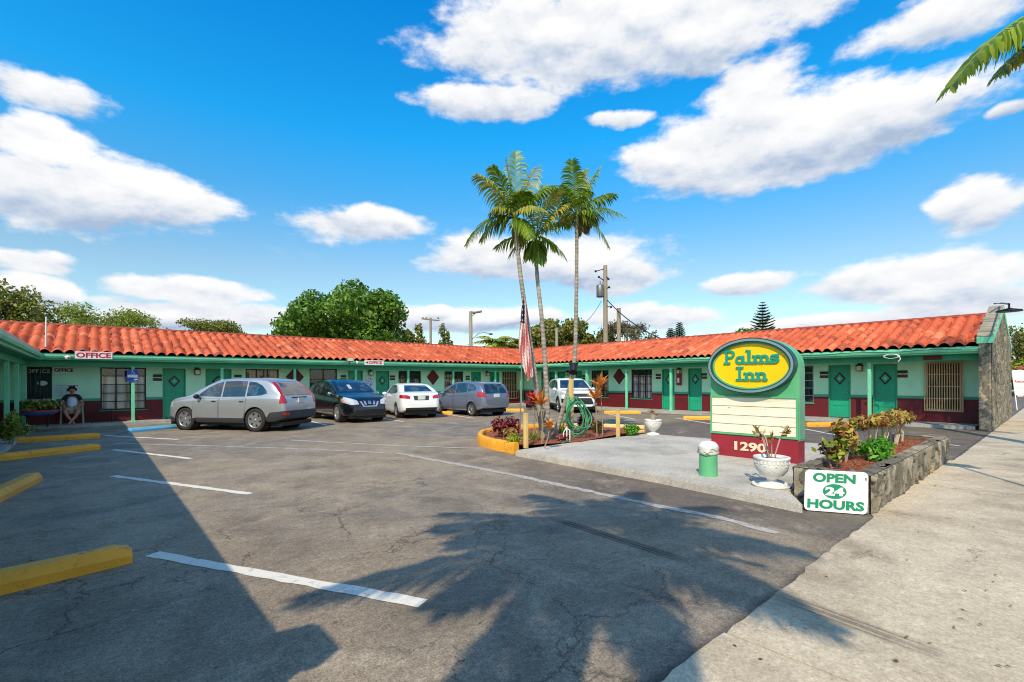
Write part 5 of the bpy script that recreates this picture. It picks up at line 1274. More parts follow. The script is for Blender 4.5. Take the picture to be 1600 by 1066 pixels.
# --- white saloon
FIE = dict(name='white_saloon', label='white small saloon seen from behind, between the black crossover and grey hatchback', cat='car', paint=WHITEP,
  top=[(-2.2, .58), (-2.18, .80), (-2.13, .99), (-2.0, 1.05), (-1.75, 1.10), (-1.5, 1.20), (-1.2, 1.33), (-.8, 1.44), (-.3, 1.475), (.1, 1.45), (.5, 1.34), (.9, 1.15), (1.15, 1.02), (1.4, .96), (1.8, .88), (2.05, .76), (2.14, .62), (2.17, .48)],
  width=[(-2.2, .64), (-2.1, .78), (-1.85, .84), (-1.3, .86), (0, .86), (1.2, .86), (1.7, .82), (2.0, .72), (2.17, .54)],
  belt=[(-2.2, .88), (-2.0, 1.0), (-1.4, 1.02), (0, .95), (1.1, .90), (1.8, .80), (2.17, .6)], bot=[(-2.2, .36), (-1.8, .24), (-.9, .20), (.9, .20), (1.8, .20), (2.17, .24)],
  wheel_r=.315, front_axle=1.245, rear_axle=-1.245, tumble=.36, handle_z=.84, mirror=(.72, .99), spokes=7, spoke_w=.11,
  doors=[[(.10, .34), (.98, .34), (.92, .93), (.05, .95)], [(-.92, .56), (-.80, .34), (.05, .34), (0, .95), (-.95, 1.0)]],
  side_glass=[[(.80, 1.0), (.45, 1.22), (.15, 1.35), (-.02, 1.385), (-.05, .99)], [(-.10, .99), (-.07, 1.39), (-.5, 1.385), (-.85, 1.33), (-1.12, 1.20), (-1.25, 1.09), (-1.0, 1.04)]],
  windshield=([(-.64, 1.05), (.64, 1.05), (.5, 1.39), (-.5, 1.39)], .2, 1.12), rear_glass=([(-.60, 1.11), (.60, 1.11), (.46, 1.37), (-.46, 1.37)], -1.76, -.85), plate=(.86, -2.165),
  pieces=[('tail_lamp', [(.48, .82), (.90, .86), (.90, .99), (.60, .98), (.46, .92)], 'x', -2.4, -1.80, .008, M_TAIL, True),
          ('headlamp', [(.42, .62), (.88, .66), (.88, .86), (.5, .78)], 'x', 1.7, 2.3, .008, M_HEAD, True),
          ('grille', [(-.40, .34), (.40, .34), (.50, .60), (-.50, .60)], 'x', 1.9, 2.3, .010, M_BLACK, False),
          ('plate_recess', [(-.30, .76), (.30, .76), (.34, .95), (-.34, .95)], 'x', -2.4, -2.0, .004, M_CLAD, False),
          ('lower_diffuser', [(-.62, .2), (.62, .2), (.66, .46), (-.66, .46)], 'x', -2.4, -1.95, .006, M_BLACK, False)])
car = make_car(FIE); place_car(car, G(622.7, 653), (.253, .967), -1.245, 1, FIE)
# --- grey hatchback
FIT = dict(name='grey_hatchback', label='blue-grey tall hatchback seen from its left rear, beside the planted island', cat='car', paint=GREYB,
  top=[(-2.02, .60), (-2.0, .85), (-1.95, 1.02), (-1.82, 1.25), (-1.68, 1.42), (-1.5, 1.49), (-.9, 1.525), (-.2, 1.525), (.2, 1.49), (.6, 1.36), (1.0, 1.17), (1.3, 1.02), (1.5, .96), (1.8, .86), (2.0, .72), (2.06, .60), (2.08, .48)],
  width=[(-2.02, .66), (-1.92, .79), (-1.7, .84), (-1.2, .85), (0, .85), (1.2, .85), (1.65, .80), (1.9, .70), (2.08, .52)],
  belt=[(-2.02, .95), (-1.7, 1.06), (-1.2, 1.04), (0, .96), (1.1, .90), (1.8, .78), (2.08, .6)], bot=[(-2.02, .38), (-1.6, .26), (-.9, .21), (.9, .21), (1.7, .21), (2.08, .25)],
  wheel_r=.30, front_axle=1.25, rear_axle=-1.25, tumble=.32, handle_z=.86, mirror=(.80, 1.0), spokes=8, spoke_w=.10,
  doors=[[(.12, .35), (1.0, .35), (.95, .94), (.10, .97)], [(-.92, .56), (-.80, .35), (.07, .35), (.05, .97), (-.95, 1.03)]],
  side_glass=[[(.95, 1.0), (.6, 1.20), (.25, 1.37), (.03, 1.43), (.02, 1.0)], [(-.04, 1.0), (-.03, 1.44), (-.5, 1.45), (-.88, 1.44), (-.90, 1.06)], [(-.96, 1.08), (-.94, 1.435), (-1.3, 1.38), (-1.48, 1.24), (-1.45, 1.14)]],
  windshield=([(-.66, 1.08), (.66, 1.08), (.52, 1.44), (-.52, 1.44)], .2, 1.22), rear_glass=([(-.62, 1.0), (.62, 1.0), (.60, 1.12), (.50, 1.40), (-.50, 1.40), (-.60, 1.12)], -2.1, -1.55), plate=(.90, -1.985),
  pieces=[('tail_lamp', [(.55, .84), (.88, .88), (.88, 1.10), (.68, 1.04)], 'x', -2.4, -1.66, .008, M_TAIL, True),
          ('headlamp', [(.40, .62), (.86, .66), (.86, .90), (.5, .80)], 'x', 1.55, 2.3, .008, M_HEAD, True),
          ('grille', [(-.36, .60), (.36, .60), (.40, .70), (-.40, .70)], 'x', 1.9, 2.3, .010, M_BLACK, False),
          ('badge_bar', [(-.28, .975), (.28, .975), (.28, 1.0), (-.28, 1.0)], 'x', -2.4, -1.8, .012, M_CHROME, False)])
car = make_car(FIT); place_car(car, G(739.3, 650.5), (-.03, 1.), -1.25, 1, FIT)
# --- white SUV
RAV = dict(name='white_suv', label='white SUV with black lower trim facing the camera behind the palm trunks', cat='car', paint=WHITEP,
  top=[(-2.28, .65), (-2.26, .9), (-2.2, 1.05), (-2.08, 1.3), (-1.9, 1.52), (-1.6, 1.62), (-.9, 1.67), (-.2, 1.68), (.2, 1.62), (.55, 1.48), (.9, 1.29), (1.2, 1.14), (1.45, 1.10), (1.9, 1.04), (2.14, .93), (2.23, .78), (2.27, .62), (2.29, .5)],
  width=[(-2.28, .72), (-2.15, .84), (-1.8, .91), (-1.2, .925), (0, .92), (1.4, .925), (1.85, .89), (2.1, .80), (2.29, .62)],
  belt=[(-2.28, .98), (-2.1, 1.12), (-1.4, 1.12), (0, 1.05), (1.2, 1.02), (1.9, .95), (2.29, .75)], bot=[(-2.28, .42), (-1.9, .30), (-.9, .25), (.9, .25), (1.9, .27), (2.29, .32)],
  wheel_r=.355, front_axle=1.345, rear_axle=-1.345, tumble=.30, handle_z=.93, mirror=(.86, 1.12), spokes=5, spoke_w=.2,
  doors=[[(.12, .40), (1.02, .40), (.98, 1.03), (.10, 1.05)], [(-.98, .64), (-.86, .40), (.07, .40), (.05, 1.05), (-1.0, 1.09)]],
  side_glass=[[(.92, 1.13), (.5, 1.38), (.2, 1.50), (.04, 1.55), (.02, 1.09)], [(-.04, 1.09), (-.03, 1.56), (-.5, 1.57), (-.95, 1.55), (-.98, 1.14)], [(-1.05, 1.17), (-1.03, 1.54), (-1.4, 1.46), (-1.62, 1.28)]],
  windshield=([(-.74, 1.18), (.74, 1.18), (.60, 1.57), (-.60, 1.57)], .2, 1.22), rear_glass=([(-.62, 1.14), (.62, 1.14), (.5, 1.5), (-.5, 1.5)], -2.4, -1.7), plate=(.9, -2.25),
  pieces=[('tail_lamp', [(.5, .98), (.95, 1.0), (.95, 1.14), (.5, 1.10)], 'x', -2.4, -1.9, .008, M_TAIL, True),
          ('headlamp', [(.46, .84), (.95, .90), (.95, 1.02), (.70, .98), (.46, .92)], 'x', 1.80, 2.4, .008, M_HEAD, True),
          ('grille', [(-.46, .78), (.46, .78), (.42, .93), (-.42, .93)], 'x', 1.9, 2.4, .010, M_BLACK, False), ('lower_grille', [(-.62, .44), (.62, .44), (.52, .72), (-.52, .72)], 'x', 1.9, 2.4, .010, M_BLACK, False),
          ('fog_pocket', [(.66, .48), (.86, .50), (.86, .70), (.72, .66)], 'x', 1.8, 2.4, .011, M_BLACK, True),
          ('front_skirt', [(-.9, .2), (.9, .2), (.9, .42), (-.9, .42)], 'x', 1.85, 2.4, .008, M_CLAD, False),
          ('sill_cladding', [(-.90, .2), (.90, .2), (.90, .40), (-.90, .40)], 'y', .5, 1, .009, M_CLAD, True),
          ('arch_cladding', arcpts(1.345, .355, .47, 0, 180) + arcpts(1.345, .355, .40, 180, 0), 'y', .6, 1, .009, M_CLAD, True), ('arch_cladding', arcpts(-1.345, .355, .47, 0, 180) + arcpts(-1.345, .355, .40, 180, 0), 'y', .6, 1, .009, M_CLAD, True)])
car = make_car(RAV); place_car(car, G(875, 644.4), (-.58, -.81), 1.345, -1, RAV)
# ================================================================== PALMS
M_PALM = leafmat('palm_leaf', [rgb(84, 118, 38), rgb(122, 150, 50), rgb(164, 178, 68), rgb(98, 130, 44)], .35, .35)
M_PALMY = leafmat('palm_leaf_yellowing', [rgb(146, 156, 54), rgb(186, 180, 76), rgb(116, 138, 48), rgb(190, 168, 100)], .3, .4)
M_PALMB = leafmat('palm_leaf_dry', [rgb(150, 124, 84), rgb(120, 104, 70), rgb(100, 110, 60)], .2, .7)
def trunkmat(t):
    v = obc(t); z = t.add('ShaderNodeSeparateXYZ', {0: v}).outputs[2]
    rg = t.math('SINE', t.math('ADD', t.math('MULTIPLY', z, 62.), t.math('MULTIPLY', t.noise(v, 6., 3), 5.)))
    c = t.mix(t.mr(t.noise(v, 5., 6, .7), .35, .65), rgb(168, 160, 146), rgb(124, 116, 104)); c = t.mix(t.mr(rg, .55, 1., 0, .3), c, rgb(110, 100, 88))
    c = t.mix(t.mr(t.noise(v, 2.2, 4, .6), .58, .66, 0, .8), c, rgb(196, 192, 180))
    setc(t, c); setc(t, .85, 'Roughness'); bump(t, rg, .4, .01)
M_TRUNK = mat('palm_trunk', trunkmat)
M_BARK = mat('tree_bark', lambda t: (setc(t, t.mix(t.mr(t.noise(obc(t), 4., 6, .7), .35, .65), rgb(110, 98, 82), rgb(74, 64, 52))), setc(t, .9, 'Roughness'), bump(t, t.noise(obc(t), 14., 5, .7), .6, .03)))
def bez(a, b, c, t): return a * (1 - t) ** 2 + b * 2 * t * (1 - t) + c * t * t
def frond(parent, p0, p1, p2, LL, material, rng, n=40, droop=.55, wl=.035, name='frond', thick=.018, start=.12, two=2):
    """pinnate leaf: rachis on a curve p0-p1-p2, leaflets of length LL hanging off both sides"""
    m = MB(); P = [bez(p0, p1, p2, i / 14) for i in range(15)]
    m.tube(P, [thick * (1 - .85 * i / 14) + .002 for i in range(15)], 5)
    for i in range(n):
        t = start + (1 - start) * (i + .5) / n; p = bez(p0, p1, p2, t); d = (bez(p0, p1, p2, min(1, t + .02)) - bez(p0, p1, p2, t - .02)).normalized()
        side = d.cross(Vector((0, 0, 1))); side = side.normalized() if side.length > .05 else d.orthogonal().normalized(); up = side.cross(d)
        env = LL * (.45 + .75 * math.sin(math.pi * min(1, t * .92 + .1)) ** .7) * (1 - .35 * t)
        for s in (-1, 1):
            l = env * rng.uniform(.85, 1.1); a = rng.uniform(.45, .75)
            dd = (side * s * (1.0) + d * (a + .5 * t) + up * rng.uniform(.05, .35)).normalized()
            w_ = wl * rng.uniform(.8, 1.2); q = p; g_ = Vector((0, 0, -1)); prev = None; nn = dd.cross(d); nn = nn.normalized() if nn.length > .01 else up
            ws = (w_ * .5, w_, w_ * .8, .003); seg = 3; vs = []
            for k in range(seg + 1):
                sd = dd.cross(nn).normalized() * ws[k] * .5; vs += [q + sd, q - sd]
                dd = (dd + g_ * droop * (.35 + .5 * k) * (l / LL)).normalized(); q = q + dd * l / seg
            m.add(vs, [(2 * k, 2 * k + 1, 2 * k + 3, 2 * k + 2) for k in range(seg)], False)
    return m.build(name, material, parent)
def palm(name, label, base, path, radii, crown, fronds, group, rng, LL=.42, wl=.032, shaft=None, material=None):
    r = root(name, tuple(base), label, 'palm tree', group)
    m = MB(); n = 40; pts = []; rr = []
    for i in range(n + 1):
        f = i / n * (len(path) - 1); k = min(int(f), len(path) - 2); t = f - k
        p0, p1, p2, p3 = path[max(k - 1, 0)], path[k], path[k + 1], path[min(k + 2, len(path) - 1)]
        pts.append(.5 * ((2 * p1) + (p2 - p0) * t + (2 * p0 - 5 * p1 + 4 * p2 - p3) * t * t + (3 * p1 - p0 - 3 * p2 + p3) * t ** 3))
        rr.append((radii[k] * (1 - t) + radii[k + 1] * t) * (1 + .04 * math.sin(i * 2.1)))
    m.tube(pts, rr, 12); m.build('trunk', M_TRUNK, r)
    if shaft:
        d = (path[-1] - path[-2]).normalized(); m = MB(); m.tube([path[-1] - d * .05, path[-1] + d * shaft * .4, path[-1] + d * shaft], [radii[-1] * 1.15, radii[-1] * 1.1, radii[-1] * .6], 12); m.build('crownshaft', plain('crownshaft_green', rgb(130, 146, 84), .45), r)
    for (mid, tip, mt) in fronds: frond(r, crown, mid, tip, LL, mt, rng, wl=wl, droop=.8, n=27)
    return r
rng = random.Random(21)
def pix_fronds(c_xy, Y, tips, rng):
    """tips: (x, y, arch, material): places at which the leaf tips were seen, with a spread in depth"""
    c = at(c_xy[0], c_xy[1], Y); out = []
    for i, (x, y, arch, mt) in enumerate(tips):
        dz = rng.uniform(-.75, .75); tip = at(x, y, Y + dz); mid = (c + tip) / 2 + Vector((0, 0, arch)) + (tip - c).normalized() * .05; out.append((mid, tip, mt))
    return c, out
GRP = 'palms on the planted island'
Gp = M_PALM; Yp = M_PALMY; Bp = M_PALMB
YD = 11.4
c, fr = pix_fronds((805, 342), YD, [(744, 274, .35, Yp), (729, 384, .62, Gp), (752, 378, .45, Gp), (782, 366, .35, Gp), (770, 262, .25, Gp), (806, 238, .0, Gp), (838, 262, .25, Yp), (866, 292, .3, Gp), (790, 252, .2, Yp), (820, 300, .2, Gp), (850, 330, .35, Yp), (768, 330, .3, Yp), (812, 378, .3, Yp), (828, 372, .35, Gp)], rng)
palm('slender_palm', 'left palm of the three on the island, its trunk leaning left behind the hanging flag', at(848, 683, YD) * 1., [at(849, 690, YD), at(845, 652, YD), at(835, 580, YD), at(828, 531, YD), at(818, 463, YD), at(811.5, 413, YD), at(806, 352, YD)], [.09, .072, .062, .058, .054, .05, .045], c, fr, GRP, rng, LL=.50, wl=.042, shaft=.28)
c, fr = pix_fronds((838, 372), YD + .35, [(776, 388, .3, Gp), (796, 402, .3, Gp), (884, 405, .35, Gp), (868, 392, .3, Gp), (842, 412, .3, Gp), (872, 298, .3, Yp), (888, 320, .35, Yp), (850, 290, .2, Gp), (892, 352, .4, Gp), (800, 345, .3, Gp), (826, 405, .3, Gp), (815, 305, .25, Gp)], rng)
palm('slender_palm', 'middle palm of the three on the island, darkest crown and thick grey base', at(855, 690, YD), [at(855, 693, YD), at(855, 660, YD), at(854.5, 616, YD), at(851, 553, YD), at(846, 490, YD), at(840, 436, YD + .2), at(837, 385, YD + .35)], [.12, .085, .058, .055, .051, .048, .042], c, fr, GRP, rng, LL=.50, wl=.042, shaft=.22)
c, fr = pix_fronds((901, 336), YD + .9, [(894, 252, .0, Gp), (936, 264, .18, Gp), (980, 342, .42, Gp), (951, 388, .5, Gp), (926, 352, .3, Bp), (962, 305, .3, Gp), (868, 332, .3, Yp), (876, 290, .25, Gp), (880, 352, .3, Yp), (912, 268, .1, Yp), (945, 345, .3, Gp), (910, 362, .25, Bp), (920, 300, .2, Gp)], rng)
YC = YD + .9
palm('slender_palm', 'right palm of the three, bent at the collar above the coiled hose', at(867, 677, YC), [at(867.5, 679, YC), at(880, 640, YC), at(891, 603, YC), at(897, 570, YC), at(899.5, 531, YC), at(901, 445, YC), at(901.5, 350, YC)], [.065, .06, .058, .055, .052, .048, .043], c, fr, GRP, rng, LL=.50, wl=.042, shaft=.3)
# the street palm whose leaf reaches in at the top right
rng = random.Random(5)
def crown_fronds(c, L, n, rng, e0=-20, e1=70, mats=(M_PALM, M_PALMY), seedrot=0.):
    out = []
    for i in range(n):
        a = 2.399963 * i + seedrot; e = R(e1 - (e1 - e0) * (i + .5) / n); h = Vector((math.cos(a), math.sin(a), 0)); l = L * rng.uniform(.85, 1.1)
        d0 = h * math.cos(e) + Vector((0, 0, math.sin(e))); mid = c + d0 * l * .5; tip = mid + (h * .8 + Vector((0, 0, math.sin(e) * .3 - .55))).normalized() * l * .55
        out.append((mid, tip, mats[0] if rng.random() < .75 else mats[1]))
    return out
cR = at(1775, 5, 8.6); gR = Vector((cR.x + .2, cR.y - .1, 0))
rp = root('street_palm', tuple(gR), 'tall palm past the right edge, one arching frond hanging into the top right corner', 'palm tree')
m = MB(); m.tube([gR + (cR - gR) * (i / 10) + Vector((.12 * math.sin(i * .3), 0, 0)) for i in range(11)], [.2 - .008 * i for i in range(11)], 12); m.build('trunk', M_TRUNK, rp)
tipR = at(1484, 139, 7.9); midR = at(1600, -35, 8.1)
frond(rp, cR, midR, tipR, .95, M_PALM, rng, n=80, droop=1.2, wl=.07, thick=.03, start=.2)
frond(rp, cR, at(1640, 10, 8.6), at(1560, 118, 8.5), .8, M_PALMY, rng, n=50, droop=1.2, wl=.06, thick=.03, start=.2)
for (a, b, mt) in crown_fronds(cR, 2.4, 10, rng):
    if (b - cR).normalized().dot((tipR - cR).normalized()) > .45: continue
    frond(rp, cR, a, b, .6, mt, rng, n=26, wl=.05)
# the palm behind the camera whose shadow lies on the asphalt
rng = random.Random(12)
SH = Vector((3.8, 3.0, 0)); HP = 6.3; off_ = SUN_TO * HP / math.tan(SUN_EL); gS = SH - off_; cS = Vector((gS.x, gS.y, HP))
gS2 = gS + Vector((.1, -.1, 0))
sp = root('street_palm', tuple(gS2), 'tall palm behind the camera, known by its shadow across the driveway', 'palm tree')
m = MB(); m.tube([gS2.lerp(cS, i / 10) for i in range(11)], [.17 - .004 * i for i in range(11)], 12); m.build('trunk', M_TRUNK, sp)
for (a, b, mt) in crown_fronds(cS, 2.1, 19, rng, -40, 60, seedrot=.4): frond(sp, cS, a, b, .6, mt, rng, n=36, wl=.06, droop=.6)
# thin pole by the kerb, past the right edge of the photo, throwing the long line of shadow over the sidewalk
sg = root('street_pole', (7.35, -1.25, 0), 'thin grey pole by the kerb past the right edge of the photo', 'pole')
m = MB(); m.tube([(7.35, -1.25, 0), (7.35, -1.25, 5.3)], .03, 8); m.build('shaft', M_METAL, sg)
m = MB(); m.box(7.33, 7.352, -1.55, -.95, 4.8, 5.25, bev=.005); m.build('sign_blank', M_METAL, sg)

# ================================================================== TREES BEYOND THE ROOFS
def leafcloud(name, material, parent, lobes, n, size, rng, shell=.55, flat=.5, up=0., asp=.6):
    """leaves gathered in clumps over a set of lobes: (centre, (rx, ry, rz))"""
    nr = np.random.RandomState(rng.randint(0, 10 ** 6)); vol = np.array([l[1][0] * l[1][2] for l in lobes]); vol = vol / vol.sum()
    idx = nr.choice(len(lobes), n, p=vol); C = np.array([[*l[0]] for l in lobes])[idx]; Rr = np.array([[*l[1]] for l in lobes])[idx]
    d = nr.randn(n, 3); d /= np.linalg.norm(d, axis=1)[:, None]; rad = shell + (1 - shell) * nr.rand(n) ** .6
    rad *= 1 + .18 * np.sin(d[:, 0] * 9 + d[:, 2] * 7 + idx)
    P = C + d * Rr * rad[:, None]
    ax = nr.randn(n, 3) * flat + d * .6 + np.array([0, 0, up]); ax /= np.linalg.norm(ax, axis=1)[:, None]
    t1 = np.cross(ax, nr.randn(n, 3)); t1 /= np.linalg.norm(t1, axis=1)[:, None]; t2 = np.cross(ax, t1)
    s = (size * (.6 + .8 * nr.rand(n)))[:, None]
    V = np.concatenate([P + t1 * s, P + t2 * s * asp, P - t1 * s, P - t2 * s * asp], 1).reshape(-1, 3) - np.array(ORG.get(parent, Vector((0, 0, 0))))
    me = bpy.data.meshes.new(name); me.vertices.add(4 * n); me.vertices.foreach_set('co', V.ravel()); me.loops.add(4 * n); me.loops.foreach_set('vertex_index', np.arange(4 * n))
    me.polygons.add(n); me.polygons.foreach_set('loop_start', np.arange(n) * 4); me.polygons.foreach_set('loop_total', np.full(n, 4)); me.materials.append(material); me.update(calc_edges=True); me.validate()
    o = bpy.data.objects.new(name, me); COL.objects.link(o); o.parent = parent; ORG[o] = ORG.get(parent, Vector((0, 0, 0))); return o
def tree(name, label, x, ytop, ybot, hwpx, Y, material, n, size, seed, group='trees beyond the motel roofs', lobes=18, lr=.34, shell=.55, flatten=1., cat='tree', asp=.6, trunk_r=.22, up=0.):
    rng = random.Random(seed); c = at(x, (ytop + ybot) / 2, Y); hz = (ybot - ytop) / 2 / FPX * Y; hx = hwpx / FPX * Y
    r = root(name, (c.x, c.y, 0), label, cat, group); L = []; k = 0
    while len(L) < lobes:
        d = Vector((rng.uniform(-1, 1), rng.uniform(-1, 1), rng.uniform(-1, 1)))
        if d.length > 1 or (d.length < .35 and rng.random() < .7): continue
        e = Vector((d.x * hx * (1 - lr * .7), d.y * hx * .8, d.z * hz * (1 - lr * .75))); q = lr * rng.uniform(.75, 1.25)
        # x offsets lie across the sight line
        X_ = Vector((CT, -ST, 0)); Y_ = Vector((ST, CT, 0))
        L.append((c + X_ * e.x + Y_ * e.y + Vector((0, 0, e.z)), (hx * q, hx * q, hz * q * 1.15 * flatten)))
    m = MB(); m.tube([(c.x, c.y, -.1), (c.x + .1, c.y, c.z - hz * .9 if c.z - hz * .9 > .6 else .6), (c.x, c.y, c.z + hz * .3)], [trunk_r, trunk_r * .8, trunk_r * .3], 10)
    for (lc, lrr) in L[::2]:
        a = Vector((c.x, c.y, max(.6, c.z - hz * .8))); m.tube([a, a.lerp(lc, .5) + Vector((0, 0, -.15 * hz)), lc], [trunk_r * .5, trunk_r * .3, .02], 6)
    m.build('trunk', M_BARK, r); leafcloud('crown', material, r, L, n, size, rng, shell, asp=asp, up=up)
    return r
L1 = leafmat('broad_leaf', [rgb(74, 110, 34), rgb(100, 140, 44), rgb(132, 166, 60), rgb(56, 90, 30)], .3)
L2 = leafmat('feathery_leaf', [rgb(112, 126, 50), rgb(140, 148, 62), rgb(164, 166, 82)], .35)
L3 = leafmat('olive_leaf', [rgb(112, 120, 54), rgb(140, 140, 66), rgb(158, 146, 80), rgb(84, 100, 42)], .3)
L4 = leafmat('autumn_leaf', [rgb(140, 138, 58), rgb(164, 144, 78), rgb(104, 122, 48), rgb(74, 98, 38)], .3)
L5 = leafmat('bare_twigs', [rgb(120, 110, 90), rgb(96, 88, 72), rgb(110, 112, 70)], .2, .8)
LN = leafmat('conifer_needles', [rgb(40, 66, 38), rgb(56, 82, 46), rgb(66, 88, 50)], .15)
tree('broad_tree', 'large dense green tree rising behind the back wing roof', 537, 434, 575, 103, 38, L1, 20000, .155, 3, lobes=46, lr=.24, shell=.6)
tree('broad_tree', 'yellowish green tree at the far left above the roof', 12, 440, 560, 62, 34, L4, 7000, .13, 4, lobes=20)
tree('feathery_tree', 'wide light green feathery tree left behind the OFFICE roof', 158, 474, 560, 92, 46, L2, 16000, .10, 5, lobes=36, lr=.22, shell=.3)
tree('umbrella_tree', 'flat topped olive tree between the feathery tree and the large tree', 328, 494, 545, 60, 50, L3, 7000, .11, 6, lobes=22, lr=.26, shell=.4)
tree('broad_tree', 'small olive tree just right of the large dense tree', 652, 506, 570, 24, 44, L4, 2600, .13, 7, lobes=10)
tree('sparse_tree', 'thin dark tree beside the low crossarm pole', 694, 502, 570, 17, 44, L3, 1100, .12, 8, lobes=9, lr=.26, shell=.3)
tree('broad_tree', 'low hedge-like tree just left of the hanging flag', 806, 520, 575, 30, 46, L4, 5000, .16, 9, lobes=16)
tree('broad_tree', 'olive green tree between the palm trunks, right of the flag', 866, 494, 575, 54, 46, L3, 14000, .17, 10, lobes=34, lr=.26)
tree('broad_tree', 'olive green tree immediately left of the utility pole', 917, 498, 575, 44, 48, L4, 9000, .17, 17, lobes=28, lr=.27)
tree('bare_tree', 'grey-brown half bare tree behind the utility pole', 980, 498, 570, 50, 44, L5, 6500, .10, 11, lobes=30, lr=.24, shell=.15)
tree('broad_tree', 'low green tree mound left of the tall conifer, over the right roof', 1185, 508, 560, 42, 52, L1, 5000, .14, 12, lobes=18)
def conifer(name, label, x, ytop, ybot, hwpx, Y, seed, tiers=13, norfolk=True):
    rng = random.Random(seed); t = at(x, ytop, Y); b = at(x, ybot, Y); hw_ = hwpx / FPX * Y; r = root(name, (t.x, t.y, 0), label, 'conifer', 'trees beyond the motel roofs')
    m = MB(); m.tube([(t.x, t.y, -.1), (t.x, t.y, t.z)], [.22, .02], 8); m.build('trunk', M_BARK, r); m = MB(); H = t.z - b.z
    for i in range(tiers):
        f = (i + .4) / tiers; z = t.z - H * f * 1.1; L = hw_ * (f ** (.85 if norfolk else .5)) * rng.uniform(.85, 1.1) + .08; nb = 7 if norfolk else 12
        for k in range(nb):
            a = 2 * math.pi * k / nb + i * .7; h = Vector((math.cos(a), math.sin(a), 0)); p = Vector((t.x, t.y, z)); ns = 9
            for s in range(ns):
                q = p + h * L * (s + .5) / ns + Vector((0, 0, (.30 if norfolk else .6) * L * ((s + .5) / ns) ** 1.5)); l = (.30 if norfolk else .16) * (1 - .35 * s / ns) * (L / hw_ + .5)
                for sg_ in (-1, 1): m.leaf(q, h * .5 + Vector((-h.y, h.x, 0)) * sg_ + Vector((0, 0, .35)), (0, 0, 1), l * 1.3, l * .5)
                m.leaf(q, h + Vector((0, 0, .5)), (h.y, -h.x, 0), l * 1.4, l * .5)
    m.build('foliage', LN, r); return r
conifer('norfolk_pine', 'tall symmetrical conifer above the right wing roof, over the motel sign', 1192, 472, 520, 19, 56, 1, 11)
conifer('pine_tree', 'taller of two small dark pines over the right wing roof', 1062, 505, 545, 10, 56, 2, 14, False)
conifer('pine_tree', 'shorter of two small dark pines, left of its neighbour', 1048, 514, 545, 9, 57, 3, 12, False)
# small coconut palm beyond the corner
rng = random.Random(31); cc = at(776, 540, 44)
cp = root('coconut_palm', (cc.x, cc.y, 0), 'bushy bright palm top showing over the roof left of the flag', 'palm tree', 'trees beyond the motel roofs')
m = MB(); m.tube([(cc.x, cc.y, -.1), tuple(cc)], [.2, .16], 8); m.build('trunk', M_TRUNK, cp)
for (a, b, mt) in crown_fronds(cc, 2.7, 18, rng, -10, 75, (M_PALMY, M_PALM)): frond(cp, cc, a, b, .8, mt, rng, n=18, wl=.16)

# ================================================================== POLES AND WIRES
M_POLE = painted('weathered_pole', rgb(150, 140, 118), rgb(96, 88, 70), .5, .85, .3, 20, 3)
M_CPOLE = painted('concrete_pole', rgb(156, 152, 136), rgb(110, 106, 92), .4, .85, .2, 20, 3)
def ground_of(p): return (p.x, p.y, -.05)
Y1 = 36.; pt = at(946, 415, Y1); up = root('utility_pole', ground_of(pt), 'tall wooden utility pole with a grey transformer behind the right wing roof', 'utility pole')
m = MB(); m.tube([ground_of(pt), tuple(pt)], [.20, .15], 12); m.build('shaft', M_POLE, up)
X_ = Vector((CT, -ST, 0))
tc_ = at(938, 455, Y1 - .3); m = MB(); m.lathe([(0, -.45), (.26, -.45), (.28, -.40), (.28, .38), (.24, .45), (0, .47)], tuple(tc_), 16); m.tube([tc_ + Vector((0, 0, .45)), tc_ + Vector((0, 0, .75))], .04, 6); m.tube([tc_ + X_ * .15 + Vector((0, 0, .45)), tc_ + X_ * .15 + Vector((0, 0, .7))], .035, 6); m.build('transformer', M_METAL, up)
m = MB()
m = None
for (xa, ya, xb, yb) in ((946, 420, 931, 424), (946, 440, 936, 433), (946, 430, 951, 436), (946, 452, 952, 449), (946, 478, 955, 480)):
    m = MB(); m.tube([at(xa, ya, Y1), at(xb, yb, Y1 - .3)], .035, 6); m.sphere(at(xb, yb, Y1 - .3), .09, 8, 6); m.build('insulator_arm', M_BLACK, up)
def wire(name, label, a, b, sag, r=.02, n=18):
    m = MB(); P = [a.lerp(b, i / n) + Vector((0, 0, -sag * 4 * (i / n) * (1 - i / n))) for i in range(n + 1)]; m.tube(P, r, 5); o = m.build(name, M_BLACK); tag(o, label, 'cable'); return o
wire('overhead_cable', 'thick dark cable sloping right from the utility pole down to the roof', at(948, 468, Y1), at(1040, 532, 27), .35, .035)
wire('overhead_cable', 'thin cable looping down left from the utility pole transformer', at(940, 470, Y1), at(900, 508, 40), .5, .018)
pt = at(967, 483, 34.); pb = root('pole_stub', ground_of(pt), 'shorter bare pole just right of the utility pole', 'pole'); m = MB(); m.tube([ground_of(pt), tuple(pt)], [.16, .14], 10); m.build('shaft', M_POLE, pb)
m = MB(); m.tube([pt, pt + Vector((0, 0, .05))], [.16, .13], 10); m.build('cap', M_METAL, pb)
pt = at(870, 513, 42.); pb = root('pole_stub', ground_of(pt), 'thin pale pole stub between the middle and right palm trunks', 'pole'); m = MB(); m.tube([ground_of(pt), tuple(pt)], .13, 10); m.build('shaft', M_CPOLE, pb); m = MB(); m.tube([pt, pt + Vector((0, 0, .05))], [.14, .1], 10); m.build('cap', M_METAL, pb)
Y2 = 40.; pt = at(735.5, 487, Y2); lp = root('street_lamp', ground_of(pt), 'concrete street lamp pole with a flood head on top and a curved lower arm', 'street lamp')
m = MB(); m.tube([ground_of(pt), tuple(pt)], [.20, .15], 10); m.build('shaft', M_CPOLE, lp)
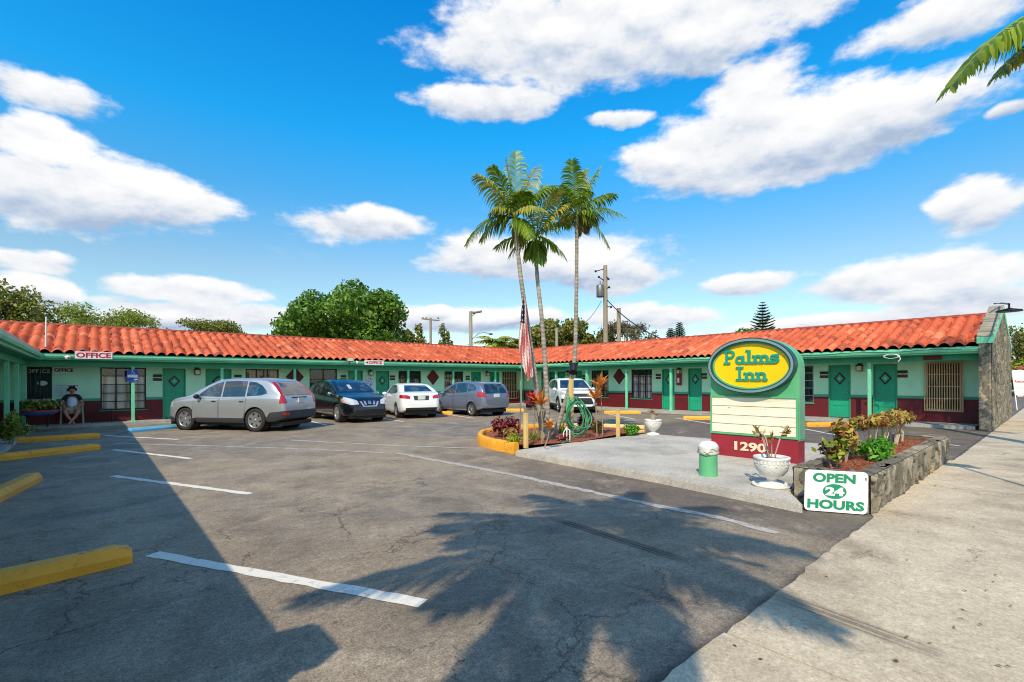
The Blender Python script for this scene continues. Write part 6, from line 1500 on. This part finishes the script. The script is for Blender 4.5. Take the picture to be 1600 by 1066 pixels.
m = MB(); q = pt + X_ * .5 + Vector((0, 0, -.05)); m.tube([pt, q], .05, 6); m.box(-.45, .35, -.2, .2, -.06, .08, Matrix.Translation(q + X_ * .1) @ Matrix.Rotation(-TH, 4, 'Z') @ Matrix.Rotation(R(-10), 4, 'Y'), .02); m.tube([pt + Vector((0, 0, -.5)), q], .03, 6); m.build('flood_head', M_METAL, lp)
m = MB(); m.tube([at(738, 530, Y2), at(748, 521, Y2), at(757, 519.5, Y2), at(766, 522, Y2)], .035, 6); m.sphere(at(767, 522, Y2), (.22, .14, .09), 10, 6); m.build('lower_arm', M_METAL, lp)
Y3 = 44.; pt = at(673, 497, Y3); tp = root('crossarm_pole', ground_of(pt), 'low pole with a single crossarm right of the large tree', 'utility pole')
m = MB(); m.tube([ground_of(pt), tuple(pt)], .11, 8); m.build('shaft', M_POLE, tp); m = MB(); m.tube([at(659, 498, Y3), at(687, 501, Y3)], .07, 6)
for x in (661, 666, 685): m.sphere(at(x, 497, Y3), .1, 6, 5)
m.build('crossarm', M_POLE, tp)
# antenna pipe at the left eave
pa = onB(71.5, 545, BEAVE + .15); pb_ = onB(72.5, 495, BEAVE + .15); vp = root('vent_pipe', tuple(pa), 'thin white pipe standing at the left roof valley', 'pipe'); m = MB(); m.tube([pa, pb_], .022, 8); m.build('pipe', M_SIGNW, vp); m = MB(); m.tube([pa, pa + Vector((0, 0, .06))], .04, 8); m.build('pipe_foot', M_METAL, vp)

# ================================================================== FLAG
M_FR, M_FW, M_FB = plain('flag_red', rgb(184, 92, 92), .8, var=.1), plain('flag_white', rgb(216, 200, 194), .8, var=.1), plain('flag_blue', rgb(34, 34, 66), .8, var=.1)
YF = 11.15; f0, f1 = at(812.5, 690, YF), at(819.5, 460, YF)
fp = root('flag_pole', (f0.x, f0.y, .1), 'thin pole holding a limp faded American flag beside the left palm', 'flagpole')
m = MB(); m.tube([f0, at(815, 575, YF), f1], [.016, .014, .010], 8); m.sphere(f1, .022, 8, 6); m.build('pole', M_ALU, fp)
nu_, nv_ = 26, 44; V = []; Yd = Vector((ST, CT, 0))
for j in range(nv_ + 1):
    v = j / nv_; yy = 463 + v * 118; c_ = at(819 + 8 * v ** 1.5 - 3 * math.sin(v * 3.1) , yy, YF - .05)
    wdt = .04 + .25 * min(1, v * 1.5) - .10 * max(0, v - .65) / .35
    for i in range(nu_ + 1):
        u = i / nu_; V.append(c_ + X_ * (wdt * (u - .5) + .012 * math.sin(u * 20 + v * 5)) + Yd * (.045 * math.sin(u * 13 + v * 4) * min(1, v * 3) + .02 * math.sin(u * 31)) + Vector((0, 0, -.10 * math.sin(u * 3.1) * v - (.12 * abs(math.sin(u * 5)) if j == nv_ else 0))))
fs = {0: [], 1: [], 2: []}
for j in range(nv_):
    for i in range(nu_):
        k = int((i * .62 + j * .30)) % 4 < 2; canton = 3 < i < 20 and j < 15
        star = canton and (i % 3 == 1 and j % 3 == 1); key = 2 if (canton and not star) else (1 if star or k else 0)
        a = j * (nu_ + 1) + i; fs[key].append((a, a + 1, a + nu_ + 2, a + nu_ + 1))
m = MB(); n0 = 0
m.v = [tuple(p) for p in V]
for key in (0, 1, 2):
    for f in fs[key]: m.f.append(list(f)); m.m.append(key); m.sm.append(True)
flag = m.build('flag', [M_FR, M_FW, M_FB]); tag(flag, 'limp faded red, white and blue flag with stars and stripes on the thin pole', 'flag')

# ================================================================== ISLAND PLANTS
def strap_plant(name, label, base, h, nleaf, L, W, material, seed, spread=1., stem=None, cat='plant', group='plants on the island', headz=None):
    rng = random.Random(seed); r = root(name, tuple(base), label, cat, group); b = Vector(base)
    tops = [b + Vector((0, 0, h))] if stem else [b]
    if stem:
        m = MB(); top = b + Vector((rng.uniform(-.08, .08), rng.uniform(-.08, .08), h)); m.tube([b, b.lerp(top, .5) + Vector((.03, 0, 0)), top], [.016, .013, .011], 6); m.build('stem', plain('stem_tan', rgb(150, 130, 100), .8), r); tops = [top]
    m = MB()
    for t_ in tops:
        for i in range(nleaf):
            a = 2.4 * i + rng.uniform(-.2, .2); e = R(rng.uniform(15, 70)) if i > 2 else R(80); d = Vector((math.cos(a) * math.cos(e) * spread, math.sin(a) * math.cos(e) * spread, math.sin(e))).normalized(); p = t_ - Vector((0, 0, .05 * rng.random())); l = L * rng.uniform(.75, 1.1); q = p.copy(); vs = []; sd0 = d.cross(Vector((0, 0, 1))); sd0 = sd0.normalized() if sd0.length > .05 else Vector((1, 0, 0))
            for k in range(5):
                w_ = W * (.35, .8, 1., .75, .05)[k] / 2; vs += [q + sd0 * w_, q - sd0 * w_]; q = q + d * l / 4; d = (d + Vector((0, 0, -.16 * k * .9 * spread))).normalized()
            m.add(vs, [(2 * k, 2 * k + 1, 2 * k + 3, 2 * k + 2) for k in range(4)], False)
    m.build('leaves', material, r); return r
def bush(name, label, base, R3, n, size, material, seed, stems=6, lift=0., cat='shrub', group=None, shell=.3, asp=.55, stem_mat=None, up=.3, lobes=7):
    rng = random.Random(seed); r = root(name, tuple(base), label, cat, group); b = Vector(base); c = b + Vector((0, 0, lift + R3[2]))
    Lb = [(c + Vector((rng.uniform(-.5, .5) * R3[0], rng.uniform(-.5, .5) * R3[1], rng.uniform(-.4, .4) * R3[2])), (R3[0] * .6, R3[1] * .6, R3[2] * .65)) for _ in range(lobes)]
    m = MB()
    for i in range(stems):
        a = rng.uniform(0, 6.28); k = rng.uniform(.2, .8); tp_ = c + Vector((math.cos(a) * R3[0] * k, math.sin(a) * R3[1] * k, R3[2] * rng.uniform(-.3, .5))); s0 = b + Vector((math.cos(a) * R3[0] * .15, math.sin(a) * R3[1] * .15, -.02)); m.tube([s0, s0.lerp(tp_, .5) + Vector((.02, .01, .02)), tp_], [.013, .010, .005], 6)
    m.build('stems', stem_mat or plain('stem_grey', rgb(150, 136, 116), .8), r); leafcloud('foliage', material, r, Lb, n, size, rng, shell, asp=asp, up=up); return r
LRED = leafmat('croton_dark_red', [rgb(90, 26, 34), rgb(130, 40, 48), rgb(64, 24, 34), rgb(150, 66, 60)], .15)
LMIX = leafmat('croton_mixed', [rgb(186, 156, 70), rgb(136, 84, 56), rgb(206, 180, 92), rgb(110, 120, 50), rgb(150, 84, 60)], .2)
LYEL = leafmat('yellow_green_leaf', [rgb(160, 176, 44), rgb(196, 196, 60), rgb(110, 140, 36)], .3)
LGRN = leafmat('bright_green_leaf', [rgb(56, 120, 28), rgb(84, 150, 40), rgb(120, 176, 60)], .3)
LTIR = leafmat('cordyline_red', [rgb(190, 36, 50), rgb(220, 90, 80), rgb(140, 26, 44)], .3)
LTIO = leafmat('cordyline_orange', [rgb(224, 140, 50), rgb(206, 110, 50), rgb(236, 176, 96), rgb(180, 90, 50)], .3)
g = lambda x, y: G(x, y, .15)
IG = 'plants on the island'
bush('croton_shrub', 'dark red croton at the tip of the island behind the yellow kerb', g(790, 683), (.33, .33, .26), 900, .05, LRED, 1, group=IG)
bush('croton_shrub', 'mixed yellow and purple croton right of the dark red one', g(798, 690), (.20, .20, .14), 380, .045, LMIX, 2, group=IG, lift=.05)
bush('golden_shrub', 'small yellow-green shrub beside the first pale post', g(806, 696), (.17, .17, .13), 420, .035, LYEL, 3, group=IG)
strap_plant('spider_lily', 'yellow strap-leaved plant right of the first pale post', g(834, 688), 0, 26, .36, .035, LYEL, 4)
strap_plant('spider_lily', 'green and yellow strap-leaved plant behind the leaning palm', g(878, 676), 0, 30, .40, .04, LYEL, 5)
bush('croton_shrub', 'low dark purple plant at the foot of the thick palm', g(879, 688), (.22, .16, .06), 260, .04, LRED, 6, group=IG)
bush('croton_shrub', 'dark red croton behind the green hose', g(917, 672), (.32, .25, .26), 700, .05, LRED, 7, group=IG)
bush('croton_shrub', 'yellowish croton between the two orange cordylines', g(934, 676), (.14, .14, .22), 260, .045, LMIX, 8, group=IG)
bush('round_bush', 'round green bush near the far urn', g(985, 679), (.20, .20, .15), 900, .028, LGRN, 9, group=IG, shell=.6)
for (x, y, yt, mt, lab, sd_) in ((834, 692, 632, LTIR, 'red cordyline on a thin stem before the palm trunks', 11), (847, 694, 630, LTIO, 'orange cordyline between the two left palm trunks', 12), (933, 683, 622, LTIO, 'orange cordyline right of the hose, the shorter one', 13), (942, 682, 603, LTIO, 'tallest orange cordyline, right of its shorter neighbour', 14), (851, 700, 668, LTIO, 'small orange cordyline at the island front edge', 15)):
    b = g(x, y); Yb = Vector((b.x, b.y, 0)).dot(Vector((ST, CT, 0))); h_ = at(x, yt, Yb).z - .15
    strap_plant('cordyline', lab, b, h_, 22, .40 if sd_ != 15 else .2, .085, mt, sd_, stem=True)
for (x, y, yt, lab) in ((822, 697, 646, 'pale wooden post left of the palms'), (966, 680, 640, 'pale wooden post right of the cordylines')):
    b = g(x, y); Yb = Vector((b.x, b.y, 0)).dot(Vector((ST, CT, 0))); h_ = at(x, yt, Yb).z
    pr = root('wooden_post', (b.x, b.y, .1), lab, 'post', 'pale posts on the island'); m = MB(); m.box(b.x - .04, b.x + .04, b.y - .04, b.y + .04, .1, h_ - .03, bev=.01); m.build('shaft', M_YELP, pr); m = MB(); m.box(b.x - .045, b.x + .045, b.y - .045, b.y + .045, h_ - .03, h_, bev=.008); m.build('cap', M_YELP, pr)
# hose post and hose
hb = at(893, 676, YC - .35); hb.z = .12; ht = at(893, 592, YC - .35)
hp = root('hose_post', tuple(hb), 'pale yellow timber post strapped to the bent palm, hose hung on it', 'post'); m = MB(); m.box(hb.x - .045, hb.x + .045, hb.y - .045, hb.y + .045, .1, ht.z, bev=.008); m.build('shaft', M_YELP, hp)
m = MB(); t0, t1 = at(896, 582, YC - .25), at(896.5, 571, YC - .1); m.tube([t0, t1], .10, 12); m.tube([t1, t1 + Vector((0, 0, .06))], .115, 12); m.build('black_collar', M_BLACK, hp)
M_HOSE = plain('green_hose', rgb(60, 140, 100), .45, var=.1); rng = random.Random(9); hook = at(900, 632, YC - .6)
m = MB()
for i in range(9):
    x0_, x1_ = 888 + rng.uniform(-4, 4), 914 + rng.uniform(-8, 9); yb = 676 + rng.uniform(-10, 8); yt = 622 + rng.uniform(-3, 8); P = []; yy_ = YC - .55 - .03 * i
    for k in range(25):
        a = 2 * math.pi * k / 24; xx_ = (x0_ + x1_) / 2 + (x1_ - x0_) / 2 * math.sin(a) * (1.1 - .35 * math.cos(a)) + (4 - 4 * math.cos(a)) * .5; P.append(at(xx_, (yt + yb) / 2 - (yb - yt) / 2 * math.cos(a), yy_ + .06 * math.sin(a * 2)))
    m.tube(P, .013, 6, caps=False)
m.tube([at(905, 678, YC - .8), at(895, 684, YC - 1.0), at(880, 692, YC - 1.4), at(872, 699, YC - 1.7)], .012, 6)
ho = m.build('garden_hose', M_HOSE); tag(ho, 'coiled green garden hose hanging from the pale post', 'hose')
m = MB(); q = at(888, 640, YC - .5); m.tube([at(888, 622, YC - .5), at(887, 674, YC - .5)], .05, 8); gp_ = root('green_pipe', tuple(at(887, 676, YC - .5)), 'short thick green pipe standing behind the hose coils', 'pipe'); m.build('pipe', M_SGRN, gp_)
m = MB(); m.tube([at(888, 622, YC - .5), at(888, 620, YC - .5)], .058, 8); m.build('cap', M_SGRN, gp_)
wv_ = G(886, 690, .13); vv = root('water_valve', tuple(wv_), 'white plastic water pipes and tap at the island front edge', 'tap'); m = MB()
for dx, h_ in ((0, .36), (.07, .26), (-.08, .2)): m.tube([wv_ + X_ * dx + Vector((0, 0, -.03)), wv_ + X_ * dx + Vector((0, 0, h_))], .013, 8)
m.tube([wv_ + Vector((0, 0, .34)), wv_ + X_ * -.08 + Vector((0, 0, .2))], .012, 6); m.tube([wv_ + Vector((0, 0, .3)), wv_ + X_ * .07 + Vector((0, 0, .26))], .012, 6); m.build('pipes', M_SIGNW, vv)
m = MB(); m.sphere(wv_ + Vector((0, 0, .38)), .03, 8, 6); m.build('tap_handle', M_RED, vv)
# crossed stakes
m = MB(); a_ = at(835, 640, YD - .2); 
sk = root('bamboo_stakes', tuple(g(845, 690)), 'bundle of thin bamboo stakes leaning at the middle palm', 'stake'); m.tube([at(832, 640, YD - .3), at(841, 662, YD - .3)], .008, 5); m.tube([at(829, 640, YD - .3), at(842, 642, YD - .3)], .008, 5); m.tube([at(849, 692, YD - .3), at(848, 640, YD - .3)], .009, 5); m.build('stakes', plain('bamboo', rgb(190, 160, 110), .7), sk)
# plants in the urns and in the stone planter
def sparse(name, label, base, n, h, seed, material=LMIX, spread=.16, group='plants in the urns', nl=16, L=.085):
    rng = random.Random(seed); r = root(name, tuple(base), label, 'plant', group); b = Vector(base); m = MB(); ml = MB()
    for i in range(n):
        a = rng.uniform(0, 6.28); tp_ = b + Vector((math.cos(a) * spread * rng.uniform(.4, 1), math.sin(a) * spread * rng.uniform(.4, 1), h * rng.uniform(.7, 1))); m.tube([b + Vector((math.cos(a) * .03, math.sin(a) * .03, 0)), b.lerp(tp_, .6) + Vector((0, 0, .03)), tp_], [.009, .007, .005], 6)
        for k in range(nl):
            c_ = tp_ + Vector((0, 0, -rng.uniform(0, h * .25))); aa = rng.uniform(0, 6.28); e = rng.uniform(-.3, 1.1); ml.leaf(c_, (math.cos(aa) * math.cos(e), math.sin(aa) * math.cos(e), math.sin(e)), (rng.uniform(-1, 1), rng.uniform(-1, 1), 1), L * rng.uniform(.7, 1.2), L * .42)
    m.build('stems', plain('stem_pale', rgb(186, 160, 140), .8), r); ml.build('leaves', material, r); return r
sparse('urn_croton', 'leggy brown-red croton growing in the near urn', (U1.x, U1.y, PZ + .37), 6, .42, 1, LMIX, .26, nl=13)
sparse('urn_croton', 'small yellow and red plant in the far urn', (U2.x, U2.y, PZ + .37), 4, .26, 2, LMIX, .12, nl=12)
PZT = PH - .05
PGp = 'shrubs in the stone planter'
def pp(x, y, z=PZT): return G(x, y, z)
WS = plain('stem_white', rgb(196, 178, 150), .8)
for i, (a_, lab) in enumerate(((9.3, 'croton with bare pale stems, nearest of the tall row in the planter'), (10.0, 'second of the tall bare-stemmed crotons in the planter row'), (10.7, 'third of the tall bare-stemmed crotons in the planter row'), (11.35, 'farthest of the tall bare-stemmed crotons at the planter end'))):
    bush('croton_shrub', lab, (a_, 1.98 + .03 * (i % 2), PZT), (.36, .26, .13), 420, .05, LMIX, 40 + i, stems=10, lift=.34, group=PGp, stem_mat=WS, shell=.2)
bush('croton_shrub', 'tall yellow-brown croton at the front left of the planter', (8.0, 2.05, PZT), (.22, .2, .26), 330, .05, LMIX, 50, stems=6, lift=.1, group=PGp, shell=.15)
bush('croton_shrub', 'small yellow, green and purple croton at the planter front corner', (7.3, 1.98, PZT), (.20, .2, .16), 260, .05, leafmat('croton_small', [rgb(170, 180, 50), rgb(80, 30, 44), rgb(60, 36, 40), rgb(120, 140, 50)], .2), 51, stems=5, lift=.06, group=PGp, shell=.15)
bush('green_bush', 'bright green leafy bush in the middle of the stone planter', (8.45, 1.83, PZT), (.27, .25, .16), 620, .055, LGRN, 52, stems=4, group=PGp, shell=.45, asp=.3)
# ================================================================== BY THE OFFICE
LOFF = leafmat('office_shrub_leaf', [rgb(96, 128, 40), rgb(150, 164, 70), rgb(64, 96, 34), rgb(186, 170, 90)], .3)
b = G(14, 700); bush('leafy_shrub', 'tall yellow-green shrub by the left wing posts', (b.x, b.y, 0), (.26, .26, .40), 480, .06, LOFF, 60, stems=6, lift=.15, shell=.15)
b = G(30, 690); bush('leafy_shrub', 'low thin shrub between the tall shrub and the first wheel stop', (b.x - .1, b.y + .6, 0), (.42, .3, .26), 420, .05, LOFF, 61, stems=5, lift=.0, shell=.1)
b = G(60, 668, ZW); bl = root('blue_tub_stand', tuple(b), 'blue round tub with a red rim stripe on thin legs by the office window', 'tub')
M_TUB = plain('tub_blue', rgb(30, 110, 180), .4); m = MB(); m.lathe([(.0, .38), (.32, .40), (.46, .46), (.50, .56), (.47, .56), (.42, .5), (0, .48)], (b.x, b.y, ZW), 28); m.build('tub', M_TUB, bl)
m = MB(); m.lathe([(.502, .51), (.510, .53), (.502, .56)], (b.x, b.y, ZW), 28); m.build('rim_stripe', M_RED, bl); 
for a in (45, 135, 225, 315): m = MB(); m.tube([(b.x + .3 * math.cos(R(a)), b.y + .3 * math.sin(R(a)), ZW), (b.x + .38 * math.cos(R(a)), b.y + .38 * math.sin(R(a)), ZW + .47)], .015, 6); m.build('leg', M_BLACK, bl)
bush('tub_plant', 'rounded leafy plant growing in the blue tub', (b.x, b.y, ZW + .5), (.46, .36, .22), 800, .06, LOFF, 62, stems=6, shell=.3)
b = G(160, 661, ZW); bt = root('side_table', tuple(b), 'small black metal table under the big office window', 'table'); m = MB(); m.box(b.x - .30, b.x + .30, b.y, b.y + .4, ZW + .46, ZW + .49, bev=.005); m.build('table_top', M_BLACK, bt)
for dx in (-.27, .27):
    for dy in (.03, .37): m = MB(); m.tube([(b.x + dx, b.y + dy, ZW), (b.x + dx, b.y + dy, ZW + .46)], .012, 6); m.build('leg', M_BLACK, bt)
for (x, y, mt, lab) in ((829, 637, M_BLACK, 'black waste bin by the corner post'), (841, 637, M_MINTD, 'green waste bin beside the black one')):
    b = G(x, y, ZW); wb = root('waste_bin', tuple(b), lab, 'bin'); m = MB(); m.lathe([(0, 0), (.24, 0), (.28, .62), (.26, .62)], (b.x, b.y, ZW), 16); m.build('body', mt, wb); m = MB(); m.lathe([(.29, .62), (.29, .68), (.2, .76), (0, .78)], (b.x, b.y, ZW), 16); m.build('lid', mt, wb)
# plastic armchair and the man sitting in it
b = onB(113, 655, 22.62); b.z = ZW; CHX, CHY = b.x, b.y
ch = root('plastic_armchair', (CHX, CHY, ZW), 'grey-beige plastic armchair with a man sitting in it by the office', 'chair')
M_PLA = plain('chair_plastic', rgb(150, 140, 120), .5); o_ = (CHX, CHY, ZW)
m = MB(); m.box(CHX - .24, CHX + .24, CHY - .22, CHY + .22, ZW + .38, ZW + .41, bev=.012); m.build('seat', M_PLA, ch)
m = MB(); m.box(CHX - .25, CHX + .25, CHY + .225, CHY + .26, ZW + .41, ZW + .86, bev=.015); m.build('backrest', M_PLA, ch)
for s in (-1, 1):
    m = MB(); m.tube([(CHX + s * .28, CHY + .25, ZW + .66), (CHX + s * .29, CHY, ZW + .64), (CHX + s * .28, CHY - .24, ZW + .62)], .026, 8); m.build('armrest', M_PLA, ch)
    for f in (-1, 1): m = MB(); m.tube([(CHX + s * .29, CHY + f * .27, ZW), (CHX + s * .27, CHY + f * .22, ZW + (.62 if f < 0 else .66))], [.026, .022], 8); m.build('leg', M_PLA, ch)
def skin(name, chains, material, parent, sub=2):
    """chains: lists of (x, y, z, r); points that coincide are shared"""
    V = []; E = []; Rd = []; ix = {}
    def vid(p):
        k = tuple(round(c, 4) for c in p[:3])
        if k not in ix: ix[k] = len(V); V.append(k); Rd.append(p[3])
        return ix[k]
    for c in chains:
        for a, b_ in zip(c[:-1], c[1:]): E.append((vid(a), vid(b_)))
    me = bpy.data.meshes.new(name); me.from_pydata(V, E, []); o = bpy.data.objects.new(name, me); COL.objects.link(o)
    o.modifiers.new('s', 'SKIN'); sv = me.skin_vertices[0].data
    for i, r_ in enumerate(Rd): sv[i].radius = (r_, r_)
    sv[0].use_root = True
    sb = o.modifiers.new('b', 'SUBSURF'); sb.levels = sb.render_levels = sub
    dg = bpy.context.evaluated_depsgraph_get(); ev = o.evaluated_get(dg); me2 = bpy.data.meshes.new_from_object(ev); bpy.data.objects.remove(o)
    me2.materials.clear(); me2.materials.append(material); me2.polygons.foreach_set('use_smooth', [True] * len(me2.polygons)); me2.name = name
    o2 = bpy.data.objects.new(name, me2); COL.objects.link(o2); o2.parent = parent; return o2
M_SKIN = plain('skin', rgb(176, 120, 92), .6, var=.05); M_TEE = plain('tee_white', rgb(206, 210, 220), .9); M_NAVY = plain('tee_navy', rgb(22, 24, 48), .9); M_SHORT = plain('shorts_khaki', rgb(176, 160, 130), .9); M_HAIR = plain('dark_hair', rgb(24, 20, 20), .8)
pe = root('person', (CHX, CHY, ZW), 'person in a white tee with navy sleeves and khaki shorts, seated with ankles crossed', 'person')
S_ = .0
T = [(0, .06, .50, .13), (0, .09, .66, .125), (0, .12, .84, .135), (0, .12, .96, .10), (0, .11, 1.03, .052), (0, .095, 1.10, .060), (0, .085, 1.17, .092), (0, .09, 1.24, .085)]
def arm(s): return [(0, .12, .96, .10), (s * .17, .12, .95, .055), (s * .26, .06, .77, .042), (s * .285, -.08, .68, .034), (s * .22, -.20, .665, .026), (s * .19, -.25, .66, .028)]
def fingers(s):
    out_ = []
    for k in range(4):
        dx = (k - 1.5) * .018; out_.append([(s * .19, -.25, .66, .028), (s * .19 + dx, -.29, .655, .009), (s * .185 + dx, -.315 - .004 * (k % 2), .64, .008), (s * .18 + dx, -.32, .62, .007)])
    out_.append([(s * .19, -.25, .66, .028), (s * .155, -.265, .655, .010), (s * .14, -.29, .645, .008)]); return out_
def leg(s): return [(0, .06, .50, .13), (s * .11, .02, .48, .09), (s * .17, -.36, .49, .062), (s * .10, -.43, .28, .052), (-s * .04, -.46 - (.05 if s > 0 else 0), .09, .034), (-s * .07, -.56 - (.05 if s > 0 else 0), .045, .034), (-s * .08, -.63, .03, .020)]
skin('body', [T, arm(1), arm(-1), leg(1), leg(-1)] + fingers(1) + fingers(-1), M_SKIN, pe)
skin('tee', [[(0, .06, .46, .15), (0, .09, .66, .147), (0, .12, .84, .158), (0, .12, .97, .12)]], M_TEE, pe)
skin('sleeves', [[(0, .125, .975, .105), (s * .17, .12, .95, .075), (s * .245, .075, .81, .056)] for s in (1, -1)], M_NAVY, pe)
skin('shorts', [[(0, .07, .47, .15), (s * .11, .02, .485, .108), (s * .16, -.28, .495, .082)] for s in (1, -1)], M_SHORT, pe)
m = MB(); m.sphere((0, .115, 1.245), (.105, .105, .085), 14, 10); [m.sphere((.10 * math.cos(k * .55 + .2), .12 + .06 * math.sin(k * .55 + .2), 1.20 + .03 * math.sin(k * 2.1)), .042, 8, 6) for k in range(7)]; m.build('hair', M_HAIR, pe, local=True)
for nm, c_, r_, mt in (('eye', (.032, .002, 1.185), (.013, .008, .009), M_HAIR), ('eye', (-.032, .002, 1.185), (.013, .008, .009), M_HAIR), ('mouth', (0, .005, 1.12), (.03, .01, .008), M_HAIR), ('nose', (0, -.008, 1.155), (.014, .02, .022), M_SKIN), ('ear', (.09, .09, 1.16), (.012, .02, .03), M_SKIN), ('ear', (-.09, .09, 1.16), (.012, .02, .03), M_SKIN)):
    m = MB(); m.sphere(c_, r_, 8, 6); m.build(nm, mt, pe, local=True)
# ================================================================== BEYOND THE STONE GABLE
tree('broad_tree', 'green tree at the right edge behind the stone gable', 1596, 496, 590, 20, 48, L3, 3500, .12, 71, lobes=12)
c_ = at(1597, 562, 46); bush('hedge_bush', 'yellow-green bush at the right edge below the far tree', (c_.x, c_.y, 0), (2.2, 2.2, 1.7), 2600, .14, leafmat('hedge_leaf', [rgb(140, 150, 40), rgb(100, 120, 34), rgb(170, 160, 60)], .3), 72, shell=.5)
c_ = at(1600, 590, 42); hw2 = root('tiled_wall', (c_.x, c_.y, 0), 'low cream wall with a red tile coping beyond the stone gable', 'wall')
m = MB(); m.box(c_.x - 2.0, c_.x + 30, c_.y, c_.y + .3, 0, 2.35); m.build('wall_face', plain('cream_wall', rgb(216, 200, 168), .8), hw2); m = MB()
for i in range(100): m.lathe([(.16, 0), (.13, .5)], (0, 0, 0), 8, Matrix.Translation((c_.x - 1.9 + i * .32, c_.y - .15, 2.38)) @ Matrix.Rotation(R(-75), 4, 'X'))
m.box(c_.x - 2.05, c_.x + 30, c_.y - .1, c_.y + .4, 2.351, 2.42); m.build('tile_coping', M_TILE, hw2)
c_ = at(1604, 548, 58); fh = root('far_house', (c_.x, c_.y, 0), 'pale grey house wall and roof far off at the right edge', 'house'); m = MB(); m.box(c_.x - 1.2, c_.x + 10, c_.y, c_.y + 6, 0, 5.2); m.build('house_wall', plain('far_wall', rgb(206, 210, 212), .8), fh); m = MB(); m.prism([(c_.x - 1.6, 5.2), (c_.x + 10.4, 5.2), (c_.x + 4.4, 7.4)], -.3, 6.3, Matrix(((1, 0, 0, 0), (0, 0, 1, c_.y), (0, 1, 0, 0), (0, 0, 0, 1)))); m.build('house_roof', plain('far_roof', rgb(150, 150, 152), .8), fh)
c_ = G(1594, 641); af = root('sandwich_board', tuple(c_), 'white sandwich board with a red script line on the far sidewalk', 'sign')
Ua = Vector((CT, -ST, 0)); AM = frame_M(c_, Ua, (Vector((0, 0, 1)) + Vector((ST, CT, 0)) * .12).normalized())
m = MB(); m.prism(rrect(.62, 1.25, .08), -.01, .01, AM @ Matrix.Translation((.15, 1.35, 0))); m.build('board_panel', M_SIGNW, af)
for s in (-1, 1): m = MB(); m.prism([(.15 + s * .29 - .02, 0), (.15 + s * .29 + .02, 0), (.15 + s * .29 + .02, .75), (.15 + s * .29 - .02, .75)], -.009, .009, AM); m.build('leg', M_SIGNW, af)
m = MB(); lettering(m, 'Avenue', AM @ Matrix.Translation((.15, 1.42, .011)), .2, .004, .004, .52); m.build('red_lettering', M_RED, af)
m = MB()
for i in range(4): m.prism([(-.08, 1.18 - i * .05), (.38, 1.18 - i * .05), (.38, 1.195 - i * .05), (-.08, 1.195 - i * .05)], .011, .013, AM)
m.build('grey_print', plain('print_grey', rgb(120, 130, 130), .6), af)
# scattered leaves and litter on the ground
rng = random.Random(77); m = MB()
for i in range(46):
    x, y = (rng.uniform(1400, 1600), rng.uniform(730, 1050)) if i < 26 else (rng.uniform(40, 1300), rng.uniform(800, 1060)); p = G(x, y, .012 if i < 26 else .004); a = rng.uniform(0, 6.28); m.leaf(p + Vector((0, 0, .006)), (math.cos(a), math.sin(a), rng.uniform(-.05, .15)), (0, 0, 1), rng.uniform(.02, .05), rng.uniform(.01, .02), .004)
o = m.build('leaf_litter', leafmat('dead_leaf', [rgb(110, 80, 50), rgb(150, 130, 60), rgb(80, 60, 46)], .1), kind='stuff'); tag(o, 'scattered small dead leaves on the sidewalk and asphalt', 'leaf litter')
